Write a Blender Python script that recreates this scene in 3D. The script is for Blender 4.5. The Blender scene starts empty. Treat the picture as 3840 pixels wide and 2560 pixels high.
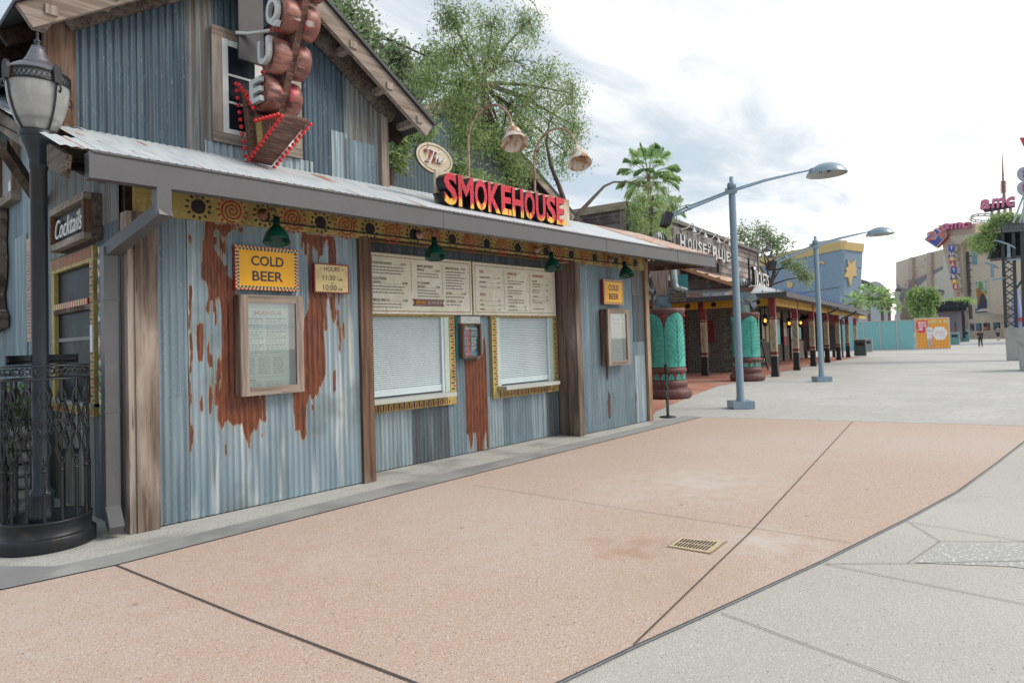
import bpy, math, random
import numpy as np
from mathutils import Vector, Matrix
R = math.radians
random.seed(7); rng = np.random.default_rng(11)
S = bpy.context.scene; COL = S.collection

# ---------------------------------------------------------------- camera
yaw, pitch, roll = np.radians([42.028, 1.803, -1.7845]); FL = 2443.5; CX, CY = 1922., 1201.
cf = np.array([np.cos(yaw)*np.cos(pitch), np.sin(yaw)*np.cos(pitch), np.sin(pitch)])
cr = np.cross(cf, [0, 0, 1]); cr /= np.linalg.norm(cr); cu_ = np.cross(cr, cf)
c_, s_ = np.cos(roll), np.sin(roll); cr, cu_ = c_*cr+s_*cu_, -s_*cr+c_*cu_
EYE = np.array([0, 0, 1.7])
cd = bpy.data.cameras.new('camera'); cam = bpy.data.objects.new('camera', cd); COL.objects.link(cam)
mw = Matrix.Identity(4)
for i in range(3): mw[i][0], mw[i][1], mw[i][2], mw[i][3] = cr[i], cu_[i], -cf[i], EYE[i]
cam.matrix_world = mw
cd.sensor_width = 36; cd.lens = 36*FL/3840; cd.shift_x = -(CX-1920)/3840; cd.shift_y = (CY-1280)/3840
cd.clip_start = .05; cd.clip_end = 2000; S.camera = cam
# measured layout: a pixel of the 3840 px photograph to a point on a known plane of the place
def ray(x, y): return cf+(x-CX)/FL*cr-(y-CY)/FL*cu_
def zg(x):
    t = min(1, max(0, (x-34)/26)); return -.23*t*t*(3-2*t)
def G(x, y, z=0.): d = ray(x, y); return EYE+d*((z-EYE[2])/d[2])
def GD(x, y):
    z = 0
    for _ in range(30): p = G(x, y, z); z = zg(p[0])
    return p
def PY(x, y, Y): d = ray(x, y); return EYE+d*(Y/d[1])
def PX(x, y, X): d = ray(x, y); return EYE+d*(X/d[0])
def PP(x, y, P0, n):
    d = ray(x, y); n = np.array(n, float); return EYE+d*(((np.array(P0, float)-EYE)@n)/(d@n))

# ---------------------------------------------------------------- light
S.view_settings.view_transform = 'Standard'; S.view_settings.look = 'None'
S.view_settings.exposure = 0.6; S.view_settings.gamma = 1
SUN_EL, SUN_AZ = R(42), R(-55)          # azimuth measured from +X
w = bpy.data.worlds.new("World"); S.world = w; w.use_nodes = True
nt = w.node_tree; nt.nodes.clear(); L = nt.links
def wn(t, **k):
    n = nt.nodes.new(t)
    for a, b in k.items(): setattr(n, a, b)
    return n
out = wn('ShaderNodeOutputWorld'); bg = wn('ShaderNodeBackground'); bg.inputs[1].default_value = .1
sky = wn('ShaderNodeTexSky', sky_type='NISHITA', sun_disc=False, sun_elevation=SUN_EL, sun_rotation=R(90)-SUN_AZ)
tc = wn('ShaderNodeTexCoord'); sep = wn('ShaderNodeSeparateXYZ'); L.new(tc.outputs['Generated'], sep.inputs[0])
def wm(op, a, b=None, c=None):
    n = wn('ShaderNodeMath', operation=op)
    for i, v in enumerate((a, b, c)):
        if v is None: continue
        if isinstance(v, (int, float)): n.inputs[i].default_value = v
        else: L.new(v, n.inputs[i])
    return n.outputs[0]
dz = wm('ADD', wm('MAXIMUM', sep.outputs[2], 0.0), .10)
cmb = wn('ShaderNodeCombineXYZ'); L.new(wm('DIVIDE', sep.outputs[0], dz), cmb.inputs[0]); L.new(wm('DIVIDE', sep.outputs[1], dz), cmb.inputs[1])
def wnoise(scale, rot, sc, det, rough=.6, dist=.4):
    mp = wn('ShaderNodeMapping'); mp.inputs['Rotation'].default_value = (0, 0, rot); mp.inputs['Scale'].default_value = sc
    L.new(cmb.outputs[0], mp.inputs[0]); n = wn('ShaderNodeTexNoise'); n.inputs['Scale'].default_value = scale
    n.inputs['Detail'].default_value = det; n.inputs['Roughness'].default_value = rough; n.inputs['Distortion'].default_value = dist
    L.new(mp.outputs[0], n.inputs[0]); return n.outputs[0]
big = wnoise(.55, R(20), (1, 1.5, 1), 5, .55, .3); small = wnoise(2.1, R(42), (.75, 1.7, 1), 6, .6, .5)
cl = wm('ADD', wm('MULTIPLY', big, .62), wm('MULTIPLY', small, .38))
# whiter and brighter towards the sun's side of the sky
GLOW = R(-25); sd = (math.cos(GLOW)*math.cos(R(18)), math.sin(GLOW)*math.cos(R(18)), math.sin(R(18)))
dt = wn('ShaderNodeVectorMath', operation='DOT_PRODUCT'); L.new(tc.outputs['Generated'], dt.inputs[0]); dt.inputs[1].default_value = sd
cl = wm('ADD', cl, wm('MULTIPLY', wm('SUBTRACT', dt.outputs['Value'], .45), .38))
mr = wn('ShaderNodeMapRange'); mr.interpolation_type = 'SMOOTHSTEP'; L.new(cl, mr.inputs[0])
mr.inputs[1].default_value = .42; mr.inputs[2].default_value = .69; mr.inputs[3].default_value = 0; mr.inputs[4].default_value = 1
m1 = wn('ShaderNodeMix', data_type='RGBA'); m1.inputs[6].default_value = (4.1, 4.8, 5.4, 1); m1.inputs[7].default_value = (9.0, 8.7, 8.3, 1); L.new(mr.outputs[0], m1.inputs[0])
m2 = wn('ShaderNodeMix', data_type='RGBA'); m2.inputs[0].default_value = .92; L.new(sky.outputs[0], m2.inputs[6]); L.new(m1.outputs[2], m2.inputs[7])
L.new(m2.outputs[2], bg.inputs[0]); L.new(bg.outputs[0], out.inputs[0])
sl = bpy.data.lights.new('sun', 'SUN'); sl.energy = 1.4; sl.angle = R(24); sl.color = (1, .93, .84)
so = bpy.data.objects.new('sun', sl); COL.objects.link(so)
so.rotation_euler = Vector((-math.cos(SUN_AZ)*math.cos(SUN_EL), -math.sin(SUN_AZ)*math.cos(SUN_EL), -math.sin(SUN_EL))).to_track_quat('-Z', 'Y').to_euler()

# ---------------------------------------------------------------- materials
MATS = {}
def M(name, base=(.5, .5, .5), layers=(), rough=.6, metal=0., bump=None, emis=None, spec=.5, attr=None, coords='pos', trans=0, mult=None):
    """layers: (colour, (sx,sy,sz), lo, hi[, kind]) blended over the base where a stretched noise lies between lo and hi"""
    if name in MATS: return MATS[name]
    m = bpy.data.materials.new(name); m.use_nodes = True; t = m.node_tree; t.nodes.clear(); K = t.links
    def n(ty, **k):
        q = t.nodes.new(ty)
        for a, b in k.items(): setattr(q, a, b)
        return q
    o = n('ShaderNodeOutputMaterial'); p = n('ShaderNodeBsdfPrincipled')
    if coords == 'pos': src = n('ShaderNodeNewGeometry').outputs['Position']
    else: src = n('ShaderNodeTexCoord').outputs['Object']
    def noise(sc, det=4., kind='noise', seed=0.):
        mp = n('ShaderNodeMapping'); mp.inputs['Scale'].default_value = sc; mp.inputs['Location'].default_value = (seed, seed*.7, -seed)
        K.new(src, mp.inputs[0])
        if kind == 'noise':
            x = n('ShaderNodeTexNoise'); x.inputs['Scale'].default_value = 1; x.inputs['Detail'].default_value = det
            K.new(mp.outputs[0], x.inputs[0]); return x.outputs[0]
        x = n('ShaderNodeTexVoronoi'); x.inputs['Scale'].default_value = 1
        K.new(mp.outputs[0], x.inputs[0])
        if kind == 'cell':
            sx = n('ShaderNodeSeparateColor'); K.new(x.outputs['Color'], sx.inputs[0]); return sx.outputs[0]
        return x.outputs[0]
    def ramp(v, lo, hi):
        r = n('ShaderNodeMapRange'); r.interpolation_type = 'SMOOTHSTEP'; K.new(v, r.inputs[0])
        r.inputs[1].default_value = lo; r.inputs[2].default_value = hi; return r.outputs[0]
    colv = None
    c4 = (*base, 1)
    for i, ly in enumerate(layers):
        lc, sc, lo, hi = ly[:4]; kind = ly[4] if len(ly) > 4 else 'noise'
        if kind == 'spot':       # a stain with a place of its own: sc = (x, y, 1/radius)
            sb = n('ShaderNodeVectorMath', operation='SUBTRACT'); K.new(src, sb.inputs[0]); sb.inputs[1].default_value = (sc[0], sc[1], 0); ln = n('ShaderNodeVectorMath', operation='LENGTH'); K.new(sb.outputs[0], ln.inputs[0])
            ma = n('ShaderNodeMath', operation='MULTIPLY_ADD'); K.new(ln.outputs['Value'], ma.inputs[0]); ma.inputs[1].default_value = -sc[2]; K.new(noise((5, 5, 5), 6, seed=i*2.2), ma.inputs[2]); f = ramp(ma.outputs[0], lo, hi)
        else: f = ramp(noise(sc, kind=kind, seed=3.7*i+1.3), lo, hi)
        mx = n('ShaderNodeMix', data_type='RGBA'); K.new(f, mx.inputs[0])
        if colv is None: mx.inputs[6].default_value = c4
        else: K.new(colv, mx.inputs[6])
        mx.inputs[7].default_value = (*lc, 1); colv = mx.outputs[2]
    if attr:
        an, acol, acol2 = attr
        a = n('ShaderNodeAttribute', attribute_name=an)
        nz = noise((75, 75, 7), 7, seed=9.1)
        s1 = n('ShaderNodeMath', operation='SUBTRACT'); K.new(nz, s1.inputs[0]); s1.inputs[1].default_value = .5
        s2 = n('ShaderNodeMath', operation='MULTIPLY_ADD'); K.new(s1.outputs[0], s2.inputs[0]); s2.inputs[1].default_value = 1.05; K.new(a.outputs['Fac'], s2.inputs[2])
        fo = ramp(s2.outputs[0], .14, .38); om = n('ShaderNodeMath', operation='MULTIPLY'); K.new(fo, om.inputs[0]); om.inputs[1].default_value = .62
        m0 = n('ShaderNodeMix', data_type='RGBA'); K.new(om.outputs[0], m0.inputs[0]); K.new(colv, m0.inputs[6]); m0.inputs[7].default_value = (.40, .27, .15, 1); colv = m0.outputs[2]
        f = ramp(s2.outputs[0], .36, .50)
        rc = n('ShaderNodeMix', data_type='RGBA'); K.new(ramp(noise((40, 40, 5), 4, seed=4.4), .35, .68), rc.inputs[0]); rc.inputs[6].default_value = (*acol, 1); rc.inputs[7].default_value = (*acol2, 1)
        mx = n('ShaderNodeMix', data_type='RGBA'); K.new(f, mx.inputs[0])
        if colv is None: mx.inputs[6].default_value = c4
        else: K.new(colv, mx.inputs[6])
        K.new(rc.outputs[2], mx.inputs[7]); colv = mx.outputs[2]
        im = n('ShaderNodeMath', operation='MULTIPLY_ADD'); K.new(f, im.inputs[0]); im.inputs[1].default_value = -metal; im.inputs[2].default_value = metal; K.new(im.outputs[0], p.inputs['Metallic'])
    if colv is not None: K.new(colv, p.inputs['Base Color'])
    else: p.inputs['Base Color'].default_value = c4
    p.inputs['Roughness'].default_value = rough
    if not attr: p.inputs['Metallic'].default_value = metal
    p.inputs['Specular IOR Level'].default_value = spec
    if emis: p.inputs['Emission Color'].default_value = (*emis[0], 1); p.inputs['Emission Strength'].default_value = emis[1]
    if bump:
        h = None
        for sc, st, *kd in bump:
            v = noise(sc, kind=kd[0] if kd else 'noise', seed=5.5); b = n('ShaderNodeBump'); b.inputs['Strength'].default_value = st; b.inputs['Distance'].default_value = .01
            K.new(v, b.inputs['Height'])
            if h is not None: K.new(h, b.inputs['Normal'])
            h = b.outputs[0]
        K.new(h, p.inputs['Normal'])
    last = p.outputs[0]
    if trans:
        tr = n('ShaderNodeBsdfTranslucent'); 
        if colv is not None: K.new(colv, tr.inputs[0])
        else: tr.inputs[0].default_value = c4
        mxs = n('ShaderNodeMixShader'); mxs.inputs[0].default_value = trans; K.new(last, mxs.inputs[1]); K.new(tr.outputs[0], mxs.inputs[2]); last = mxs.outputs[0]
    K.new(last, o.inputs[0]); MATS[name] = m; return m
def glass(name, tint=(.9, .95, .95), refl=.12, rough=.02):
    if name in MATS: return MATS[name]
    m = bpy.data.materials.new(name); m.use_nodes = True; t = m.node_tree; t.nodes.clear()
    o = t.nodes.new('ShaderNodeOutputMaterial'); a = t.nodes.new('ShaderNodeBsdfTransparent'); a.inputs[0].default_value = (*tint, 1)
    g = t.nodes.new('ShaderNodeBsdfGlossy'); g.inputs['Roughness'].default_value = rough
    f = t.nodes.new('ShaderNodeLayerWeight'); f.inputs[0].default_value = .35
    mr_ = t.nodes.new('ShaderNodeMath'); mr_.operation = 'MULTIPLY_ADD'; t.links.new(f.outputs['Fresnel'], mr_.inputs[0]); mr_.inputs[1].default_value = .6; mr_.inputs[2].default_value = refl; mr_.use_clamp = True
    x = t.nodes.new('ShaderNodeMixShader'); t.links.new(mr_.outputs[0], x.inputs[0]); t.links.new(a.outputs[0], x.inputs[1]); t.links.new(g.outputs[0], x.inputs[2]); t.links.new(x.outputs[0], o.inputs[0])
    MATS[name] = m; return m
def plain(name, c, rough=.55, metal=0., v=.12, spec=.5):
    d = tuple(x*(1-2*v) for x in c); return M(name, c, [(d, (3, 3, 2), .35, .75), (tuple(min(1, x*(1+v)) for x in c), (22, 22, 12), .5, .8)], rough, metal, spec=spec)

galv = [((.14, .20, .235), (5, 5, .4), .40, .66), ((.27, .35, .40), (17, 17, .5), .52, .78), ((.37, .44, .48), (8, 8, .3), .60, .82), ((.12, .165, .195), (3, 3, 1.0), .50, .74), ((.29, .355, .39), (70, 70, 30), .60, .74)]
corr_blue = M('galvanised_blue_grey', (.185, .25, .285), galv, .48, .25, bump=[((60, 60, 60), .15)])
corr_dark = M('galvanised_dark', (.105, .135, .155), [((.06, .075, .09), (14, 14, .5), .4, .65), ((.19, .25, .285), (26, 26, .6), .55, .76), ((.10, .085, .075), (11, 11, .8), .5, .75), ((.22, .28, .31), (80, 80, 30), .62, .74)], .5, .25)
corr_light = M('galvanised_light', (.30, .375, .41), [((.20, .265, .30), (18, 18, .6), .42, .65), ((.46, .53, .56), (24, 24, .5), .52, .72), ((.16, .19, .2), (7, 7, .8), .58, .78)], .48, .25)
corr_brown = M('galvanised_rust_streaked', (.20, .215, .215), [((.145, .105, .075), (20, 20, .35), .44, .62), ((.29, .27, .23), (30, 30, .5), .5, .7), ((.11, .13, .145), (7, 7, .8), .5, .7)], .55, .15)
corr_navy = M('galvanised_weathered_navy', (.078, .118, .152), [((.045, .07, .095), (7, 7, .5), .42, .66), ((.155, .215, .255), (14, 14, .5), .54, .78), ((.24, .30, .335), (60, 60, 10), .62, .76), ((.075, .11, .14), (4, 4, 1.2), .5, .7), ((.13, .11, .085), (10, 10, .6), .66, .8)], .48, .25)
corr_rust = M('galvanised_with_rust', (.27, .35, .40), [((.18, .25, .295), (5, 5, .4), .42, .66), ((.42, .49, .52), (15, 15, .4), .54, .78), ((.54, .58, .59), (9, 9, .55), .53, .70), ((.36, .36, .30), (8, 8, .5), .62, .78), ((.165, .205, .205), (1.1, 1.1, .9), .52, .70)], .5, .22, attr=('rust', (.215, .062, .024), (.105, .031, .015)))
roof_metal = M('galvanised_roof', (.60, .635, .66), [((.49, .53, .565), (9, 2, 2), .42, .66), ((.68, .69, .69), (14, 1, 1), .55, .75), ((.42, .19, .10), (13, .9, .9), .615, .67)], .45, 0)
roof_rust = M('rusted_roof', (.52, .31, .22), [((.60, .56, .53), (6, 6, 1.5), .46, .62), ((.42, .19, .11), (10, 2, 2), .5, .66)], .6, .05)
roof_far = M('rusty_veranda_roof', (.60, .60, .59), [((.50, .27, .17), (.9, .9, 1), .47, .56), ((.68, .67, .65), (5, 5, 5), .55, .7)], .55, .1)
def wood(name, c, d, l, ax=2):
    s = [[22, 22, 22], [60, 60, 60]]; s[0][ax] = 1.1; s[1][ax] = 2.2; s3 = [3, 3, 3]; s3[ax] = .7
    return M(name, c, [(d, tuple(s[0]), .40, .66), (l, tuple(s3), .48, .74), (tuple(x*.55 for x in d), tuple(s[1]), .60, .72)], .8, 0, bump=[(tuple(s[1]), .5)], spec=.2)
wood_grey = wood('grey_weathered_wood', (.35, .285, .24), (.22, .17, .138), (.46, .40, .35))
wood_brown = wood('brown_weathered_wood', (.115, .068, .044), (.06, .036, .025), (.215, .16, .12))
wood_red = wood('stained_post_wood', (.175, .105, .072), (.085, .05, .036), (.33, .245, .19))
wood_mix = wood('half_bleached_post_wood', (.21, .16, .128), (.10, .072, .058), (.42, .34, .285))
wood_tan = wood('tan_post_wood', (.36, .235, .15), (.21, .125, .078), (.46, .35, .26))
wood_x = wood('grey_weathered_wood_horizontal', (.32, .26, .22), (.19, .145, .118), (.43, .37, .32), 0)
wood_y = wood('grey_weathered_wood_deep', (.17, .135, .11), (.085, .065, .055), (.26, .22, .19), 1)
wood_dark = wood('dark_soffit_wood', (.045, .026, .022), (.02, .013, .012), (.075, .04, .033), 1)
clap = wood('grey_clapboard', (.25, .215, .205), (.14, .115, .11), (.36, .33, .32), 0)
gutter_m = plain('gutter_dark_grey', (.105, .105, .11), .4, 0, .06)
black_iron = M('black_iron', (.016, .018, .022), [((.055, .04, .032), (9, 9, 9), .55, .78), ((.03, .036, .046), (4, 4, 2), .45, .7)], .38, .2)
pole_black = M('black_painted_pole', (.016, .022, .03), [((.03, .042, .055), (3, 3, .7), .45, .7)], .26, .1)
green_enamel = M('green_enamel', (.006, .062, .040), [((.004, .03, .022), (8, 8, 8), .5, .75)], .16, 0)
yellow_trim = M('yellow_painted_wood', (.42, .315, .10), [((.26, .19, .07), (10, 10, 3), .45, .70), ((.50, .40, .17), (20, 20, 20), .5, .7)], .6)
sign_yellow = M('sign_yellow', (.88, .43, .004), [((.78, .37, .003), (2.5, 2.5, .6), .45, .7)], .4)
cream = M('cream_paint', (.62, .50, .24), [((.5, .38, .17), (4, 4, 9), .45, .7)], .5)
red_p = plain('red_paint', (.42, .022, .022), .45); black_p = plain('black_paint', (.022, .02, .024), .5); white_p = plain('white_paint', (.74, .75, .74), .5, 0, .05)
maroon_p = plain('maroon_paint', (.20, .03, .032), .5); offwhite = plain('offwhite_paint', (.60, .58, .50), .6, 0, .06)
menu_paper = M('aged_menu_paper', (.68, .66, .53), [((.76, .74, .63), (4, 4, 4), .42, .62), ((.55, .49, .36), (9, 9, 9), .60, .80), ((.62, .59, .47), (50, 50, 50), .5, .7)], .5)
menu_edge = M('aged_menu_edge', (.36, .27, .16), [((.20, .13, .075), (12, 12, 12), .46, .68), ((.5, .44, .32), (30, 30, 30), .55, .7)], .55)
ink_dark = plain('dark_ink', (.06, .042, .042), .6, 0, .02); ink_red = plain('red_ink', (.46, .028, .03), .6, 0, .02); ink_grey = plain('grey_ink', (.20, .19, .17), .6, 0, .02)
shutter_m = plain('shutter_white_enamel', (.56, .65, .68), .42, 0, .04); mint = plain('mint_frame', (.50, .60, .52), .45, 0, .06); steel = plain('counter_steel', (.56, .58, .56), .28, .5, .05)
paper = plain('white_paper', (.70, .74, .70), .6, 0, .03)
conc = M('concrete', (.33, .33, .32), [((.25, .25, .245), (1.3, 1.3, 1.3), .42, .66), ((.37, .37, .355), (2.5, 2.5, 2.5), .5, .75), ((.2, .2, .2), (50, 50, 50), .62, .74)], .85, spec=.25)
conc_wall = M('pale_concrete', (.42, .41, .385), [((.34, .33, .31), (2, 2, 3), .42, .66), ((.48, .47, .44), (30, 30, 30), .5, .7)], .85, spec=.2)
pebble = M('shell_aggregate', (.45, .44, .41), [((.62, .61, .57), (110, 110, 110), .52, .60), ((.20, .2, .19), (80, 80, 80), .60, .68), ((.32, .31, .29), (1.6, 1.6, 1.6), .45, .7)], .85, spec=.25, bump=[((90, 90, 90), .5)])
pink = M('pink_exposed_aggregate', (.53, .398, .325), [((.555, .455, .395), (.22, .3, 1), .42, .62), ((.53, .405, .335), (.28, .4, 1), .50, .72), ((.52, .375, .30), (2.3, 4.3, .22), -.15, .65, 'spot'), ((.60, .51, .45), (.7, .55, 1), .60, .80), ((.64, .53, .46), (70, 70, 70), .56, .62), ((.34, .23, .17), (85, 85, 85), .60, .655), ((.19, .14, .12), (48, 48, 48), .665, .70), ((.62, .38, .24), (60, 60, 60), .64, .68), ((.45, .29, .20), (4.55, 2.85, 1.1), .02, .62, 'spot'), ((.49, .36, .28), (4.1, 2.3, .7), .05, .72, 'spot'), ((.60, .53, .48), (5.3, 2.1, .75), .0, .72, 'spot'), ((.60, .525, .47), (6.9, 3.5, .38), -.05, .75, 'spot'), ((.30, .235, .20), (2.2, 2.2, 2.2), .055, .04, 'voronoi')], .8, spec=.28, bump=[((80, 80, 80), .55)])
greyagg = M('grey_exposed_aggregate', (.475, .450, .405), [((.515, .492, .45), (.35, .3, 1), .42, .64), ((.42, .395, .35), (.9, .7, 1), .55, .76), ((.575, .56, .52), (75, 75, 75), .56, .62), ((.31, .29, .255), (85, 85, 85), .61, .66), ((.19, .18, .16), (45, 45, 45), .675, .70)], .82, spec=.25, bump=[((80, 80, 80), .4)])
chips = M('white_chip_terrazzo', (.42, .41, .38), [((.66, .66, .63), (34, 34, 34), .565, .60), ((.5, .5, .48), (70, 70, 70), .58, .64)], .75, spec=.25)
joint = plain('dark_joint', (.085, .07, .065), .9); joint_pale = plain('pale_joint', (.22, .205, .18), .9); strip_m = plain('zinc_divider_strip', (.25, .27, .29), .5, .3)
teal = M('verdigris_teal', (.085, .44, .355), [((.06, .35, .285), (7, 7, 3), .42, .66), ((.14, .50, .42), (16, 16, 6), .55, .75), ((.14, .12, .08), (30, 30, 8), .70, .80)], .6)
teal_d = plain('dark_teal_groove', (.05, .21, .17), .7); maroon_col = M('oxblood_column', (.145, .055, .048), [((.095, .036, .033), (6, 6, 6), .42, .66), ((.20, .095, .085), (20, 20, 20), .55, .72)], .55)
lamp_blue = M('grey_blue_lamp_paint', (.27, .36, .43), [((.22, .30, .37), (3, 3, .6), .42, .7)], .34, .3)
veranda_y = M('veranda_yellow', (.60, .34, .03), [((.46, .25, .025), (5, 5, 5), .45, .7)], .6)
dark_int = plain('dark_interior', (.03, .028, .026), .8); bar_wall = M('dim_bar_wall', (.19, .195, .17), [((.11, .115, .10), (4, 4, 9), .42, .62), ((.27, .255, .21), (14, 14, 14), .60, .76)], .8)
tan_post = M('carved_tan_post', (.50, .40, .27), [((.30, .22, .14), (26, 26, 4), .48, .62)], .7)
rust_white = M('rusted_white_enamel', (.62, .56, .48), [((.33, .15, .075), (6, 6, 5), .48, .58), ((.46, .30, .19), (16, 16, 12), .5, .66)], .5)
rust_pipe = M('rusted_pipe', (.42, .27, .20), [((.25, .12, .075), (9, 9, 9), .45, .6), ((.55, .45, .38), (15, 15, 5), .55, .7)], .5, .2)
rust_board = M('rusted_signboard', (.55, .47, .34), [((.30, .16, .085), (3, 3, 1.4), .50, .66), ((.62, .57, .46), (7, 7, 4), .5, .7), ((.22, .11, .06), (9, 9, 2), .62, .74)], .55)
bark = M('bark', (.095, .07, .055), [((.05, .037, .03), (20, 20, 5), .42, .64), ((.15, .12, .095), (9, 9, 3), .55, .75)], .9, bump=[((40, 40, 10), .6)])
def leafm(name, c, v=.3, tr=.42):
    c = tuple(x*1.9 for x in c)
    return M(name, c, [(tuple(x*(1-v) for x in c), (1.3, 1.3, 1.3), .46, .68), (tuple(x*(1+v) for x in c), (7, 7, 7), .55, .75)], .55, 0, spec=.3, trans=tr)
brickm = None

# ---------------------------------------------------------------- mesh helpers
class MB:
    def __init__(s): s.v = []; s.f = []; s.m = []; s.mats = []; s.sm = []; s.attr = None
    def mi(s, mat):
        if mat not in s.mats: s.mats.append(mat)
        return s.mats.index(mat)
    def add(s, vs, fs, mat, smooth=False):
        b = len(s.v); s.v += [tuple(map(float, v)) for v in vs]; i = s.mi(mat)
        for f in fs: s.f.append([b+k for k in f]); s.m.append(i); s.sm.append(smooth)
        return s
    def box(s, x0, x1, y0, y1, z0, z1, mat, fr=None):
        vs = [(x, y, z) for x in (x0, x1) for y in (y0, y1) for z in (z0, z1)]
        fs = [(0, 1, 3, 2), (4, 6, 7, 5), (0, 4, 5, 1), (2, 3, 7, 6), (0, 2, 6, 4), (1, 5, 7, 3)]
        return s.add([fr(v) for v in vs] if fr else vs, fs, mat)
    def bar(s, a, b, wd, ht, mat, up=(0, 0, 1), ext=0):
        a, b = Vector(a), Vector(b); d = (b-a).normalized(); a = a-d*ext; b = b+d*ext
        x = d.cross(Vector(up))
        if x.length < 1e-4: x = d.cross(Vector((1, 0, 0)))
        x.normalize(); z = x.cross(d).normalized()
        vs = [p+x*(i*wd/2)+z*(j*ht/2) for p in (a, b) for i, j in ((-1, -1), (1, -1), (1, 1), (-1, 1))]
        return s.add(vs, [(3, 2, 1, 0), (4, 5, 6, 7), (0, 1, 5, 4), (1, 2, 6, 5), (2, 3, 7, 6), (3, 0, 4, 7)], mat)
    def tube(s, path, r, mat, n=8, caps=True, smooth=True):
        P = [Vector(p) for p in path]; rs = r if isinstance(r, (list, tuple)) else [r]*len(P)
        vs = []; prev = None
        for i, p in enumerate(P):
            d = (P[min(i+1, len(P)-1)]-P[max(i-1, 0)]).normalized()
            if prev is None:
                x = d.cross(Vector((0, 0, 1)))
                if x.length < .05: x = d.cross(Vector((1, 0, 0)))
            else: x = prev-d*prev.dot(d)
            x.normalize(); prev = x; y = d.cross(x)
            vs += [p+(x*math.cos(2*math.pi*k/n)+y*math.sin(2*math.pi*k/n))*rs[i] for k in range(n)]
        fs = [(i*n+k, i*n+(k+1) % n, (i+1)*n+(k+1) % n, (i+1)*n+k) for i in range(len(P)-1) for k in range(n)]
        s.add(vs, fs, mat, smooth)
        if caps:
            s.add(vs[:n], [tuple(range(n))[::-1]], mat); s.add(vs[-n:], [tuple(range(n))], mat)
        return s
    def lathe(s, prof, mat, c=(0, 0, 0), n=24, sx=1, sy=1, smooth=True, axis=None):
        vs = []
        for r, z in prof:
            for k in range(n):
                a = 2*math.pi*k/n; v = Vector((r*sx*math.cos(a), r*sy*math.sin(a), z))
                if axis is not None: v = axis @ v
                vs.append(Vector(c)+v)
        fs = [(i*n+k, i*n+(k+1) % n, (i+1)*n+(k+1) % n, (i+1)*n+k) for i in range(len(prof)-1) for k in range(n)]
        return s.add(vs, fs, mat, smooth)
    def ball(s, c, r, mat, n=10, m=6, sz=1.):
        return s.lathe([(max(1e-4, r*math.sin(math.pi*i/m)), -r*sz*math.cos(math.pi*i/m)) for i in range(m+1)], mat, c, n)
    def prism(s, pts, fr, d0, d1, mat, side=None, smooth=False):
        """outline in a frame (x, z); extruded between depths d0 and d1 along the frame's normal"""
        n = len(pts); A_ = [fr(p[0], p[1], d0) for p in pts]; B_ = [fr(p[0], p[1], d1) for p in pts]
        ar = sum(pts[i][0]*pts[(i+1) % n][1]-pts[(i+1) % n][0]*pts[i][1] for i in range(n))
        if ar < 0: A_.reverse(); B_.reverse()
        s.add(A_+B_, [tuple(range(n))[::-1], tuple(range(n, 2*n))], mat)
        return s.add(A_+B_, [(i, (i+1) % n, n+(i+1) % n, n+i) for i in range(n)], side or mat, smooth)
    def rect(s, fr, x0, x1, z0, z1, d0, d1, mat): return s.prism([(x0, z0), (x1, z0), (x1, z1), (x0, z1)], fr, d0, d1, mat)
    def text(s, t, fr, x, z, h, mat, w=None, d=.003, bold=0., al='c', ext=0., shear=0., side=None, sp=1.):
        V, F = glyphs(t, bold, ext > 0, shear, sp)
        k = h; kx = h if w is None else w/max(1e-6, max(v[0] for v in V))
        W = max(v[0] for v in V)*kx; ox = {'c': -W/2, 'l': 0, 'r': -W}[al]
        vs = [fr(x+ox+v[0]*kx, z+v[1]*k, d+(v[2]*ext if ext else 0)) for v in V]
        if not side: return s.add(vs, F, mat)
        ff = []; sf = []
        for f in F: (ff if min(V[i][2] for i in f) > .99 else sf).append(f)
        s.add(vs, ff, mat); return s.add(vs, sf, side)
    def build(s, name, parent=None, top=None, origin=None):
        me = bpy.data.meshes.new(name); V = np.array(s.v, dtype=np.float64)
        o = bpy.data.objects.new(name, me); COL.objects.link(o)
        if parent is not None: o.parent = parent; wmx = world(parent)
        else:
            if origin is None: mn, mxx = V.min(0), V.max(0); origin = ((mn[0]+mxx[0])/2, (mn[1]+mxx[1])/2, mn[2])
            o.location = origin; wmx = Matrix.Translation(origin)
        iv = np.array(wmx.inverted()); V = V @ iv[:3, :3].T+iv[:3, 3]
        me.from_pydata(V.tolist(), [], s.f)
        for m in s.mats: me.materials.append(m)
        me.polygons.foreach_set('material_index', s.m); me.polygons.foreach_set('use_smooth', s.sm)
        if s.attr is not None:
            a = me.attributes.new('rust', 'FLOAT', 'POINT'); arr = np.zeros(len(V), np.float32); arr[:len(s.attr)] = s.attr; a.data.foreach_set('value', arr)
        me.update(); return o
def world(o):
    m = o.matrix_basis.copy()
    while o.parent is not None: o = o.parent; m = o.matrix_basis @ m
    return m
GC = {}
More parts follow.
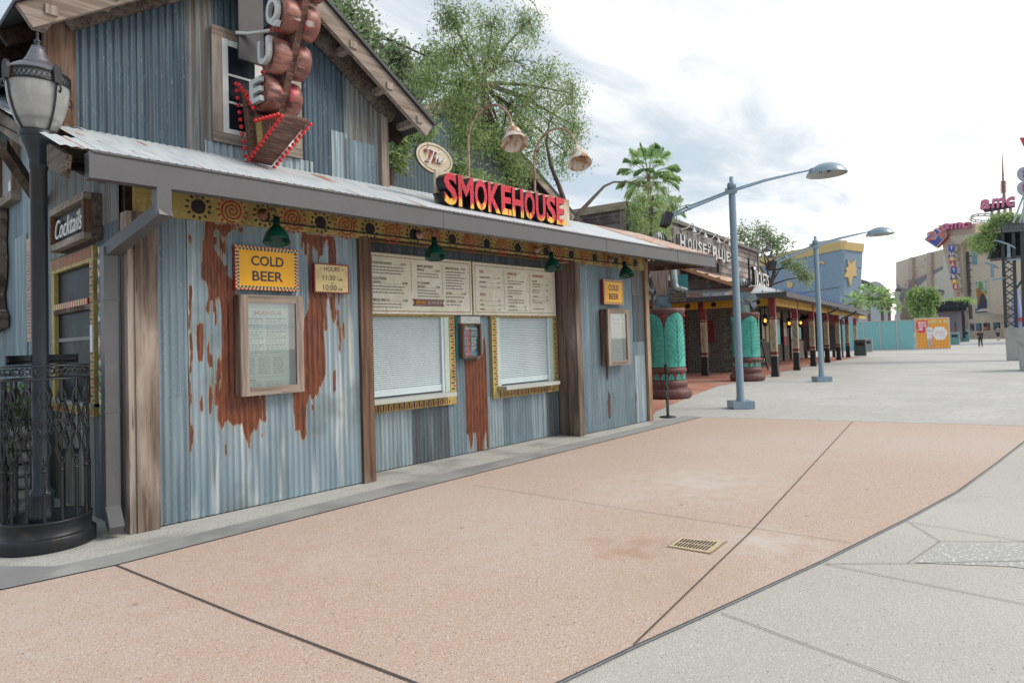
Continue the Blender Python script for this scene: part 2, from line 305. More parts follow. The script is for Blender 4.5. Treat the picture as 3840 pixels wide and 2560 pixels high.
def glyphs(t, bold, solid, shear, sp):
    k = (t, bold, solid, shear, sp)
    if k in GC: return GC[k]
    cu = bpy.data.curves.new('lettering', 'FONT'); cu.body = t; cu.offset = bold; cu.resolution_u = 3; cu.shear = shear; cu.space_character = sp
    if solid: cu.extrude = .5
    o = bpy.data.objects.new('lettering', cu); me = bpy.data.meshes.new_from_object(o)
    V = np.array([v.co[:] for v in me.vertices]); F = [tuple(p.vertices) for p in me.polygons]
    bpy.data.objects.remove(o); bpy.data.meshes.remove(me); bpy.data.curves.remove(cu)
    V[:, 0] -= V[:, 0].min(); z0 = -.02 if V[:, 1].min() < -.1 else V[:, 1].min()
    V[:, 1] -= z0; V[:, :2] /= .72 if V[:, 1].min() < -.05 else V[:, 1].max()
    if solid: V[:, 2] += .5
    GC[k] = (V, F); return GC[k]
def frame(o, xd, nd, up=(0, 0, 1)):
    o, xd, nd, up = (np.array(q, float) for q in (o, xd, nd, up)); xd = xd/np.linalg.norm(xd); nd = nd/np.linalg.norm(nd); up = up/np.linalg.norm(up)
    return lambda x, z, d=0.: tuple(o+x*xd+z*up+d*nd)
def thing(name, label, cat, loc=(0, 0, 0), rotz=0., group=None):
    o = bpy.data.objects.new(name, None); COL.objects.link(o); o.location = loc; o.rotation_euler = (0, 0, rotz); o.empty_display_size = .1
    return tag(o, label, cat, group)
def tag(o, label, cat, group=None):
    o['label'] = label; o['category'] = cat
    if group: o['group'] = group
    return o
def struct(mb, name, kind='structure'):
    o = mb.build(name); o['kind'] = kind; return o
def copy_tree(o, parent=None):
    c = o.copy(); COL.objects.link(c)
    if parent is not None: c.parent = parent
    for ch in list(o.children): copy_tree(ch, c)
    return c
def corr(mb, fr, x0, x1, z0, z1, mat, pitch=.068, amp=.009, ph=0., seg=6, top=None, horiz=False):
    """corrugated sheet, ridges running up the frame; top(x) trims its upper edge"""
    n = max(2, int((x1-x0)/pitch*seg)); vs = []
    for i in range(n+1):
        x = x0+(x1-x0)*i/n; d = amp*math.sin(2*math.pi*(x/pitch)+ph)
        for z in (z0, (top(x) if top else z1)): vs.append(fr(x, z, d))
    return mb.add(vs, [(2*i, 2*i+2, 2*i+3, 2*i+1) for i in range(n)], mat, True)
def flat(mb, pts, z, mat): return mb.add([(p[0], p[1], z+zg(p[0])) for p in pts], [tuple(range(len(pts)))], mat)
def ccw(p):
    a = sum(p[i][0]*p[(i+1) % len(p)][1]-p[(i+1) % len(p)][0]*p[i][1] for i in range(len(p)))
    return p if a > 0 else p[::-1]

# ---------------------------------------------------------------- ground
def tilemat(name, c1, c2, mortar, sx, sy, rot=0., bw=.5, rh=.25, ms=.02):
    m = M(name, c1, [(c2, (.5, .5, .5), .4, .65), (tuple(x*.8 for x in c1), (9, 9, 9), .5, .75)], .85, spec=.25)
    t = m.node_tree; p = next(n for n in t.nodes if n.type == 'BSDF_PRINCIPLED'); lk = p.inputs['Base Color'].links[0].from_socket
    g = t.nodes.new('ShaderNodeNewGeometry'); mp = t.nodes.new('ShaderNodeMapping'); mp.inputs['Rotation'].default_value = (0, 0, rot)
    b = t.nodes.new('ShaderNodeTexBrick'); b.inputs['Scale'].default_value = 1; b.inputs['Brick Width'].default_value = sx; b.inputs['Row Height'].default_value = sy
    b.inputs['Mortar Size'].default_value = ms; b.inputs['Color1'].default_value = (1, 1, 1, 1); b.inputs['Color2'].default_value = (.94, .93, .93, 1) if 'grey' in name else (.84, .82, .82, 1); b.inputs['Mortar'].default_value = (*mortar, 1)
    t.links.new(g.outputs['Position'], mp.inputs[0]); t.links.new(mp.outputs[0], b.inputs[0])
    x = t.nodes.new('ShaderNodeMix'); x.data_type = 'RGBA'; x.blend_type = 'MULTIPLY'; x.inputs[0].default_value = 1
    t.links.new(lk, x.inputs[6]); t.links.new(b.outputs[0], x.inputs[7]); t.links.new(x.outputs[2], p.inputs['Base Color']); return m
paver = tilemat('grey_pavers', (.50, .488, .46), (.545, .53, .505), (.86, .86, .86), .62, .31, R(4), ms=.006)
brickp = tilemat('red_brick_paving', (.50, .21, .15), (.60, .36, .28), (.72, .70, .68), .22, .11, R(40), ms=.008)
mb = MB(); xs = [-60, -20, 0, 12, 24, 34, 37, 40, 43, 46, 49, 52, 55, 58, 60, 120, 300, 900]; ys = [-600, -60, 0, 8, 60, 600]
mb.add([(x, y, zg(x)) for x in xs for y in ys], [(i*6+j, (i+1)*6+j, (i+1)*6+j+1, i*6+j+1) for i in range(len(xs)-1) for j in range(5)], paver)
struct(mb, 'plaza_pavement')
cv = [(-9, 4.2), (-4, 3.05), (-1, 2.62), (1, 2.31), (2.57, 2.06), (3.12, 1.97), (3.85, 1.83), (5.11, 1.6), (6.64, 1.36), (8.07, 1.17), (10.13, 1.02), (12.02, .9), (14.0, .80)]
pink_poly = cv+[(13.28, 3.5), (12.64, 6.2), (6.56, 6.06), (1.75, 5.93), (1.03, 6.02), (-.4, 6.6), (-9, 7.4)]
struct(flat(MB(), ccw(pink_poly), .006, pink), 'pink_aggregate_paving')
struct(flat(MB(), ccw([(x, y-.012) for x, y in cv]+[(15.2, .75), (15.2, -12), (-9, -12)]), .005, greyagg), 'grey_aggregate_paving')
struct(flat(MB(), ccw([(6.05, 1.0), (5.46, 1.07), (5.75, .55), (5.95, -.4), (6.9, -.6), (6.55, .3)]), .009, chips), 'shell_chip_paving')
struct(flat(MB(), ccw([(1.03, 6.02), (1.75, 5.93), (6.56, 6.06), (12.64, 6.2), (12.7, 6.62), (11.57, 6.50), (4.95, 6.42), (1.9, 6.27), (1.44, 6.3), (1.0, 6.9), (.2, 7.4), (-.3, 6.6)]), .010, conc), 'concrete_edging')
struct(flat(MB(), ccw([(1.44, 6.3), (1.9, 6.27), (4.95, 6.42), (11.57, 6.50), (12.7, 6.62), (12.75, 7.4), (9, 8), (2.0, 9.4), (-.5, 9.4), (-.3, 7.6), (1.0, 6.9)]), .007, pebble), 'shell_aggregate_footing')
mb = MB(); ed = [(12.75, 7.35), (13.14, 7.57), (17.53, 8.74), (20.5, 9.45), (24.02, 9.75), (34, 10.95), (37, 11.15), (40, 11.38), (43, 11.64), (46, 11.98), (49.5, 12.3)]
for (x0, y0), (x1, y1) in zip(ed[:-1], ed[1:]): mb.add([(x0, y0, zg(x0)+.006), (x1, y1, zg(x1)+.006), (x1, 40, zg(x1)+.006), (x0, 40, zg(x0)+.006)], [(0, 1, 2, 3)], brickp)
struct(mb, 'brick_paving')
mb = MB()
def line(pts, wd=.018, z=.013, m=joint):
    for (x0, y0), (x1, y1) in zip(pts[:-1], pts[1:]):
        n = Vector((y0-y1, x1-x0, 0)).normalized()*wd/2
        mb.add([(x0-n.x, y0-n.y, z+zg(x0)), (x1-n.x, y1-n.y, z+zg(x1)), (x1+n.x, y1+n.y, z+zg(x1)), (x0+n.x, y0+n.y, z+zg(x0))], [(0, 1, 2, 3)], m)
line([(1.75, 5.925), (1.93, 4.05), (2.09, 2.68), (2.15, 2.14)], .015); line([(3.12, 1.985), (4.84, 2.21), (5.48, 2.29), (13.25, 3.5)], .011)
line([(5.43, 5.6), (5.55, 3.27), (5.64, 2.07), (5.67, 1.55)], .005); line(cv, .014, .0125, joint); line([(x, y-.014) for x, y in cv], .014, .0135, strip_m)
line([(3.8, 1.79), (3.62, .93), (3.3, -.6)], .007, m=joint_pale); line([(5.05, 1.56), (5.02, .42), (4.95, -1)], .007, m=joint_pale); line([(6.57, 1.33), (6.11, 1.02)], .006, m=joint_pale); line([(5.05, 1.57), (5.41, 1.11), (5.94, .48), (6.0, -.5)], .006, m=joint_pale)
line([(6.57, 1.32), (6.48, .52), (6.4, -.6)], .006, m=joint_pale); line([(6.11, 1.02), (6.62, .3)], .006, m=joint_pale); line([(6.11, 1.02), (5.41, 1.11)], .005, m=joint_pale)
line([(1.03, 6.03), (.2, 7.4)], .02); line([(1.03, 6.02), (1.75, 5.93), (6.56, 6.06), (12.64, 6.2)], .012); line([(12.64, 6.2), (13.28, 3.5), (13.95, .8)], .012)
struct(mb, 'paving_joint')
mb = MB(); line([(57.8, 17), (54.6, 5.6)], .35, .01, M('red_paving_band', (.52, .36, .31), rough=.85)); line([(84, 10.5), (95, 6)], 5, .012, M('dark_asphalt', (.26, .28, .31), rough=.9)); struct(mb, 'paving_band')

# ---------------------------------------------------------------- the smokehouse building
def FW(Y): return frame((0, Y, 0), (1, 0, 0), (0, -1, 0))
def SW(X): return frame((X, 0, 0), (0, -1, 0), (-1, 0, 0))
bld = thing('restaurant_building', 'corrugated tin barn restaurant with closed serving windows and a grey gutter', 'building', (6.5, 7.2, 0))
def part(mb, name, parent=bld, label=None):
    o = mb.build(name, parent)
    if label: o['label'] = label
    return o
def inpoly(px, pz, poly):
    r = np.zeros(px.shape, bool); n = len(poly)
    for i in range(n):
        x0, z0 = poly[i]; x1, z1 = poly[(i+1) % n]
        if abs(z1-z0) < 1e-9: continue
        c = ((z0 > pz) != (z1 > pz)) & (px < (x1-x0)*(pz-z0)/(z1-z0)+x0); r ^= c
    return r
def rust_sheet(Y, x0, x1, z0, z1, polys, pitch=.068, amp=.009):
    fr = FW(Y); nx = int((x1-x0)/pitch*7); nz = int((z1-z0)/.02)
    X = np.linspace(x0, x1, nx+1); Z = np.linspace(z0, z1, nz+1); XX, ZZ = np.meshgrid(X, Z, indexing='ij')
    m = np.zeros(XX.shape)
    for p in polys: m = np.maximum(m, inpoly(XX, ZZ, p))
    for _ in range(2):
        q = np.pad(m, 1, mode='edge'); m = (q[:-2, 1:-1]+q[2:, 1:-1]+2*q[1:-1, 1:-1]+q[1:-1, :-2]+q[1:-1, 2:])/6
    mv = np.pad(m, ((0, 0), (9, 9)), mode='edge'); mv = sum(mv[:, k:k+m.shape[1]] for k in range(19))/19; m = .55*m+.45*mv
    mb = MB(); mb.add([fr(x, z, amp*math.sin(2*math.pi*x/pitch)) for x in X for z in Z], [(i*(nz+1)+j, (i+1)*(nz+1)+j, (i+1)*(nz+1)+j+1, i*(nz+1)+j+1) for i in range(nx) for j in range(nz)], corr_rust, True)
    mb.attr = m.ravel(); return mb
def C4(*pts): return [tuple(PY(500+x*.6698, 650+y*.6698, 6.83)[[0, 2]]) for x, y in pts]
def C5(Y, *pts): return [tuple(PY(1300+x*.6376, 750+y*.6376, Y)[[0, 2]]) for x, y in pts]
polys = [C4((402, 250), (470, 285), (540, 285), (545, 300), (575, 295), (615, 295), (608, 345), (575, 312), (548, 318), (520, 355), (500, 345), (480, 315), (455, 312), (440, 345), (442, 405), (460, 435), (482, 475), (500, 505), (520, 570), (555, 600), (575, 680), (640, 760), (640, 1240), (705, 1245), (712, 1330), (690, 1440), (662, 1420), (650, 1545), (632, 1480), (610, 1390), (560, 1410), (525, 1370), (500, 1430), (470, 1370), (480, 1300), (490, 1180), (500, 1130), (488, 1050), (500, 950), (495, 870), (500, 780), (480, 695), (455, 690), (430, 715), (425, 640), (400, 600), (375, 580), (385, 500), (390, 400), (400, 330)),
         C4((940, 330), (1040, 350), (1125, 355), (1130, 400), (1138, 440), (1132, 500), (1120, 640), (1085, 640), (1095, 450), (1100, 400), (1085, 360), (1062, 420), (1055, 465), (1040, 455), (1020, 420), (1005, 400), (992, 440), (985, 380), (965, 412), (950, 370)),
         C4((985, 400), (1003, 470), (1003, 590), (1012, 660), (1085, 670), (1080, 740), (1065, 780), (1062, 900), (1072, 1000), (1078, 1100), (1055, 1180), (1040, 1172), (1008, 1262), (985, 1225), (970, 1300), (963, 1380), (972, 1450), (947, 1495), (930, 1430), (905, 1445), (898, 1340), (890, 1200), (930, 1100), (955, 830), (975, 770), (985, 715)),
         C4((312, 615), (330, 650), (322, 760), (318, 880), (334, 960), (325, 1080), (318, 1200), (332, 1245), (318, 1320), (320, 1400), (336, 1430), (326, 1560), (312, 1560), (318, 1430), (308, 1390), (308, 1240), (316, 1100), (322, 1000), (312, 850)),
         C4((352, 850), (392, 840), (396, 1000), (387, 1055), (366, 1045), (355, 960)), C4((418, 1200), (442, 1180), (440, 1330), (425, 1345)), C4((310, 345), (324, 340), (324, 415), (314, 405)),
         C4((405, 720), (430, 700), (425, 790), (400, 770)), C4((1150, 860), (1166, 862), (1162, 1010), (1148, 990)), C4((1118, 1100), (1136, 1105), (1130, 1225), (1120, 1215)), C4((1090, 690), (1128, 700), (1138, 790), (1120, 860), (1108, 760)), C4((1205, 700), (1212, 700), (1210, 750), (1203, 745)),
         C4((450, 1180), (480, 1190), (478, 1290), (452, 1300)), C4((1000, 1290), (1015, 1300), (1010, 1340), (998, 1330))]
rg_ = random.Random(21)
for _ in range(90):
    bx_, zz_ = rg_.choice(((2.98, 2.0), (3.05, 2.6), (3.1, 1.35), (3.35, 1.1), (3.5, 1.05), (4.0, 2.75), (4.15, 2.0), (4.35, 2.6), (4.2, 1.3), (4.05, 1.1), (4.5, 2.2), (2.76, 1.2)))
    x_, z_ = bx_+rg_.gauss(0, .07), zz_+rg_.gauss(0, .25); w__, h_ = rg_.uniform(.005, .022), rg_.uniform(.04, .34)
    if z_ < .5: continue
    polys.append([(x_-w__, z_), (x_+w__, z_+.02), (x_+w__*.7, z_+h_*.7), (x_, z_+h_), (x_-w__*.8, z_+h_*.6)])
part(rust_sheet(6.83, 2.69, 4.73, .02, 3.05, polys), 'wall_panel', label='galvanised sheet wall with large dark rust patches')
mb = MB(); fr = FW(6.84); corr(mb, fr, 2.385, 2.70, 1.24, 3.05, corr_blue); corr(mb, FW(6.832), 2.385, 2.70, .02, 1.245, corr_blue, ph=.6)
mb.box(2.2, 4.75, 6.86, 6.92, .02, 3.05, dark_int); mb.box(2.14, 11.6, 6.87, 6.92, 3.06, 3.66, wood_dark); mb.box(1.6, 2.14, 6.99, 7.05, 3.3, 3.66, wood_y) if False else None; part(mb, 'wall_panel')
# recessed serving bay between the posts
mb = MB(); W = FW(7.24)
def patch(x0, x1, z0, z1, m, d=0., ph=0., pitch=.068): corr(mb, frame((0, 7.24-d, 0), (1, 0, 0), (0, -1, 0)), x0, x1, z0, z1, m, pitch, .009, ph)
for x0, x1, m, d in ((4.9, 5.22, corr_light, 0), (5.2, 5.88, corr_light, .004), (5.86, 6.55, corr_dark, .008), (6.53, 6.92, corr_blue, .002), (7.36, 7.75, corr_light, .003), (7.74, 8.45, corr_blue, .007), (8.43, 8.86, corr_light, .003), (8.84, 9.22, corr_dark, .006)): patch(x0, x1, .02, .83, m, d, x0)
patch(4.9, 9.22, 2.90, 3.3, corr_dark, .0)
patch(6.66, 6.92, .80, 2.2, corr_blue, .002); patch(7.36, 7.52, .80, 2.2, corr_blue, .003)
for x0, x1, z0, z1, m, d in ((9.15, 9.25, .8, 3.1, corr_brown, .002), (8.86, 9.2, .78, 1.0, corr_dark, .004)): patch(x0, x1, z0, z1, m, d)
mb.box(4.8, 9.3, 7.27, 7.34, .02, 3.3, dark_int); mb.box(4.88, 4.92, 6.86, 7.3, .02, 3.05, dark_int); mb.box(9.2, 9.32, 7.0, 7.3, .02, 3.05, dark_int)
part(mb, 'bay_wall')
part(rust_sheet(7.232, 6.90, 7.38, .02, 2.1, [[(6.88, 1.5), (7.34, 1.5), (7.36, 1.65), (7.39, 1.1), (7.39, .02), (7.34, .05), (7.33, .32), (7.28, .25), (7.26, .02), (7.12, .02), (7.1, .28), (7.03, .34), (7.0, .1), (6.97, .02), (6.94, .3), (6.88, .32), (6.92, .45), (6.88, .8), (6.92, .9)], [(7.3, 1.5), (7.37, 1.5), (7.35, 1.8), (7.31, 1.7)]]), 'wall_panel', label='tall rusted sheet between the serving windows')
mb = MB(); corr(mb, FW(6.84), 9.33, 11.16, .02, 3.05, corr_blue, .05, .006)
for z0, z1, m in ((.02, 1.35, corr_light), (1.33, 1.62, corr_blue), (1.60, 2.55, corr_dark), (2.53, 3.05, corr_brown)): corr(mb, FW(6.832), 11.12, 11.53, z0, z1, m, .05, .006, z0*7)
mb.box(9.33, 11.6, 6.87, 6.93, .02, 3.05, dark_int); mb.box(11.52, 11.6, 6.85, 9, .02, 3.3, corr_dark)
rs = M('bare_rust', (.14, .05, .03), [((.06, .025, .02), (30, 30, 12), .45, .65)], .8)
for pts in ([(10.16, .25), (10.2, .2), (10.235, .3), (10.23, .62), (10.2, .72), (10.19, .58), (10.15, .55)], [(10.13, 1.18), (10.2, 1.18), (10.19, .95), (10.16, .9), (10.14, 1.0)], [(11.13, .42), (11.15, .45), (11.15, .62), (11.13, .6)]): mb.prism(pts, FW(6.84), .0075, .009, rs)
part(mb, 'wall_panel')
def post(x0, x1, y0, y1, z1, m):
    mb = MB(); mb.box(x0, x1, y0, y1, .012, z1, m); part(mb, 'post')
post(2.19, 2.39, 6.78, 7.0, 3.05, wood_mix); post(2.13, 2.188, 6.80, 7.0, 3.05, wood_grey); post(4.726, 4.9, 6.78, 7.28, 3.06, wood_red); post(9.19, 9.335, 6.78, 7.22, 3.05, wood_mix); post(11.55, 11.68, 6.78, 7.0, 3.4, wood_tan)
# painted frieze with sun and spiral motifs
mb = MB(); fr = FW(6.78); mb.box(2.2, 4.9, 6.785, 6.86, 3.035, 3.46, yellow_trim); mb.box(9.2, 11.55, 6.785, 6.86, 3.035, 3.46, yellow_trim); mb.box(4.9, 9.2, 6.785, 7.12, 3.07, 3.46, yellow_trim)
br = wood_brown
for i in range(150):
    x = 4.93+i*.0285; mb.add([fr(x, 3.0685, -.02-.28*random.random()*.2), fr(x+.01, 3.0685, -.02), fr(x-.012, 3.0685, -.33), fr(x-.024, 3.0685, -.33+.08*random.random())], [(0, 1, 2, 3)], br)
for i in range(13):
    x = 2.79+i*.7025; z = 3.168; d0, d1 = -.005, -.002
    mb.prism([(x+.075*math.cos(a)*random.uniform(.93, 1.05), z+.075*math.sin(a)) for a in np.linspace(0, 2*math.pi, 18)[:-1]], fr, -.005, -.002, black_p)
    for k in range(12):
        a = k*math.pi/6+.1; cx, cz = x+.115*math.cos(a), z+.115*math.sin(a)
        mb.prism([(cx+.02*math.cos(a)*math.cos(t)-.013*math.sin(a)*math.sin(t), cz+.02*math.sin(a)*math.cos(t)+.013*math.cos(a)*math.sin(t)) for t in np.linspace(0, 2*math.pi, 8)[:-1]], fr, -.005, -.002, black_p)
    x += .35; 
    if x > 11.4: continue
    pts = [(x+(.015+.0145*t/1.2)*math.cos(t+i), z+(.015+.0145*t/1.2)*math.sin(t+i)) for t in np.linspace(0, 15.5, 70)]
    pts = [(x+min(r_, .118)*math.cos(t+i), z+min(r_, .118)*math.sin(t+i)) for t in np.linspace(0, 17.5, 80) for r_ in [.012+.0064*t]]
    for (a0, b0), (a1, b1) in zip(pts[:-1], pts[1:]):
        L_ = math.hypot(a1-a0, b1-b0) or 1; nx_, nz_ = (b0-b1)/L_*.008, (a1-a0)/L_*.008
        mb.add([fr(a0-nx_, b0-nz_, -.0025), fr(a1-nx_, b1-nz_, -.0025), fr(a1+nx_, b1+nz_, -.0025), fr(a0+nx_, b0+nz_, -.0025)], [(0, 1, 2, 3)], red_p)
    for k in range(16):
        a = k*math.pi/8; r0, r1 = .132, .168; w_ = .016
        mb.prism([(x+r0*math.cos(a-.06), z+r0*math.sin(a-.06)), (x+r1*math.cos(a-.05), z+r1*math.sin(a-.05)), (x+r1*math.cos(a+.07), z+r1*math.sin(a+.07)), (x+r0*math.cos(a+.06), z+r0*math.sin(a+.06))], fr, -.005, -.002, red_p)
part(mb, 'frieze')
# porch roof, gutter, soffit, rafters
RS = .40; rz = lambda y: 3.36+RS*(y-6.02)
mb = MB()
def roofsheet(x0, x1, y0, y1, m, pitch=.076, amp=.0055, dz=0.):
    n = int((x1-x0)/pitch*4)
    vs = [(x0+(x1-x0)*i/n, y, rz(y)+dz+amp*math.sin(2*math.pi*(x0+(x1-x0)*i/n)/pitch)) for i in range(n+1) for y in (y0, y1)]
    mb.add(vs, [(2*i, 2*i+2, 2*i+3, 2*i+1) for i in range(n)], m, True)
roofsheet(1.42, 1.86, 6.03, 6.66, roof_metal, dz=-.003); roofsheet(1.69, 11.2, 6.03, 7.6, roof_metal); roofsheet(11.15, 13.12, 6.04, 7.75, roof_rust, dz=.012); roofsheet(1.38, 1.98, 7.5, 12.6, roof_metal, dz=.01); roofsheet(5.74, 11.2, 7.55, 7.78, roof_metal, dz=.004)
mb.add([(5.74, 7.78, rz(7.78)), (13.12, 7.78, rz(7.78)), (13.12, 10.5, 3.3), (5.74, 10.5, 3.3)], [(0, 1, 2, 3)], roof_rust)
part(mb, 'porch_roof')
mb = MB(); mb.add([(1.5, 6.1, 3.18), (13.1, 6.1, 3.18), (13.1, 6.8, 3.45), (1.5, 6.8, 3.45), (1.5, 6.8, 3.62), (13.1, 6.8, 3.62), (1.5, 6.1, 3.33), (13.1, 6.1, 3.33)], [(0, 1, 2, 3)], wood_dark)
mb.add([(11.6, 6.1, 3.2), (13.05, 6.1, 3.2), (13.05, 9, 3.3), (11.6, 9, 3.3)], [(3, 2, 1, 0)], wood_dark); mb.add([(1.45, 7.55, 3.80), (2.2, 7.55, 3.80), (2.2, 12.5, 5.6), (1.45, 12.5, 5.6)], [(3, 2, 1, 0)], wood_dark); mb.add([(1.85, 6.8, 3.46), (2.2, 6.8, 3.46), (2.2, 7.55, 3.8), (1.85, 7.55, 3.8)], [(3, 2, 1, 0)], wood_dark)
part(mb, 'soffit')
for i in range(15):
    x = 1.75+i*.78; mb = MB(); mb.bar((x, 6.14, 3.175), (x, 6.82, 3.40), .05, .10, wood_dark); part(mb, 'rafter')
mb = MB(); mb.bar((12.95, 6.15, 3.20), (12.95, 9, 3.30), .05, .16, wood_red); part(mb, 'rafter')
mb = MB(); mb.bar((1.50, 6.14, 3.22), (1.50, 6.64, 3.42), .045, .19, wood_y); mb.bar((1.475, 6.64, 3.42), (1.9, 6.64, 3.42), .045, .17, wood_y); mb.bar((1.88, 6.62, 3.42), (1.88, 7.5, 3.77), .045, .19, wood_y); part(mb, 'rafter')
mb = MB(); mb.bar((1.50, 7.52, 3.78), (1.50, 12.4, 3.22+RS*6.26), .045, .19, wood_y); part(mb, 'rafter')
mb = MB(); mb.bar((1.50, 8.6, 3.96), (2.12, 9.75, 3.55), .10, .12, wood_y); part(mb, 'roof_brace')
mb = MB(); prof = [(6.0, 3.125), (6.12, 3.125), (6.12, 3.335), (6.108, 3.335), (6.108, 3.14), (6.012, 3.14), (6.012, 3.352), (5.985, 3.352), (5.985, 3.335), (6.0, 3.325)]
gx = [1.63, 5.45, 9.06, 11.5, 13.15]
for a, b in zip(gx[:-1], gx[1:]):
    vs = [(x, y, z) for x in (a+.001, b-.001) for y, z in prof]; n = len(prof); mb.add(vs, [(i, (i+1) % n, n+(i+1) % n, n+i) for i in range(n)]+[tuple(range(n))[::-1], tuple(range(n, 2*n))], gutter_m)
for x in gx: mb.box(x-.018, x+.018, 5.996, 6.125, 3.121, 3.337, gutter_m)
part(mb, 'gutter')
mb = MB(); s2 = gutter_m
mb.box(2.12, 2.24, 6.0, 6.115, 2.90, 3.125, s2); mb.bar((2.18, 6.06, 2.93), (2.02, 6.93, 2.66), .12, .115, s2, ext=.05); mb.box(1.955, 2.075, 6.87, 6.985, .25, 2.70, s2)
for z in (2.2, 1.15): mb.box(1.95, 2.08, 6.865, 6.99, z, z+.02, s2)
mb.bar((2.015, 6.93, .27), (2.0, 6.76, .10), .12, .115, s2, ext=.02); part(mb, 'downspout')
# upper barn: gable wall, roof, bargeboards
AX, AZ, SL = 3.85, 6.58, .674; GY = 7.6
gt = lambda x: AZ-.02-SL*abs(x-AX)
mb = MB(); fr = FW(GY)
def gp(x0, x1, m, z0=3.9, d=0., ph=0.): corr(mb, frame((0, GY-d, 0), (1, 0, 0), (0, -1, 0)), x0, x1, z0, 0, m, .076, .010, ph, top=lambda x: gt(x)-.02)
def gpz(x0, x1, z0, z1, m, d, ph=0.): corr(mb, frame((0, GY-d, 0), (1, 0, 0), (0, -1, 0)), x0, x1, z0, z1, m, .076, .010, ph)
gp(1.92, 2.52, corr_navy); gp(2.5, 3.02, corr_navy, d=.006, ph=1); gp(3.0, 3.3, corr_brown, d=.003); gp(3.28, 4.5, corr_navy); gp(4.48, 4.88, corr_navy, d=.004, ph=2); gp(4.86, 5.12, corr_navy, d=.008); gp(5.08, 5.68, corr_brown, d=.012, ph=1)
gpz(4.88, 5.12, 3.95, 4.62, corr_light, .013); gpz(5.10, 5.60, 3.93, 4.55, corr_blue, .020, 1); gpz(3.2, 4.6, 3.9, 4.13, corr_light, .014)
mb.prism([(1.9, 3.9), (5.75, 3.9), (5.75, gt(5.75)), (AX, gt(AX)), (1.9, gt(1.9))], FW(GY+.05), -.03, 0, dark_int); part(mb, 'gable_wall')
mb = MB(); mb.box(1.68, 1.915, 7.52, 7.75, 3.6, gt(1.7)-.02, wood_red); part(mb, 'corner_post')
mb = MB(); mb.box(5.68, 5.80, 7.54, 7.70, 3.93, gt(5.75)-.05, wood_grey); part(mb, 'corner_post')
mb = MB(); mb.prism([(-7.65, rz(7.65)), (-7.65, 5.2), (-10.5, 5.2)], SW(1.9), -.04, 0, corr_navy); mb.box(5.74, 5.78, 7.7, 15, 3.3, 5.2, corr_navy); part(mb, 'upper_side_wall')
mb = MB(); fz = FW(0)
roof_d = plain('dark_barn_roof', (.05, .055, .06), .6, .1)
for sgn in (-1, 1):
    pts = [(AX, AZ), (AX+sgn*2.50, AZ-SL*2.50), (AX+sgn*2.50, AZ-SL*2.50+.05), (AX, AZ+.05)]
    mb.prism(pts, FW(0), -15, -7.12, roof_d)
part(mb, 'barn_roof')
for sgn in (-1, 1):
    for y, w_, h_, m, x0, x1, dz in ((7.20, .07, .22, wood_x, 0., 2.42, -.14), (7.53, .08, .24, wood_y, 0., 2.05, -.17)):
        a = (AX+sgn*x0, y, AZ-SL*x0+dz); b = (AX+sgn*x1, y, AZ-SL*x1+dz); mb = MB(); mb.bar(a, b, w_, h_, m, up=(0, 0, 1)); part(mb, 'bargeboard')
    for x in (.55, 1.12, 1.70, 2.22):
        zc = AZ-SL*x-.16; mb = MB(); mb.bar((AX+sgn*x, 7.14, zc), (AX+sgn*x, 7.62, zc), .10, .09, wood_grey); part(mb, 'lookout')
    for y in (7.9, 8.5, 9.1, 9.7):
        mb = MB(); mb.bar((AX+sgn*1.95, y, AZ-SL*1.95-.10), (AX+sgn*2.46, y, AZ-SL*2.46-.10), .06, .14, wood_dark); part(mb, 'rafter')
# gable window
win = None
mb = MB(); fr = FW(7.565); x0, x1, z0, z1 = 3.28, 4.42, 4.13, 5.50
mb.rect(fr, x0, x1, z1-.12, z1, 0, .03, wood_x); mb.rect(fr, x0, x1, z0, z0+.12, 0, .03, wood_x); mb.rect(fr, x0, x0+.12, z0+.12, z1-.12, 0, .03, wood_grey); mb.rect(fr, x1-.12, x1, z0+.12, z1-.12, 0, .03, wood_grey)
for a, b, c, d in ((x0+.12, x0+.19, z0+.12, z1-.12), (x1-.19, x1-.12, z0+.12, z1-.12), (x0+.19, x1-.19, z0+.12, z0+.18), (x0+.19, x1-.19, z1-.19, z1-.12), (3.80, 3.90, z0+.18, z1-.19), (x0+.19, x1-.19, z0+.49, z0+.515), (x0+.19, x1-.19, z0+.82, z0+.845)): mb.rect(fr, a, b, c, d, .002 if b-a > .2 else 0, .026 if b-a < .2 else .018, white_p)
win = part(mb, 'gable_window'); mb = MB(); pane_m = M('dark_window_glass', (.016, .018, .026), [((.05, .06, .075), (2, 2, 2), .5, .75)], .35, spec=.06); mb.rect(FW(7.565), x0+.18, x1-.18, z0+.17, z1-.18, -.01, .004, pane_m); part(mb, 'pane', win)
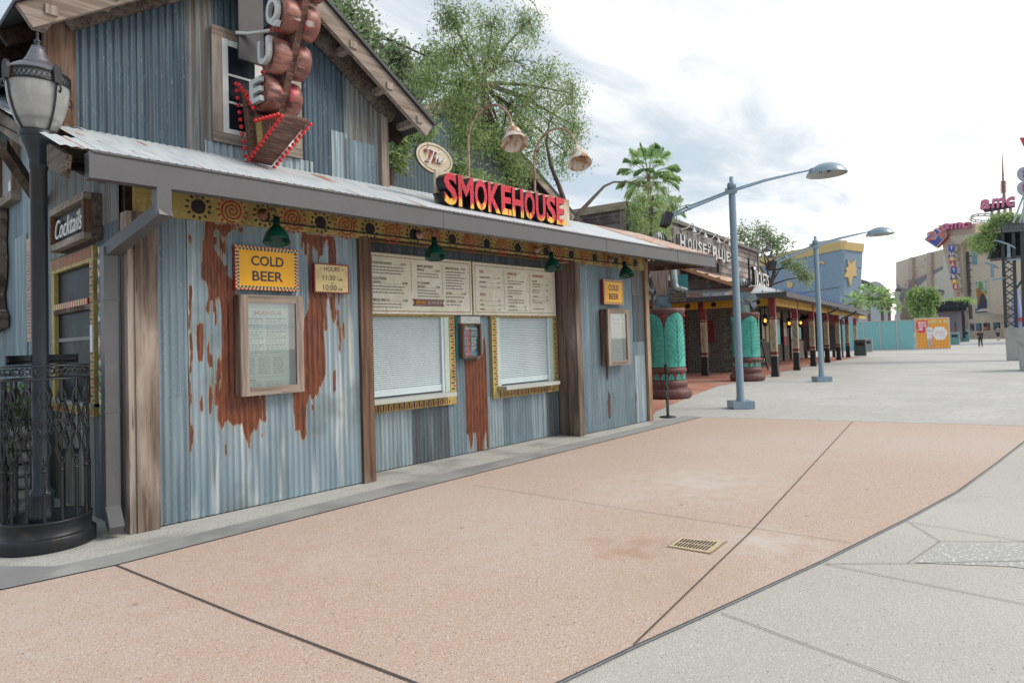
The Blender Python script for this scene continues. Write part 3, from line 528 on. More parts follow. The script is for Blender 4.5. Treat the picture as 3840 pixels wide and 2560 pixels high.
# serving windows
def dashes(mb, fr, x0, x1, z0, z1, d, vert=True):
    """alternating brush strokes, black outside and red inside"""
    a, b = (z0, z1) if vert else (x0, x1); n = max(2, int((b-a)/.043))
    for i in range(n):
        t = a+(b-a)*(i+.5)/n; h = .0105; red = i % 2; j = random.uniform(-.006, .006)
        if vert: lo, hi = (x0+.012+(.03 if red else 0), x1-.004-(0 if red else .02)); q = [(lo+j, t-h), (hi+j, t-h*.7), (hi+j, t+h), (lo+j, t+h*.9)]
        else: lo, hi = (z0+.004, z1-.012-(.03 if red else 0)); q = [(t-h+j*.3, lo), (t+h+j*.3, lo+.006), (t+h*.8+j*.3, hi), (t-h*.9+j*.3, hi)]
        mb.prism(q, fr, d-.002, d+.0015, red_p if red else black_p)
def serving_window(ox0, ox1, cx0, cx1, lab, left_trim=True):
    fr = FW(7.24); z0, z1 = .985, 2.085; mb = MB()
    tw = .115
    mb.rect(fr, ox0-.10-tw, ox1+.14+tw, z1, z1+.03, .0, .05, yellow_trim)
    for a, b in ((ox0-.08-tw, ox0-.08), (ox1+.14, ox1+.14+tw)):
        mb.rect(fr, a, b, .79, z1, 0, .05, yellow_trim); dashes(mb, fr, a+.02, b, z0+.01, z1, .05)
    mb.rect(fr, ox1, ox1+.05, z0, z1, -.02, .035, shutter_m); mb.rect(fr, ox1+.05, ox1+.14, z0, z1, -.02, .045, mint); mb.rect(fr, ox0-.08, ox0, z0, z1, -.02, .045, mint)
    mb.rect(fr, ox0-.08, ox1+.14, .79, .915, 0, .052, yellow_trim); dashes(mb, fr, ox0-.06, ox1+.13, .80, .905, .052, False)
    o = part(mb, 'serving_window', label=lab)
    mb = MB(); n = 34; mb.rect(fr, ox0, ox1, z0, z1, -.03, -.02, shutter_m)
    for i in range(n):
        za = z0+.115+(z1-z0-.115)*i/n; zb = z0+.115+(z1-z0-.115)*(i+1)/n
        vs = [fr(x, z, d) for x in (ox0, ox1) for z, d in ((za+.002, -.014), (za+.007, .003), ((za+zb)/2, .009), (zb-.004, .005), (zb, -.014))]
        mb.add(vs, [(k, 5+k, 6+k, k+1) for k in range(4)], shutter_m, True)
    mb.rect(fr, ox0, ox1, z0+.02, z0+.115, -.02, .016, shutter_m); mb.rect(fr, ox0, ox1, z0+.001, z0+.02, -.02, .004, black_p); part(mb, 'roller_shutter', o)
    mb = MB(); mb.box(cx0, cx1, 6.99, 7.24, .927, .984, steel); part(mb, 'counter', o)
serving_window(5.02, 6.42, 4.93, 6.50, 'serving window nearer the rusted wall'); serving_window(7.67, 8.90, 7.57, 8.935, 'serving window farther along the bay')
# side wall, facing the lamp post
mb = MB(); fs = SW(2.13)
def sp(y0, y1, z0, z1, m, d=0.): corr(mb, frame((2.13-d, 0, 0), (0, -1, 0), (-1, 0, 0)), -y1, -y0, z0, z1, m, .068, .008)
corr(mb, frame((2.13, 0, 0), (0, -1, 0), (-1, 0, 0)), -7.9, -6.98, .02, 0, corr_dark, .068, .008, top=lambda x: rz(-x)-.05); corr(mb, frame((2.126, 0, 0), (0, -1, 0), (-1, 0, 0)), -7.9, -6.98, 3.0, 0, corr_brown, .068, .008, top=lambda x: rz(-x)-.05); sp(7.8, 9.6, .02, 1.1, corr_brown, .003); sp(7.8, 9.6, 2.85, 4.2, corr_brown, .002); sp(9.45, 10.1, .02, 4.9, corr_blue, .004); sp(10.05, 10.9, .02, 5, corr_light, .0); sp(10.9, 13.5, .02, 5.6, corr_blue, .003); sp(10.6, 11.3, 1.7, 3.35, corr_light, .012)
mb.box(2.145, 2.19, 6.99, 14, .02, 3.4, dark_int); part(mb, 'side_wall')
mb = MB(); fr = fs; y0, y1, z0, z1 = 7.65, 9.28, 1.16, 2.816
mb.rect(fr, -y1, -y0, z1-.16, z1, 0, .05, yellow_trim); mb.rect(fr, -y1, -y1+.13, z0, z1-.16, 0, .045, yellow_trim); mb.rect(fr, -y0-.12, -y0, z0, z1-.16, 0, .05, yellow_trim); mb.rect(fr, -y1, -y0, z0-.10, z0, 0, .06, yellow_trim)
for i in range(34):
    x = -y1+.03+i*.046; mb.rect(fr, x, x+.022, z1-.12, z1-.005, .05, .052, maroon_p if i % 2 else red_p)
dashes(mb, fr, -y0-.12, -y0, z0, z1-.17, .05); dashes(mb, fr, -y1+.01, -y0-.02, z0-.095, z0-.01, .06, False)
mb.rect(fr, -y0-.115, -y0-.03, 1.72, 2.0, .05, .0535, white_p)
for i in range(30):
    x = -y1+.13+i*.043; mb.rect(fr, x, x+.0425, 2.225, 2.29, .0, .046, red_p if i % 2 else cream)
mb.rect(fr, -y1+.13, -y0-.12, 2.17, 2.222, 0, .05, wood_brown); mb.rect(fr, -y1+.13, -y0-.12, 1.85, 1.89, 0, .02, gutter_m); mb.rect(fr, -y1, -y0, z0-.002, z0+.03, .0, .085, steel)
o = part(mb, 'side_window'); mb = MB(); mb.rect(fr, -y1+.13, -y0-.12, z0+.03, z1-.16, -.012, -.004, pane_m); part(mb, 'pane', o)
mb = MB(); fr = SW(2.13); wy = (10.9, 12.1); mb.rect(fr, -12.1, -10.95, 3.85, 3.97, 0, .12, wood_x); mb.rect(fr, -11.07, -10.95, 3.97, 4.75, 0, .1, wood_red); mb.rect(fr, -12.1, -11.98, 3.97, 4.75, 0, .1, wood_red)
o = part(mb, 'side_window'); mb = MB(); mb.rect(fr, -11.98, -11.07, 3.97, 4.75, .02, .03, M('painted_sky_reflection_pane', (.55, .58, .60), rough=.08)); part(mb, 'pane', o)  # pale base colour stands in for the sky mirrored in the pane

# ---------------------------------------------------------------- signs and fittings on the building
def checker_border(mb, fr, x0, x1, z0, z1, w, d, ca, cb, n):
    """a border of alternating blocks"""
    nx_ = n; nz_ = max(3, int(round(n*(z1-z0)/(x1-x0))))
    for k in range(nx_):
        a, b = x0+(x1-x0)*k/nx_, x0+(x1-x0)*(k+1)/nx_
        for za, zb, s in ((z1-w, z1, 0), (z0, z0+w, 1)): mb.rect(fr, a, b, za, zb, d-.004, d, ca if (k+s) % 2 else cb)
    for k in range(nz_):
        a, b = z0+w+(z1-z0-2*w)*k/nz_, z0+w+(z1-z0-2*w)*(k+1)/nz_
        for xa, xb, s in ((x0, x0+w, 0), (x1-w, x1, 1)): mb.rect(fr, xa, xb, a, b, d-.004, d, ca if (k+s) % 2 else cb)
def cold_beer(x0, x1, z0, z1, n, label):
    Y = 6.80; fr = FW(Y); t = thing('beer_sign', label, 'sign', ((x0+x1)/2, Y, z0), 0, 'yellow beer signs'); d = .05; w_ = .022
    mb = MB(); mb.rect(fr, x0, x1, z0, z1, 0, d-.004, red_p)
    checker_border(mb, fr, x0, x1, z0, z1, w_, d, red_p, cream, n); checker_border(mb, fr, x0+w_, x1-w_, z0+w_, z1-w_, w_, d-.0005, black_p, cream, n); 
    mb.rect(fr, x0+2*w_, x1-2*w_, z0+2*w_, z1-2*w_, d-.004, d-.001, sign_yellow); part(mb, 'board', t)
    mb = MB(); c = (x0+x1)/2; h = (z1-z0); wd = (x1-x0)
    mb.text('COLD', fr, c, z0+h*.56, h*.23, ink_dark, w=wd*.52, d=d+.001, bold=.022); mb.text('BEER', fr, c, z0+h*.21, h*.23, ink_dark, w=wd*.49, d=d+.001, bold=.022); part(mb, 'lettering', t)
cold_beer(3.145, 3.87, 2.335, 2.807, 34, 'larger yellow COLD BEER sign with chequered border on the rusted wall')
cold_beer(10.02, 10.68, 2.32, 2.785, 30, 'yellow COLD BEER sign on the far blue grey panel, above the narrow menu case')
fr = FW(6.80); t = thing('hours_sign', 'small cream opening HOURS sign with red and black edging on the rusted wall', 'sign', (4.31, 6.8, 2.33))
mb = MB(); x0, x1, z0, z1 = 4.08, 4.553, 2.332, 2.682; mb.rect(fr, x0, x1, z0, z1, 0, .036, maroon_p); checker_border(mb, fr, x0, x1, z0, z1, .016, .04, red_p, black_p, 34); mb.rect(fr, x0+.016, x1-.016, z0+.016, z1-.016, .03, .039, cream); part(mb, 'board', t)
mb = MB(); c = 4.3165; d = .0405
for s, x, z, h, wd in (('HOURS', c, 2.592, .052, .215), ('11:30', c-.04, 2.483, .062, .165), ('A.M.', c+.11, 2.483, .026, .07), ('- TO -', c, 2.442, .018, .075), ('10:00', c-.03, 2.365, .068, .18), ('P.M.', c+.115, 2.365, .028, .062)): mb.text(s, fr, x, z, h, ink_dark, w=wd, d=d, bold=.008)
for sx in (-1, 1): mb.prism([(c+sx*.125, 2.612), (c+sx*.15, 2.622), (c+sx*.165, 2.615), (c+sx*.148, 2.612)], fr, d-.001, d+.0005, ink_dark)
part(mb, 'lettering', t)
def scribble(mb, fr, x0, x1, z, h, m, d):
    """a line of print too small to read: word-long strokes"""
    x = x0
    while x < x1-.006:
        w_ = min(random.uniform(.018, .055), x1-x); mb.add([fr(x, z, d), fr(x+w_, z, d), fr(x+w_, z+h, d), fr(x, z+h, d)], [(0, 1, 2, 3)], m); x += w_+.009
def menu_case(x0, x1, z0, z1, Yf, label, sx):
    Yw = 6.83; fr = FW(Yw); D = Yw-Yf; t = thing('menu_case', label, 'menu case', ((x0+x1)/2, Yw, z0), 0, 'framed menu cases'); w_ = .085
    mb = MB(); mb.rect(fr, x0+.01, x1-.01, z0+.01, z1-.01, 0, .02, wood_grey)
    for a, b, c, e in ((x0, x0+.02, z0, z1), (x1-.02, x1, z0, z1), (x0+.02, x1-.02, z0, z0+.02), (x0+.02, x1-.02, z1-.02, z1)): mb.rect(fr, a, b, c, e, 0, D-.03, wood_red)
    part(mb, 'cabinet', t); mb = MB()
    mb.rect(fr, x0, x0+w_, z0, z1, D-.03, D, wood_grey); mb.rect(fr, x1-w_, x1, z0, z1, D-.03, D, wood_grey); mb.rect(fr, x0+w_, x1-w_, z1-w_, z1, D-.03, D-.001, wood_x); mb.rect(fr, x0+w_, x1-w_, z0, z0+w_, D-.03, D-.001, wood_x)
    part(mb, 'door_frame', t)
    mb = MB(); px1 = x1-w_-.06; mb.rect(fr, x0+.03, px1, z0+w_-.03, z1-w_+.03, D*.55, D*.55+.003, paper); mb.rect(fr, px1, x1-.03, z0+w_-.05, z1-w_+.05, .02, .024, plain('case_lining', (.5, .55, .58), .5, 0, .03)); pp = part(mb, 'menu_sheet', t)
    mb = MB(); d = D*.55+.0045; a, b = x0+.055, px1-.03; H = z1-z0
    mb.text('SMOKEHOUSE', fr, (a+b)/2+.03, z1-w_-.125, .045, ink_red, w=(b-a)*.68, d=d, bold=.02)
    m_ = (a+b)/2; zz = z1-w_-.17
    for k in range(17):
        if k in (3, 6, 9, 12): zz -= .008
        hd = k in (0, 3, 6, 9, 12); scribble(mb, fr, a, m_-.02-(.05 if k % 3 == 2 else 0), zz, .009 if hd else .006, ink_dark if hd else ink_grey, d); scribble(mb, fr, m_+.01, b-(.06 if k % 3 == 1 else 0), zz-.003, .009 if hd else .006, ink_dark if hd else ink_grey, d); zz -= .021
    for z in (zz-.012, zz-.235): mb.add([fr(a, z, d), fr(b, z, d), fr(b, z+.002, d), fr(a, z+.002, d)], [(0, 1, 2, 3)], ink_red)
    zz -= .04
    for k in range(8):
        m0 = ink_red if k == 0 else ink_grey
        for q in range(3): scribble(mb, fr, a+(b-a)*q/3, a+(b-a)*(q+.75)/3, zz, .007, m0 if q != 1 else ink_grey, d)
        zz -= .023
    zz -= .05; scribble(mb, fr, a, a+.13, zz, .011, ink_red, d)
    for k in range(4): zz -= .024; scribble(mb, fr, a, m_-.05, zz, .006, ink_grey, d); scribble(mb, fr, m_, b-.05, zz, .006, ink_grey, d)
    part(mb, 'lettering', pp)
    mb = MB(); mb.rect(fr, x0+w_-.005, x1-w_+.005, z0+w_-.005, z1-w_+.005, D-.018, D-.014, glass('case_glass')); part(mb, 'glass', t)
menu_case(3.16, 3.88, 1.205, 2.277, 6.68, 'weathered wood menu case below the larger beer sign, rust streaks around it', 0)
menu_case(9.97, 10.69, 1.19, 2.23, 6.65, 'narrow looking wood menu case on the far blue grey panel', 0)
# menu boards over the serving windows
def menu_board(x0, x1, label, kind):
    Y = 7.2; fr = FW(Y); z0, z1 = 2.108, 2.945; t = thing('menu_board', label, 'menu board', ((x0+x1)/2, Y, z0), 0, 'menu boards over the windows'); D = .06
    mb = MB(); mb.rect(fr, x0, x1, z0, z1, 0, D-.008, menu_edge); e = .045 if kind else .04
    mb.rect(fr, x0+.012, x1-.012, z0+.012, z1-.012, D-.009, D-.004, menu_paper)
    mm = menu_edge if kind else plain('menu_border_brown', (.28, .15, .11), .6)
    for a, b, c, f_ in ((x0+e, x1-e, z1-e-.018, z1-e), (x0+e, x1-e, z0+e, z0+e+.018), (x0+e, x0+e+.018, z0+e+.018, z1-e-.018), (x1-e-.018, x1-e, z0+e+.018, z1-e-.018)):
        n = int(max(b-a, f_-c)/.022)
        for k in range(n):
            if b-a > f_-c: mb.rect(fr, a+(b-a)*k/n, a+(b-a)*(k+.62)/n, c, f_, D-.005, D-.003, mm)
            else: mb.rect(fr, a, b, c+(f_-c)*k/n, c+(f_-c)*(k+.62)/n, D-.005, D-.003, mm)
    d = D-.001
    def T(s, x, z, h=.036, m=ink_dark, w_=None, al='l'): mb.text(s, fr, x, z, h, m, w=w_ if w_ else len(s)*h*.44, d=d, bold=.012, al=al)
    def lines(x, z, n, wd):
        for k in range(n): scribble(mb, fr, x, x+wd*random.uniform(.75, 1), z-k*.041, .015, ink_grey, d)
    def dots(xa, xb, z):
        mb.add([fr(xa, z, d), fr(xb, z, d), fr(xb, z+.003, d), fr(xa, z+.003, d)], [(0, 1, 2, 3)], ink_grey)
    def vbar(x, za, zb): mb.add([fr(x, za, d), fr(x+.004, za, d), fr(x+.004, zb, d), fr(x, zb, d)], [(0, 1, 2, 3)], ink_dark)
    if kind == 0:
        c0, c1, c2 = x0+.06, x0+.82, x0+1.36
        def item(x, z, ls, price, xr, n):
            for i, s in enumerate(ls): T(s, x, z-i*.052)
            zz = z-(len(ls)-1)*.052; T(price, xr, zz, .034, ink_dark, .085, 'r'); dots(x+len(ls[-1])*.0165, xr-.095, zz+.002); lines(x, zz-.043, n, xr-x)
        item(c0, z1-.16, ['PULLED PORK SANDWICH'], '8.99', c0+.56, 3); item(c0, z1-.37, ['PULLED CHICKEN', 'SANDWICH'], '8.99', c0+.58, 3); item(c0, z1-.66, ['SMOKED TURKEY LEG'], '9.99', c0+.58, 2)
        item(c1, z1-.16, ['SMOKED BEEF BRISKET', 'SANDWICH'], '12.99', c1+.42, 2); item(c1, z1-.40, ['ST. LOUIS RIBS', 'HALF RACK'], '13.99', c1+.42, 3)
        item(c2, z1-.16, ['SMOKEHOUSE NACHOS'], '9.99', c2+.40, 7); item(c2, z1-.53, ['HOT DOG'], '6.99', c2+.40, 1); item(c2, z1-.65, ['SOFT PRETZEL'], '3.50', c2+.32, 1)
        vbar(c1-.11, z1-.52, z1-.09); vbar(c2-.07, z1-.55, z1-.09)
        bx0, bx1, bz0, bz1 = c1-.10, c1+.50, z0+.125, z0+.225; mb.prism([(bx0, bz0), (bx1, bz0), (bx1-.03, (bz0+bz1)/2), (bx1, bz1), (bx0, bz1), (bx0+.035, (bz0+bz1)/2)], fr, d-.003, d-.0005, plain('ribbon_maroon', (.15, .032, .045), .6, 0, .03))
        mb.text('HAPPY HOUR', fr, bx0+.065, bz0+.03, .042, sign_yellow, w=.185, d=d+.0008, bold=.015, al='l'); mb.text('DAILY FROM 3PM-5PM', fr, bx0+.275, bz0+.03, .042, offwhite, w=.28, d=d+.0008, bold=.015, al='l')
        for z in (bz0+.014, bz1-.017): mb.add([fr(bx0+.05, z, d+.0006), fr(bx1-.05, z, d+.0006), fr(bx1-.05, z+.004, d+.0006), fr(bx0+.05, z+.004, d+.0006)], [(0, 1, 2, 3)], offwhite)
    else:
        c0, c1, c2 = x0+.15, x0+.80, x0+1.42
        def it(x, z, s, price, xr, h=.028): T(s, x, z, h); T(price, xr, z, h, ink_dark, .05, 'r'); dots(x+len(s)*h*.45, xr-.055, z+.002)
        T('SIDES', c0, z1-.17, .045, ink_red, .10); it(c0, z1-.25, 'HOUSEMADE COLE SLAW', '1.99', c0+.46); it(c0, z1-.325, 'BAKED BEANS', '1.99', c0+.46); it(c0, z1-.40, 'POTATO CHIPS', '1.99', c0+.46)
        T('SWEETS', c0, z1-.53, .045, ink_red, .13); it(c0, z1-.61, 'CANDY', '2.00', c0+.46); it(c0, z1-.68, 'COOKIES', '1.25', c0+.46); it(c0, z1-.75, 'BROWNIES', '1.25', c0+.46)
        T('BEVERAGES', c1, z1-.17, .045, ink_red, .22); T('BEER', c1, z1-.225, .028); lines(c1, z1-.275, 2, .44); T('WHITE WINE', c1, z1-.38, .028); lines(c1, z1-.43, 2, .44); T('RED WINE', c1, z1-.535, .028); lines(c1, z1-.585, 2, .44); it(c1, z1-.695, 'COKE PRODUCTS', '2.25', c1+.45); it(c1, z1-.755, 'DASANI BOTTLED WATER', '3.50', c1+.45, .026)
        T("CHILDREN'S MENU", c2, z1-.17, .045, ink_red, .30); T('MINI SMOKED', c2, z1-.255, .026); it(c2, z1-.305, 'PULLED PORK SLIDER', '6.99', c2+.42, .026); lines(c2, z1-.34, 1, .24); it(c2, z1-.405, 'ALL BEEF HOT DOG', '6.99', c2+.42, .026); lines(c2, z1-.44, 1, .24); it(c2, z1-.515, 'COKE PRODUCTS', '1.99', c2+.42, .026); it(c2, z1-.575, 'JUICE', '2.50', c2+.42, .026); lines(c2, z1-.61, 1, .32); lines(c2, z1-.72, 1, .32)
        vbar(c1-.09, z1-.75, z1-.1); vbar(c2-.075, z1-.76, z1-.1)
    part(mb, 'board', t)
menu_board(5.12, 7.02, 'wide aged menu board of sandwiches and ribs with a maroon happy hour ribbon', 0); menu_board(7.035, 9.085, 'aged menu board with red headings for sides, beverages and sweets', 1)
# happy hour poster box between the windows
t = thing('poster_box', 'narrow happy hour poster in a wood box between the two serving windows', 'poster', (6.96, 7.22, 1.46)); fr = FW(7.22)
mb = MB(); mb.rect(fr, 6.70, 7.19, 1.44, 2.10, 0, .025, M('turquoise_board', (.035, .22, .25), [((.02, .12, .14), (12, 12, 5), .45, .7)], .6)); mb.rect(fr, 6.74, 7.15, 1.985, 2.095, .025, .10, M('diamond_plate', (.45, .48, .47), [((.3, .33, .32), (40, 40, 40), .5, .62)], .35, .4))
for a, b, c, e in ((6.755, 6.785, 1.46, 1.985), (7.125, 7.155, 1.46, 1.985), (6.785, 7.125, 1.46, 1.49), (6.785, 7.125, 1.965, 1.985)): mb.rect(fr, a, b, c, e, .025, .12, wood_red)
part(mb, 'case', t); mb = MB(); mb.rect(fr, 6.785, 7.125, 1.49, 1.965, .03, .075, M('poster_blue', (.03, .075, .095), [((.10, .2, .26), (6, 6, 6), .45, .7)], .35))
cupo = plain('cup_orange', (.50, .10, .06), .5); cupb = plain('cup_blue', (.18, .20, .36), .5)
for z, x in ((1.845, 6.86), (1.765, 6.85), (1.68, 6.865), (1.595, 6.855), (1.53, 6.87)):
    mb.prism([(x-.01, z-.04), (x+.075, z-.032), (x+.075, z+.032), (x-.01, z+.04)], fr, .075, .077, cupo); mb.prism([(x-.01+.034*math.cos(a), z+.04*math.sin(a)) for a in np.linspace(0, 6.283, 15)[:-1]], fr, .0765, .0785, cupb)
mb.text('HAPPY HOUR', fr, 6.965, 1.885, .036, offwhite, w=.26, d=.079, bold=.01); mb.text('10AM-5PM', fr, 7.03, 1.835, .024, offwhite, w=.14, d=.079); mb.text('EVERY DAY', fr, 7.03, 1.80, .024, offwhite, w=.14, d=.079)
for k in range(9): scribble(mb, fr, 6.97, 7.09-(k % 3)*.02, 1.76-k*.022, .008, offwhite, .079)
mb.prism([(6.84, 1.93), (6.87, 1.955), (6.90, 1.93), (6.87, 1.92)], fr, .075, .079, sign_yellow); part(mb, 'poster', t)
# green enamel shades on goosenecks
proto = None
def gooseneck():
    t = thing('gooseneck_lamp', '', 'lamp', (0, 0, 0), 0, 'green enamel lamps along the frieze')
    mb = MB(); mb.lathe([(.0, 0), (.055, .0), (.06, .02), (.035, .05), (.0, .06)], rust_pipe, (0, 0, 0), 14, axis=Matrix.Rotation(R(90), 3, 'X')); mb.tube([(0, -.03, 0), (0, -.12, .03), (0, -.2, .04), (0, -.27, .02), (0, -.31, -.04), (.0, -.32, -.1)], .014, rust_pipe); mb.build('arm', t)
    mb = MB(); ax = Matrix.Rotation(R(-14), 3, 'X') @ Matrix.Rotation(R(8), 3, 'Y')
    mb.lathe([(.0, .0), (.034, .0), (.037, -.085), (.045, -.105), (.072, -.13), (.105, -.175), (.128, -.235), (.137, -.275), (.142, -.283), (.136, -.28), (.122, -.235), (.098, -.175), (.06, -.13)], green_enamel, (0, -.31, -.075), 28, axis=ax)
    mb.build('shade', t); return t
GL = ['green enamel gooseneck lamp above the larger beer sign', 'green enamel gooseneck lamp over the wider menu board', 'green enamel gooseneck lamp at the far end of the menu boards, by the brown post', 'smallest looking green gooseneck lamp, above the far beer sign']
for i, x in enumerate((3.47, 5.68, 8.14, 10.3)):
    o = gooseneck() if i == 0 else copy_tree(proto)
    proto = proto or o; o.location = (x, 6.78, 3.165); o['label'] = GL[i]
mb = MB(); mb.tube([(3.47, 6.765, 3.10), (11.2, 6.765, 3.10)], .009, black_p, 6); part(mb, 'conduit')

# ---------------------------------------------------------------- roof signs
def flame_mat():
    m = M('red_and_flame_enamel', (.55, .012, .03), rough=.35); t = m.node_tree; p = next(n for n in t.nodes if n.type == 'BSDF_PRINCIPLED')
    g = t.nodes.new('ShaderNodeNewGeometry'); sx = t.nodes.new('ShaderNodeSeparateXYZ'); t.links.new(g.outputs['Position'], sx.inputs[0])
    def mm(op, a, b, c=None):
        n = t.nodes.new('ShaderNodeMath'); n.operation = op
        for i, v in enumerate((a, b, c)):
            if v is None: continue
            if isinstance(v, (int, float)): n.inputs[i].default_value = v
            else: t.links.new(v, n.inputs[i])
        return n.outputs[0]
    def nz(sc, loc):
        mp = t.nodes.new('ShaderNodeMapping'); mp.inputs['Scale'].default_value = sc; mp.inputs['Location'].default_value = loc; t.links.new(g.outputs['Position'], mp.inputs[0])
        n = t.nodes.new('ShaderNodeTexNoise'); n.inputs['Scale'].default_value = 1; n.inputs['Detail'].default_value = 1.5; n.inputs['Distortion'].default_value = .6; t.links.new(mp.outputs[0], n.inputs[0]); return n.outputs[0]
    h = mm('SUBTRACT', 3.61, sx.outputs[2]); h = mm('MULTIPLY_ADD', nz((17, 0, 3.2), (0, 0, 0)), .42, mm('SUBTRACT', h, .19))
    f1 = mm('GREATER_THAN', h, 0.); f2 = mm('GREATER_THAN', h, .03)
    v = t.nodes.new('ShaderNodeTexVoronoi'); v.inputs['Scale'].default_value = 1; v.inputs['Randomness'].default_value = .0
    mp = t.nodes.new('ShaderNodeMapping'); mp.inputs['Scale'].default_value = (19, 0, 17); t.links.new(g.outputs['Position'], mp.inputs[0]); t.links.new(mp.outputs[0], v.inputs[0])
    dt_ = mm('LESS_THAN', v.outputs[0], .22)
    def mix(f, a, b):
        x = t.nodes.new('ShaderNodeMix'); x.data_type = 'RGBA'; t.links.new(f, x.inputs[0])
        for i, c in ((6, a), (7, b)):
            if isinstance(c, tuple): x.inputs[i].default_value = (*c, 1)
            else: t.links.new(c, x.inputs[i])
        return x.outputs[2]
    c = mix(dt_, (.60, .016, .04), (.30, .012, .03)); c = mix(f1, c, (.72, .17, .02)); c = mix(f2, c, (.86, .50, .05)); t.links.new(c, p.inputs['Base Color']); return m
t = thing('smokehouse_sign', 'long rusty SMOKEHOUSE signboard with red flame letters standing on the porch roof', 'sign', (7.3, 6.65, 3.58))
mb = MB(); fr = FW(6.66); mb.rect(fr, 5.87, 8.86, 3.545, 4.06, 0, .05, rust_board); part(mb, 'board', t)
for x in (6.3, 7.4, 8.5): mb = MB(); mb.bar((x, 6.9, 3.72), (x, 6.70, 3.98), .03, .03, rust_pipe); part(mb, 'strut', t)
fm = flame_mat(); lx = 5.845; fr = FW(6.61); kw = .93
wd = dict(S=.255, M=.32, O=.27, K=.275, E=.235, H=.28, U=.26)
for ch in 'SMOKEHOUSE':
    mb = MB(); mb.text(ch, fr, lx, 3.555, .435, fm, w=wd[ch]*.99*kw, d=.02, bold=.035, al='l', ext=.17, side=black_p); part(mb, 'letter', t); lx += (wd[ch]+.020)*kw
mb = MB(); mb.rect(fr, 5.88, 8.50, 3.55, 3.575, .0, .12, black_p); mb.tube([(5.86, 6.62, 3.72), (5.80, 6.58, 3.70), (5.77, 6.5, 3.62), (5.76, 6.45, 3.56)], .014, black_p); part(mb, 'bracket_rail', t)
# oval sign
t = thing('oval_sign', 'small rusty oval sign with neon script above the end of the long signboard', 'sign', (5.86, 6.7, 4.06)); tl = R(-6)
fr = frame((5.88, 6.68, 4.215), (math.cos(tl), 0, -math.sin(R(4))), (0, -1, 0), (math.sin(R(4)), 0, 1))
ov = lambda a, b: [(a*math.cos(k), b*math.sin(k)) for k in np.linspace(0, 2*math.pi, 41)[:-1]]
mb = MB(); mb.prism(ov(.325, .205), fr, 0, .05, rust_board, plain('dark_edge', (.10, .06, .045), .6))
for (a0, b0), (a1, b1) in zip(ov(.285, .168), ov(.285, .168)[1:]+ov(.285, .168)[:1]): mb.bar(fr(a0, b0, .05), fr(a1, b1, .05), .008, .006, black_p, up=(0, 1, 0))
part(mb, 'board', t); mb = MB(); mb.bar((5.95, 6.66, 4.04), (5.95, 6.66, 4.06), .06, .04, rust_pipe); mb.bar((5.92, 6.68, 3.98), (5.92, 6.68, 4.2), .04, .04, rust_pipe); part(mb, 'bracket', t)
SCR = {'The': [[(-.14, .045), (-.17, .075), (-.12, .1), (.02, .075), (.07, .105)], [(-.05, .085), (-.08, -.02), (-.115, -.085), (-.15, -.07)], [(.015, .11), (-.015, -.07)], [(-.01, -.03), (.02, .02), (.045, .01), (.035, -.06)], [(.06, -.03), (.105, .005), (.085, .03), (.06, 0), (.065, -.045), (.11, -.05), (.17, .03)]]}
for dx, dz_, m, r_ in ((-.035, -.01, red_p, .008), (.0, 0., white_p, .0085)):
    for st in SCR['The']:
        mb = MB(); mb.tube([fr(x+dx, z+dz_, .085 if m is white_p else .062) for x, z in st], r_, m, 6); part(mb, 'neon_tube', t)
# rusted arm lamps behind the signboard
def arm_lamp():
    t = thing('sign_lamp', '', 'lamp', (0, 0, 0), 0, 'rusted arm lamps over the signboard')
    pth = [(0, 0, 0), (0, 0, .60)]+[(0, -.43+.43*math.cos(a), .60+.43*math.sin(a)) for a in np.linspace(0, R(172), 14)[1:]]
    mb = MB(); mb.tube(pth, .018, rust_pipe, 10); mb.build('arm', t)
    e = pth[-1]; mb = MB(); ax = Matrix.Rotation(R(-20), 3, 'X') @ Matrix.Rotation(R(14), 3, 'Y')
    mb.lathe([(r_*.86, z_*.92) for r_, z_ in [(.0, .02), (.03, .0), (.042, -.05), (.05, -.10), (.085, -.125), (.118, -.165), (.128, -.21), (.118, -.245), (.165, -.285), (.20, -.345), (.212, -.385), (.214, -.395), (.2, -.385), (.15, -.30), (.11, -.23), (.05, -.13)]], rust_white, (e[0], e[1], e[2]+.02), 28, axis=ax); mb.build('shade', t); return t
a0 = arm_lamp(); a0.location = (6.61, 6.72, 4.0); a0['label'] = 'rusted gooseneck lamp arching over the signboard, the nearer of the two to the oval sign'
a1 = copy_tree(a0); a1.location = (8.10, 6.72, 4.0); a1['label'] = 'rusted gooseneck lamp arching over the far end of the signboard, lower against white sky'

# blade sign with bulbs
t = thing('blade_sign', 'tall weathered red blade sign of round letter pods and red bulbs ending in an arrow', 'sign', (3.9, 7.1, 3.78))
pod_m = M('worn_red_copper_painted_glints', (.22, .085, .065), [((.38, .18, .145), (3, 6, 6), .46, .62), ((.10, .04, .034), (3, 11, 9), .48, .64), ((.45, .05, .06), (4, 7, 5), .58, .70), ((.55, .45, .41), (2, 9, 9), .62, .72)], .42, .12)  # pale streaks are reflections put into the colour; red patches are worn paint
plank = M('worn_red_plank', (.155, .072, .05), [((.08, .04, .03), (4, 30, 30), .42, .62), ((.30, .11, .095), (3, 9, 9), .55, .75), ((.26, .17, .13), (5, 40, 40), .56, .7)], .7)
sl_ = (6.65-7.06)/(5.42-4.65)          # the column of letters leans out towards the street
yz = lambda z, o=0.: 7.06+sl_*(z-4.65)+o
fx = lambda X: frame((X, 0, 0), (0, -1, 0), (-1, 0, 0))
mb = MB()
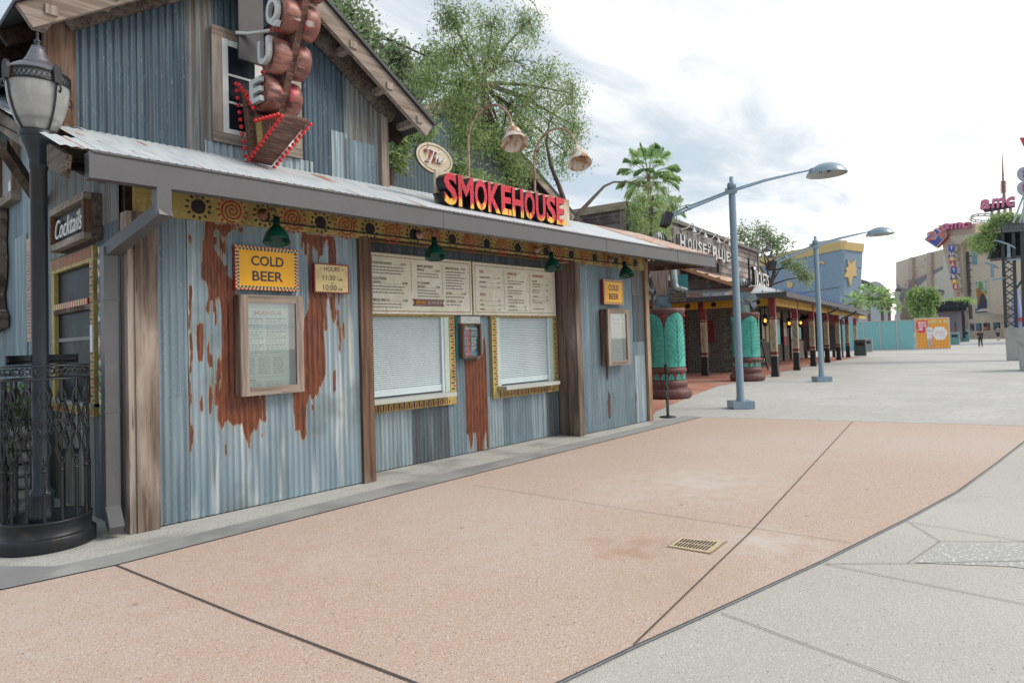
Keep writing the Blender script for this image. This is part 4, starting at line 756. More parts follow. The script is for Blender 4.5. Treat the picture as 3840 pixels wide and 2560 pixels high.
mb.prism([(-yz(4.25, .30), 4.25), (-yz(4.25, -.20), 4.25), (-yz(7.0, -.20), 7.0), (-yz(7.0, .20), 7.0)], fx(3.87), 0, .08, plank); part(mb, 'board', t)
podz = [4.65, 5.04, 5.43, 5.82, 6.21, 6.6]
for i, z in enumerate(podz):
    for side in (0, 1):
        mb = MB(); r_ = .205; prof = [(0, .0), (r_*.95, .0), (r_*1.0, .015), (r_*1.02, .06), (r_*1.02, .13), (r_*.99, .18), (r_*.9, .195)]
        c = (3.90, yz(z, -.0), z) if side == 0 else (4.16, yz(z, -.02), z-.02)
        ax = Matrix.Rotation(R(90), 3, 'Y'); mb.lathe(prof if side == 0 else [(q[0]*.98, q[1]*.9) for q in prof], pod_m, (3.62, c[1], c[2]) if side == 0 else (3.87, c[1], c[2]), 26, axis=ax); part(mb, 'letter_pod', t)
for z, ch in zip(podz, 'EUQBBB'):
    if ch == 'B': continue
    f_ = fx(3.62); mb = MB(); mb.text(ch, f_, -yz(z, .0), z-.14, .28, white_p, w=.255, d=.02, bold=.03, ext=.05, side=plain('grey_letter_side', (.42, .44, .44), .5, 0, .05)); part(mb, 'letter', t)
XA, XB = 3.58, 3.85
A_, B_, C_, D_ = (7.52, 4.86), (7.30, 3.86), (6.46, 4.20), (7.06, 4.36)
arrow = [(-A_[0], A_[1]), (-B_[0], B_[1]), (-C_[0], C_[1]), (-6.9, 4.30), (-7.10, 4.45)]
mb = MB(); f_ = fx(XA)
mb.prism([(-7.46, 4.80), (-7.29, 3.90), (-7.20, 3.94), (-7.33, 4.70)], f_, -.28, 0, plank); mb.prism([(-7.33, 4.70), (-7.36, 4.74), (-7.12, 4.50), (-7.08, 4.44)], f_, -.28, 0, plain('worn_pink_red', (.42, .12, .11), .6)); mb.prism([(-7.29, 3.885), (-6.46, 4.205), (-6.46, 4.24), (-7.25, 3.94)], f_, -.28, 0, plank); mb.prism([(-7.2, 3.96), (-6.6, 4.2), (-6.9, 4.33), (-7.18, 4.42), (-7.30, 4.6)], f_, -.25, -.06, plank)
mb.prism([(-7.16, 4.0), (-7.05, 4.05), (-7.08, 4.34), (-7.22, 4.4)], f_, -.06, -.05, yellow_trim); part(mb, 'arrow', t)
bulb = M('red_bulb_glass', (.62, .012, .014), rough=.12, spec=.6)
BULBS = []
def bulbs(p, q, n, X):
    for k in range(n): u = k/(n-1); BULBS.append((X, p[0]+(q[0]-p[0])*u, p[1]+(q[1]-p[1])*u))
bulbs(A_, B_, 12, XA-.03); bulbs(B_, C_, 13, XA-.03); bulbs((7.33, 4.72), (7.10, 4.46), 5, XA-.03); bulbs((7.05, 4.30), (6.55, 4.24), 7, XA-.03); bulbs((7.26, 3.86), (6.44, 4.18), 12, XB+.03); bulbs((7.44, 4.82), (7.2, 4.6), 5, XA-.03)
bulbs((7.42, 4.78), (6.72, 6.1), 19, 3.78)
for b in BULBS[:96]: mb = MB(); mb.ball(b, .026, bulb, 10, 6); part(mb, 'bulb', t)
mb = MB(); mb.box(3.53, 3.84, 7.38, 7.42, 5.12, 6.9, plain('dark_plate', (.055, .055, .062), .5)); mb.tube([(3.50, 7.40, 5.42), (3.62, 7.34, 5.43), (3.78, 7.22, 5.47), (3.95, 7.0, 5.5)], .024, steel); mb.box(3.95, 4.1, 7.2, 7.6, 5.6, 5.7, gutter_m); mb.box(3.95, 4.1, 7.2, 7.6, 4.72, 4.80, gutter_m); part(mb, 'mounting_plate', t)

# ---------------------------------------------------------------- side wall fittings
t = thing('cocktails_sign', 'dark box sign reading Cocktails in white neon script over the side window', 'sign', (2.0, 8.8, 2.97)); y0, y1, z0, z1 = 7.50, 8.78, 2.86, 3.33
mb = MB(); fr = SW(2.13); mb.rect(fr, -y1, -y0, z0, z1, 0, .10, wood_y)
for a, b, c, e in ((-y1, -y0, z1-.07, z1), (-y1, -y0, z0, z0+.07), (-y1, -y1+.06, z0+.07, z1-.07), (-y0-.06, -y0, z0+.07, z1-.07)): mb.rect(fr, a, b, c, e, .10, .17, wood_x if e-c < .1 else wood_red)
mb.rect(fr, -y1+.06, -y0-.06, z0+.07, z1-.07, .10, .104, black_p); part(mb, 'box', t)
mb = MB(); mb.text('Cocktails', fr, -(y0+y1)/2-.02, z0+.125, .21, white_p, w=1.02, d=.13, shear=.35, ext=.012); part(mb, 'neon_script', t)
def blotch(name, cols, sc):
    m = M(name, cols[0], [(c, (sc*.7, sc, sc*(.6+.2*i)), .50+.02*(i % 2), .53+.02*(i % 2)) for i, c in enumerate(cols[1:])], .5); return m
t = MB(); fr = SW(2.115); pts = [(-7.42+.012*math.sin(k*2.3), 1.09+1.70*k/24) for k in range(25)]+[(-7.57+.015*math.sin(k*1.7), 2.79-1.70*k/24) for k in range(25)]
t.prism(pts, SW(2.13), .0, .03, blotch('folk_art_paint', [(.55, .56, .48), (.03, .14, .42), (.5, .30, .09), (.02, .30, .22), (.45, .03, .04), (.62, .6, .45), (.03, .04, .07)], 11), plain('mural_edge_green', (.02, .30, .22), .5))
tag(t.build('mural_strip'), 'narrow brightly painted folk art strip beside the side window', 'painting')
mb = MB(); mb.rect(SW(2.12), -10.50, -10.22, 1.89, 3.24, 0, .03, M('salmon_menu_panel', (.56, .38, .27), [((.40, .2, .15), (3, 5, 40), .56, .62)], .6)); fr = SW(2.12)
for k in range(26): scribble(mb, fr, -10.46, -10.26, 3.05-k*.042, .012, ink_dark if k % 4 else ink_red, .032)
tag(mb.build('price_panel'), 'tall salmon coloured price panel on the side wall behind the lamp post', 'sign')
mb = MB(); fr = SW(2.10); o_ = [(-12.6, 3.95), (-11.72, 3.95), (-11.66, 3.7), (-11.75, 3.4), (-11.68, 3.1), (-11.74, 2.8), (-11.9, 2.62), (-11.8, 2.4), (-11.62, 2.28), (-11.66, 2.12), (-12.6, 2.05)]
mb.prism(o_, fr, .0, .12, M('carved_driftwood', (.22, .16, .125), [((.1, .07, .055), (6, 6, 6), .45, .62), ((.36, .31, .27), (9, 9, 9), .58, .7)], .8))
for z, y in ((3.72, 11.95), (3.5, 11.88), (3.28, 11.92), (3.1, 11.86)): mb.prism([(-y+.09*math.cos(k), z+.06*math.sin(k)) for k in np.linspace(0, 6.28, 10)[:-1]], fr, .12, .15, offwhite)
tag(mb.build('carved_sign'), 'brown carved driftwood sign with pale bumps at the back of the side wall', 'sign')

# ---------------------------------------------------------------- lamp post and its iron cage
LX, LY = 1.50, 7.06
t = thing('lamp_post', 'black lamp post with a big ribbed glass acorn lantern rising from the iron cage', 'street lamp', (LX, LY, 0))
mb = MB(); mb.lathe([(.10, .01), (.10, .25), (.105, .27), (.095, .30), (.095, .46), (.10, .48), (.085, .50), (.066, .53), (.066, 3.37), (.073, 3.375), (.073, 3.44), (.08, 3.47), (.105, 3.56), (.135, 3.62), (.14, 3.66)], pole_black, (LX, LY, 0), 28); part(mb, 'post', t)
hz = 3.66; hd = lambda r_, z: (r_, hz+z)
mb = MB(); mb.lathe([hd(.145, 0), hd(.15, .02), hd(.15, .06), hd(.11, .065), hd(0.0, .075)], black_iron, (LX, LY, 0), 28); mb.lathe([hd(.115, .06), hd(.12, .10), hd(.09, .16), hd(.03, .18)], black_iron, (LX, LY, 0), 20); part(mb, 'collar', t)
GP = [(.128, .065), (.165, .13), (.20, .22), (.225, .32), (.237, .42), (.24, .48)]
gl = M('frosted_ribbed_globe', (.66, .66, .63), [((.60, .59, .57), (3, 3, 18), .42, .62), ((.86, .86, .85), (9, 9, 2), .5, .68), ((.44, .45, .46), (.6, .6, 6), .60, .72)], .14, spec=.6, trans=.6)
mb = MB(); mb.lathe([hd(*q) for q in GP], gl, (LX, LY, 0), 36); part(mb, 'globe', t)
mb = MB(); zb = .48
mb.lathe([hd(.243, zb-.01), hd(.252, zb-.005), hd(.252, zb+.012), hd(.24, zb+.014)], black_iron, (LX, LY, 0), 36); mb.lathe([hd(.243, zb+.075), hd(.252, zb+.08), hd(.252, zb+.095), hd(.24, zb+.10)], black_iron, (LX, LY, 0), 36)
for k in range(40):
    a, b = 2*math.pi*k/40, 2*math.pi*(k+1)/40
    for z0, z1 in ((zb+.012, zb+.08), (zb+.08, zb+.012)): mb.bar((LX+.248*math.cos(a), LY+.248*math.sin(a), hz+z0), (LX+.248*math.cos(b), LY+.248*math.sin(b), hz+z1), .006, .006, black_iron)
mb.lathe([hd(.238, zb+.0), hd(.238, zb+.09)], plain('band_backing', (.30, .3, .33), .5), (LX, LY, 0), 36); part(mb, 'band', t)
mb = MB(); cap_m = M('lantern_cap_paint', (.16, .155, .18), rough=.3, metal=.4, spec=.6); mb.lathe([hd(.24, zb+.095), hd(.228, zb+.115), hd(.20, zb+.15), hd(.15, zb+.185), hd(.115, zb+.20), hd(.11, zb+.215), hd(.085, zb+.26), hd(.062, zb+.32), hd(.048, zb+.36), hd(.0, zb+.365)], cap_m, (LX, LY, 0), 36); part(mb, 'cap', t)
mb = MB(); mb.lathe([hd(.04, zb+.355), hd(.043, zb+.37), hd(.02, zb+.385), hd(.026, zb+.40), hd(.03, zb+.415), hd(.015, zb+.43), hd(.008, zb+.46), hd(.013, zb+.475), hd(.01, zb+.49), hd(0, zb+.505)], black_iron, (LX, LY, 0), 16); part(mb, 'finial', t)
for k in range(4):
    a = R(20+90*k); mb = MB(); f_ = lambda r_, z: (LX+r_*math.cos(a), LY+r_*math.sin(a), hz+z)
    mb.tube([f_(r_+.012, z) for r_, z in GP[:-1]]+[f_(.262, .48)], .010, black_iron, 6)
    ta = Vector((-math.sin(a), math.cos(a), 0)); na = (math.cos(a), math.sin(a), 0); fr = frame(f_(.25, .46), ta, na)
    mb.prism([(-.03, 0), (.03, 0), (.036, .10), (.03, .14), (.012, .165), (-.012, .165), (-.03, .14), (-.036, .10)], fr, 0, .03, black_iron); mb.tube([f_(.26, .46), f_(.30, .44), f_(.315, .40), f_(.30, .37), f_(.285, .39)], .009, black_iron, 6); part(mb, 'rib', t)
CXp, CYp = 1.55, 7.12
t = thing('iron_cage', 'ornate black wrought iron cage on a round drum around the lamp post foot', 'railing', (CXp, CYp, 0)); cc = (CXp, CYp, 0)
mb = MB(); mb.lathe([(.375, .012), (.38, .02), (.38, .115), (.375, .125), (.355, .13), (.345, .14), (.345, .245), (.352, .25), (.352, .262), (.275, .262), (.275, .04)], black_iron, cc, 48); part(mb, 'drum', t)
mb = MB(); rr = .325
for z0, z1, r_ in ((1.485, 1.50, rr+.012), (1.60, 1.615, rr+.012)): mb.lathe([(r_-.02, z0), (r_, z0), (r_, z1), (r_-.02, z1), (r_-.02, z0)], black_iron, cc, 48)
for k in range(22):
    a = 2*math.pi*k/22
    for s in (-1, 1):
        pts = []
        for u in np.linspace(0, 5.2, 12): r2 = .034*(1-u/7); pts.append((a+s*(.022+r2*math.cos(u+1.2))/rr*1.2, 1.55+r2*math.sin(u+1.2)))
        mb.tube([(CXp+rr*math.cos(q), CYp+rr*math.sin(q), z) for q, z in pts], .0062, black_iron, 5)
part(mb, 'top_band', t)
mb = MB(); a_ = [math.pi*.08+k*math.pi*.055 for k in range(17)]; mb.tube([(CXp+.27*math.cos(q), CYp+.27*math.sin(q), 1.66) for q in a_], .012, black_iron, 6)
for q0, q1 in zip(a_[:-1], a_[1:]): mb.bar((CXp+.28*math.cos(q0), CYp+.28*math.sin(q0), 1.665), (CXp+.28*math.cos(q1), CYp+.28*math.sin(q1), 1.665), .012, .085, black_iron)
part(mb, 'back_rim', t)
random.seed(5)
for k in range(16):
    a = 2*math.pi*(k+.35)/16; da = math.pi/16; P = lambda q, z, r_=rr: (CXp+r_*math.cos(q), CYp+r_*math.sin(q), z); mb = MB()
    mb.tube([P(a, .26), P(a, .74)], .014, black_iron, 6); mb.ball(P(a, .70), .02, black_iron, 8, 5); mb.ball(P(a, .80), .014, black_iron, 8, 5); mb.tube([P(a, .74), P(a, .80)], .008, black_iron, 6); mb.tube([P(a, 1.49), P(a, 1.31)], .013, black_iron, 6); mb.ball(P(a, 1.26), .013, black_iron, 8, 5)
    for s in (-1, 1):
        mb.tube([P(a, .72), P(a+s*da*.45, .80), P(a+s*da*.75, .87), P(a+s*da*.55, .94), P(a+s*da*.2, 1.0), P(a+s*da*.62, 1.07), P(a+s*da*.9, 1.12), P(a+s*da*.55, 1.19), P(a+s*da*.3, 1.25), P(a+s*da*.6, 1.32), P(a+s*da*.35, 1.38), P(a, 1.42)], .0085, black_iron, 5)
        mb.tube([P(a+s*(da*.5+.05*math.cos(u)*(1-u/7)), 1.02+.045*math.sin(u)*(1-u/7)) for u in np.linspace(0, 5, 9)], .0065, black_iron, 5); mb.tube([P(a+s*(da*.5+.05*math.cos(u)*(1-u/7)), 1.13-.045*math.sin(u)*(1-u/7)) for u in np.linspace(0, 5, 9)], .0065, black_iron, 5)
    part(mb, 'baluster', t)

# ---------------------------------------------------------------- plants and trees
def leaves(mb_name, centers, spread, count, size, mats, parent, droop=.3, aspect=.3, seed=0, mid=None):
    """many small leaf faces gathered in clumps round the twig ends"""
    g = np.random.default_rng(seed); C0 = np.array(centers); n = count; ci = g.integers(0, len(C0), n)
    P = C0[ci]+g.normal(0, 1, (n, 3))*np.array(spread)
    d = g.normal(0, 1, (n, 3)); d[:, 2] -= droop*2.2; d /= np.linalg.norm(d, axis=1)[:, None]
    sd_ = np.cross(d, g.normal(0, 1, (n, 3))); sd_ /= np.linalg.norm(sd_, axis=1)[:, None]
    L_ = size*g.uniform(.6, 1.3, n)[:, None]; Wd = L_*aspect
    V = np.stack([P, P+d*L_*.5+sd_*Wd*.5, P+d*L_, P+d*L_*.5-sd_*Wd*.5], 1).reshape(-1, 3)
    iv = np.array(world(parent).inverted()) if parent is not None else np.eye(4); V = V @ iv[:3, :3].T+iv[:3, 3]
    me = bpy.data.meshes.new(mb_name); me.vertices.add(4*n); me.vertices.foreach_set('co', V.ravel()); me.loops.add(4*n); me.loops.foreach_set('vertex_index', np.arange(4*n)); me.polygons.add(n); me.polygons.foreach_set('loop_start', np.arange(n)*4)
    for m in mats: me.materials.append(m)
    cm = g.integers(0, len(mats), len(C0))[ci]; flip = g.random(n) < .3; cm = np.where(flip, g.integers(0, len(mats), n), cm); me.polygons.foreach_set('material_index', cm.astype(np.int32)); me.update(calc_edges=True)
    o = bpy.data.objects.new(mb_name, me); COL.objects.link(o); o.parent = parent; return o
def tree(name, label, cat, base, trunk, r0, blobs, nleaf, size, mats, droop=.3, aspect=.3, group=None, twigs=9, seed=1, clump=.22, barkm=None):
    t = thing(name, label, cat, base, 0, group); g = random.Random(seed); bm_ = barkm or bark
    mb = MB(); mb.tube(trunk, [r0*(1-.6*i/(len(trunk)-1)) for i in range(len(trunk))], bm_, 8); cents = []
    T = [Vector(p) for p in trunk]
    for c, r in blobs:
        c = Vector(c); st = T[-1] if g.random() < .4 else T[max(1, len(T)//2+g.randrange(max(1, len(T)//2)))-0 if len(T) > 2 else 1] if len(T) > 1 else T[0]
        mid_ = st.lerp(c, .5)+Vector((g.uniform(-.1, .1), g.uniform(-.1, .1), g.uniform(0, .25)))*r[0]; mb.tube([st, mid_, c], [r0*.26, r0*.17, r0*.07], bm_, 5)
        for k in range(twigs):
            while True:
                v = Vector((g.uniform(-1, 1), g.uniform(-1, 1), g.uniform(-1, 1)))
                if .25 < v.length < 1: break
            e = c+Vector((v.x*r[0], v.y*r[1], v.z*r[2])); m_ = c.lerp(e, .5)+Vector((0, 0, .08*r[2])); mb.tube([c, m_, e], [r0*.06, r0*.035, r0*.015], bm_, 4, caps=False)
            for u in (.45, .7, .9, 1.05): cents.append(tuple(c.lerp(e, u)+Vector((g.gauss(0, .08), g.gauss(0, .08), g.gauss(0, .08)))*r[0]))
    mb.build('trunk', t); leaves('crown', cents, (clump, clump, clump), nleaf, size, mats, t, droop, aspect, seed); return t
LF = [leafm('leaf_mid_green', (.125, .185, .078)), leafm('leaf_light_green', (.195, .265, .11)), leafm('leaf_dark_green', (.078, .12, .056)), leafm('leaf_yellow_green', (.25, .315, .125))]
LO = [leafm('oak_leaf_dark', (.13, .175, .10)), leafm('oak_leaf_grey', (.215, .26, .17)), leafm('oak_leaf_mid', (.175, .23, .125))]
PT = lambda x, y, Y: tuple(PY(x*3840/2352, y*3840/2352, Y))
def blob(x, y, Y, rpx, dy=.8, q=1.0):
    c = PT(x, y, Y); r = np.linalg.norm(np.array(PT(x+rpx, y, Y))-np.array(c))*.8; return (c, (r, r*dy, r*q))
b = PT(1195, 470, 10.6)
tree('willow_tree', 'tall airy light green tree rising behind the porch roof and its red signboard', 'tree', (b[0], 10.6, 0), [(b[0], 10.6, 0), b, PT(1175, 400, 10.6), PT(1150, 330, 10.6), PT(1120, 270, 10.5), PT(1105, 190, 10.5)], .21,
     [blob(x, y, Y, r) for x, y, Y, r in ((1035, 40, 10.6, 28), (1045, 115, 10.2, 50), (1130, 60, 11, 50), (1005, 195, 10.2, 45), (1090, 170, 10, 60), (1180, 140, 10.8, 60), (1215, 50, 11, 40), (1260, 180, 11, 60), (1070, 250, 10, 50), (1170, 240, 10.3, 55), (1265, 280, 11, 60), (1315, 215, 11.2, 38), (1070, 320, 10.2, 32), (1235, 345, 11, 50), (1300, 350, 11.2, 42), (1190, 400, 10.4, 35), (1160, 330, 10.4, 30), (1320, 290, 11.2, 35), (1055, 205, 10.5, 48), (1115, 305, 10.4, 42), (1205, 300, 10.8, 48), (1140, 120, 10.6, 45), (1225, 230, 10.9, 45))], 36000, .10, LF, .5, .24, seed=3, twigs=12, clump=.17)
tree('live_oak', 'grey green live oak showing behind the barn roof edge', 'tree', (9.6, 13.5, 0), [(9.6, 13.5, 0), (9.7, 13.5, 5), (9.9, 13.4, 8), (9.6, 13.4, 9.6)], .25,
     [blob(x, y, 13.5, r) for x, y, r in ((785, 15, 45), (825, 60, 42), (850, 115, 26), (770, -60, 50), (875, 170, 18), (925, 165, 32), (965, 190, 32), (1000, 140, 24), (935, 215, 22), (905, 130, 20))], 8000, .15, LO, .1, .4, seed=5, clump=.19)
tree('young_tree', 'slender green tree against the grey tin wall behind the oval sign', 'tree', (9.3, 9.6, 3.2), [PT(895, 440, 9.6), PT(900, 380, 9.6), PT(905, 330, 9.6), PT(920, 300, 9.6)], .07,
     [blob(x, y, 9.6, r) for x, y, r in ((935, 320, 35), (970, 300, 22), (910, 360, 18), (1050, 400, 26), (1090, 415, 24), (1130, 440, 20))], 4200, .11, LF, .2, .33, seed=8, twigs=7, clump=.12)
t = thing('bare_branch', 'forked bare grey branch bending out past the end of the signboard', 'branch', PT(1312, 520, 8.6)); mb = MB()
mb.tube([PT(1310, 530, 8.6), PT(1302, 480, 8.6), PT(1285, 430, 8.6), PT(1265, 380, 8.6), PT(1255, 330, 8.7), PT(1262, 280, 8.8)], [.07, .06, .05, .04, .03, .02], bark, 7); mb.tube([PT(1310, 530, 8.6), PT(1330, 490, 8.6), PT(1362, 455, 8.6), PT(1388, 428, 8.6), PT(1410, 418, 8.6), PT(1445, 418, 8.6), PT(1485, 430, 8.6), PT(1500, 445, 8.6)], [.07, .055, .04, .03, .024, .018, .012, .006], bark, 7); part(mb, 'limb', t)
# second barn behind
t = thing('far_barn', 'second corrugated tin barn with rusty roof standing behind the trees', 'building', (12, 13, 0)); AX2, AZ2, S2 = 12.3, 8.5, .585; gt2 = lambda x: AZ2-S2*abs(x-AX2)
mb = MB()
for x0, x1, m in ((6.0, 9.9, corr_light), (9.88, 12.4, corr_blue), (12.36, 18, corr_dark)): corr(mb, FW(13), x0, x1, 2.5, 0, m, .12, .016, 0, 4, top=lambda x: gt2(x)-.05)
corr(mb, FW(12.98), 9.3, 13.5, 2.5, 5.6, corr_light, .12, .016, 1, 4); part(mb, 'gable_wall', t)
mb = MB()
for sg, m in ((-1, M('pink_rust_roof', (.50, .30, .235), [((.62, .45, .38), (1, 1, 3), .45, .65), ((.38, .18, .12), (6, .6, 6), .55, .7)], .6)), (1, roof_d)): mb.prism([(AX2, AZ2), (AX2+sg*6.4, AZ2-S2*6.4), (AX2+sg*6.4, AZ2-S2*6.4+.09), (AX2, AZ2+.09)], FW(0), -26, -12.5, m)
part(mb, 'roof', t); 
for sg in (-1, 1): mb = MB(); mb.bar((AX2, 12.55, AZ2-.12), (AX2+sg*6.4, 12.55, AZ2-S2*6.4-.12), .06, .22, wood_x); part(mb, 'bargeboard', t)
# planting and stones behind the cage
mb = MB(); flat(mb, ccw([(-1.5, 9.0), (1.95, 8.9), (1.95, 14), (-3, 16)]), .02, M('bark_mulch', (.09, .055, .04), [((.16, .11, .085), (30, 30, 30), .5, .62)], .95)); struct(mb, 'planting_bed')
for i, (x, y, lab) in enumerate(((1.72, 9.9, 'leafy green shrub behind the cage at the edge of the picture'), (1.80, 11.2, 'smaller leafy shrub deeper in the bed by the carved sign'))):
    t = thing('shrub', lab, 'shrub', (x, y, 0), 0, 'shrubs beside the side wall'); g = random.Random(i); cents = [(x+g.uniform(-.4, .25), y+g.uniform(-.5, .5), g.uniform(.12, 1.25-.1*i)) for _ in range(60)]
    mb = MB()
    for c in cents[:18]: mb.tube([(x, y, 0), ((x+c[0])/2, (y+c[1])/2, c[2]*.6), c], [.014, .01, .005], bark, 5)
    mb.build('stem', t); leaves('foliage', cents, (.1, .1, .1), 2600, .15, LF, t, .15, .4, i+20)
t = thing('stone_stack', 'low rustic stack of pale rough stones behind the iron cage', 'stones', (1.45, 8.9, 0)); g = random.Random(4)
stm = M('rough_stone', (.30, .285, .26), [((.18, .165, .15), (5, 5, 5), .45, .65), ((.42, .41, .38), (12, 12, 12), .55, .7)], .9)
for lv in range(7):
    for k in range(3):
        mb = MB(); cx, cy, cz = 1.15+k*.3+g.uniform(-.04, .04), 8.75+g.uniform(-.05, .05)+k*.05, .055+lv*.135
        mb.lathe([(.001, -.065), (.12, -.055), (.155, -.02), (.15, .03), (.11, .06), (.001, .066)], stm, (cx, cy, cz), 7, sx=1.05, sy=g.uniform(.8, 1.2), smooth=False, axis=Matrix.Rotation(g.uniform(-.15, .15), 3, 'X') @ Matrix.Rotation(g.uniform(0, 3), 3, 'Z')); part(mb, 'stone', t)

t = thing('drain_grate', 'pale metal drain grate with two rows of slots set in the pink paving', 'drain', (4.92, 2.5, .006)); mb = MB(); gq = np.array([(4.72, 2.67), (4.76, 2.32), (5.13, 2.35), (5.03, 2.71)])
gq = np.array([G(*q)[:2] for q in ((2506, 2052), (2552, 2018), (2722, 2033), (2662, 2078))]); gb = lambda u, v: tuple((gq[0]*(1-u)+gq[3]*u)*(1-v)+(gq[1]*(1-u)+gq[2]*u)*v)
gm = M('worn_brass_grate', (.64, .49, .31), [((.42, .29, .16), (14, 14, 14), .5, .7), ((.68, .62, .5), (30, 30, 30), .5, .7)], .5, .2)
qd = lambda a, b, c, d, z, m: mb.add([(*gb(a, c), z), (*gb(b, c), z), (*gb(b, d), z), (*gb(a, d), z)], [(0, 1, 2, 3)], m)
qd(-.04, 1.04, -.04, 1.04, .0095, plain('rust_surround', (.36, .24, .15), .8)); qd(0, 1, 0, 1, .013, gm); part(mb, 'frame', t); mb = MB()
for r_ in range(2):
    for k in range(11): u = .10+.80*k/11; v = .13+.39*r_; qd(u, u+.040, v, v+.31, .016, black_p)
part(mb, 'slots', t)

# ---------------------------------------------------------------- music hall with veranda
th = R(7.35); HO = np.array([25.56, 9.43, 0]); HA_ = np.array([math.cos(th), math.sin(th), 0]); HB_ = np.array([-math.sin(th), math.cos(th), 0])
H3 = lambda a, b, z: tuple(HO+a*HA_+b*HB_+np.array([0, 0, z+zg(HO[0]+a)]))
HF = lambda b: frame(HO+b*HB_, HA_, -HB_)          # faces the plaza; x = a
HS = lambda a: frame(HO+a*HA_, -HB_, -HA_)         # faces the camera's end; x = -b
def HPB(x, y, b): P = PP(x, y, HO+b*HB_, HB_)-HO; return float(P@HA_), float(P[2])
hall = thing('music_hall', 'weathered clapboard music hall with a tin veranda on carved painted posts', 'building', tuple(HO), th)
mb = MB()
fa, fb = -5.46, 3.5
lath = [clap, wood('grey_clapboard_pale', (.31, .275, .265), (.19, .165, .16), (.42, .39, .38), 0), wood('grey_clapboard_dark', (.17, .14, .135), (.10, .08, .08), (.27, .24, .235), 0)]
g = random.Random(3)
def boards(mb, fr, x0, x1, z0, z1, h=.27, top=None):
    z = z0
    while z < z1-.01:
        zt = min(z+h, z1); xa, xb = x0, x1
        if top:
            xa, xb = top(z+h*.5)
            if xb-xa < .1: z += h; continue
        vs = [fr(xa, z, .035), fr(xb, z, .035), fr(xb, zt, .006), fr(xa, zt, .006), fr(xa, z, 0), fr(xb, z, 0)]
        mb.add(vs, [(0, 1, 2, 3), (4, 5, 1, 0)], g.choice(lath)); z += h
boards(mb, HF(fb), fa, 12.25, 3.9, 6.3); boards(mb, HS(fa), -16, -fb, .1, 6.3)
mb.prism([(1.0, 3.9), (12.24, 3.9), (12.24, 6.3), (1.0, 6.3)], HF(fb), -8, -.01, dark_int); mb.prism([(fa+.01, 3.9), (.99, 3.9), (.99, 6.3), (fa+.01, 6.3)], HF(fb), -.25, -.01, clap); mb.prism([(-16, 0), (-fb-.26, 0), (-fb-.26, 6.3), (-16, 6.3)], HS(fa), -.25, -.01, clap); part(mb, 'upper_wall', hall)
mb = MB(); mb.prism([(1.0, 6.3), (12.35, 6.3), (12.35, 6.46), (1.0, 6.46)], HF(fb), -8.2, .12, plain('dark_roof_edge', (.12, .11, .11), .6)); mb.prism([(fa-.1, 6.3), (.99, 6.3), (.99, 6.46), (fa-.1, 6.46)], HF(fb), -.3, .12, MATS['dark_roof_edge']); mb.prism([(-16, 6.2), (-fb+.05, 6.2), (-fb+.05, 6.46), (-16, 6.46)], HS(fa), .0, .14, M('pale_beam', (.46, .40, .28), [((.34, .28, .19), (3, 3, 9), .45, .65)], .7)); part(mb, 'roof_edge', hall)
mb = MB(); mb.prism([(-fb-.22, 3.9), (-fb, 3.9), (-fb, 6.2), (-fb-.22, 6.2)], HS(fa), .0, .06, wood_grey); mb.prism([(fa+.02, 3.9), (fa+.16, 3.9), (fa+.16, 6.3), (fa+.02, 6.3)], HF(fb), .03, .14, gutter_m); part(mb, 'corner_post', hall)
mb = MB(); mb.rect(HS(fa), -7.2, -5.6, 4.3, 5.6, .02, .08, wood_grey); mb.rect(HS(fa), -7.0, -5.8, 4.45, 5.45, .08, .085, pane_m); part(mb, 'window', hall)
mb = MB(); mb.rect(HF(fb), 12.1, 12.3, 3.4, 6.3, .0, .08, gutter_m); part(mb, 'corner_board', hall)
# veranda roof in two hips
def quad(mb, pts, m): mb.add(pts, [tuple(range(len(pts)))], m)
mb = MB(); e = 3.22
quad(mb, [H3(-.62, -.62, e), H3(25.3, -.62, e-.2), H3(25.3, 1.5, 3.55), H3(1.5, 1.5, 3.80)], roof_far); quad(mb, [H3(-.62, 14, e), H3(-.62, -.62, e), H3(.75, .75, 3.70), H3(.55, 2, 3.70), H3(.55, 14, 3.70)], roof_far)
quad(mb, [H3(12, 1.5, 3.67), H3(25.3, 1.5, 3.55), H3(25.3, 4, 3.5), H3(12, 4, 3.5)], roof_far)
part(mb, 'veranda_roof', hall)
mb = MB(); rr_ = M('orange_rust_roof', (.55, .33, .22), [((.64, .48, .38), (1.2, 1.2, 4), .44, .62), ((.42, .19, .10), (1, 1, 7), .55, .68)], .6)
quad(mb, [H3(-.35, 1.35, 3.68), H3(10.5, 1.35, 3.68), H3(10.5, 5.0, 5.17), H3(-.35, 5.0, 5.17)], rr_); quad(mb, [H3(-.35, 8.6, 3.68), H3(-.35, 5, 5.17), H3(10.5, 5, 5.17), H3(10.5, 8.6, 3.68)], rr_)
mb.bar(H3(-.38, 1.3, 3.62), H3(-.38, 5.0, 5.13), .06, .13, M('orange_bargeboard', (.5, .27, .13), rough=.6)); part(mb, 'front_gable_roof', hall)
mb = MB(); boards(mb, HS(.3), -5, -1.4, 3.45, 5.1, .2, top=lambda z: (-8.2+(z-3.45)*2.2, -(1.25+max(0, z-3.62)*2.44))); part(mb, 'front_gable_wall', hall)
mb = MB(); fd = plain('dark_fascia', (.075, .07, .072), .5, 0, .06)
mb.prism([(-.66, 3.04), (25.3, 2.82), (25.3, 3.01), (-.66, 3.235)], HF(-.62), 0, .06, fd); mb.prism([(-14, 3.02), (.62, 3.04), (.62, 3.235), (-14, 3.22)], HS(-.62), 0, .06, fd)
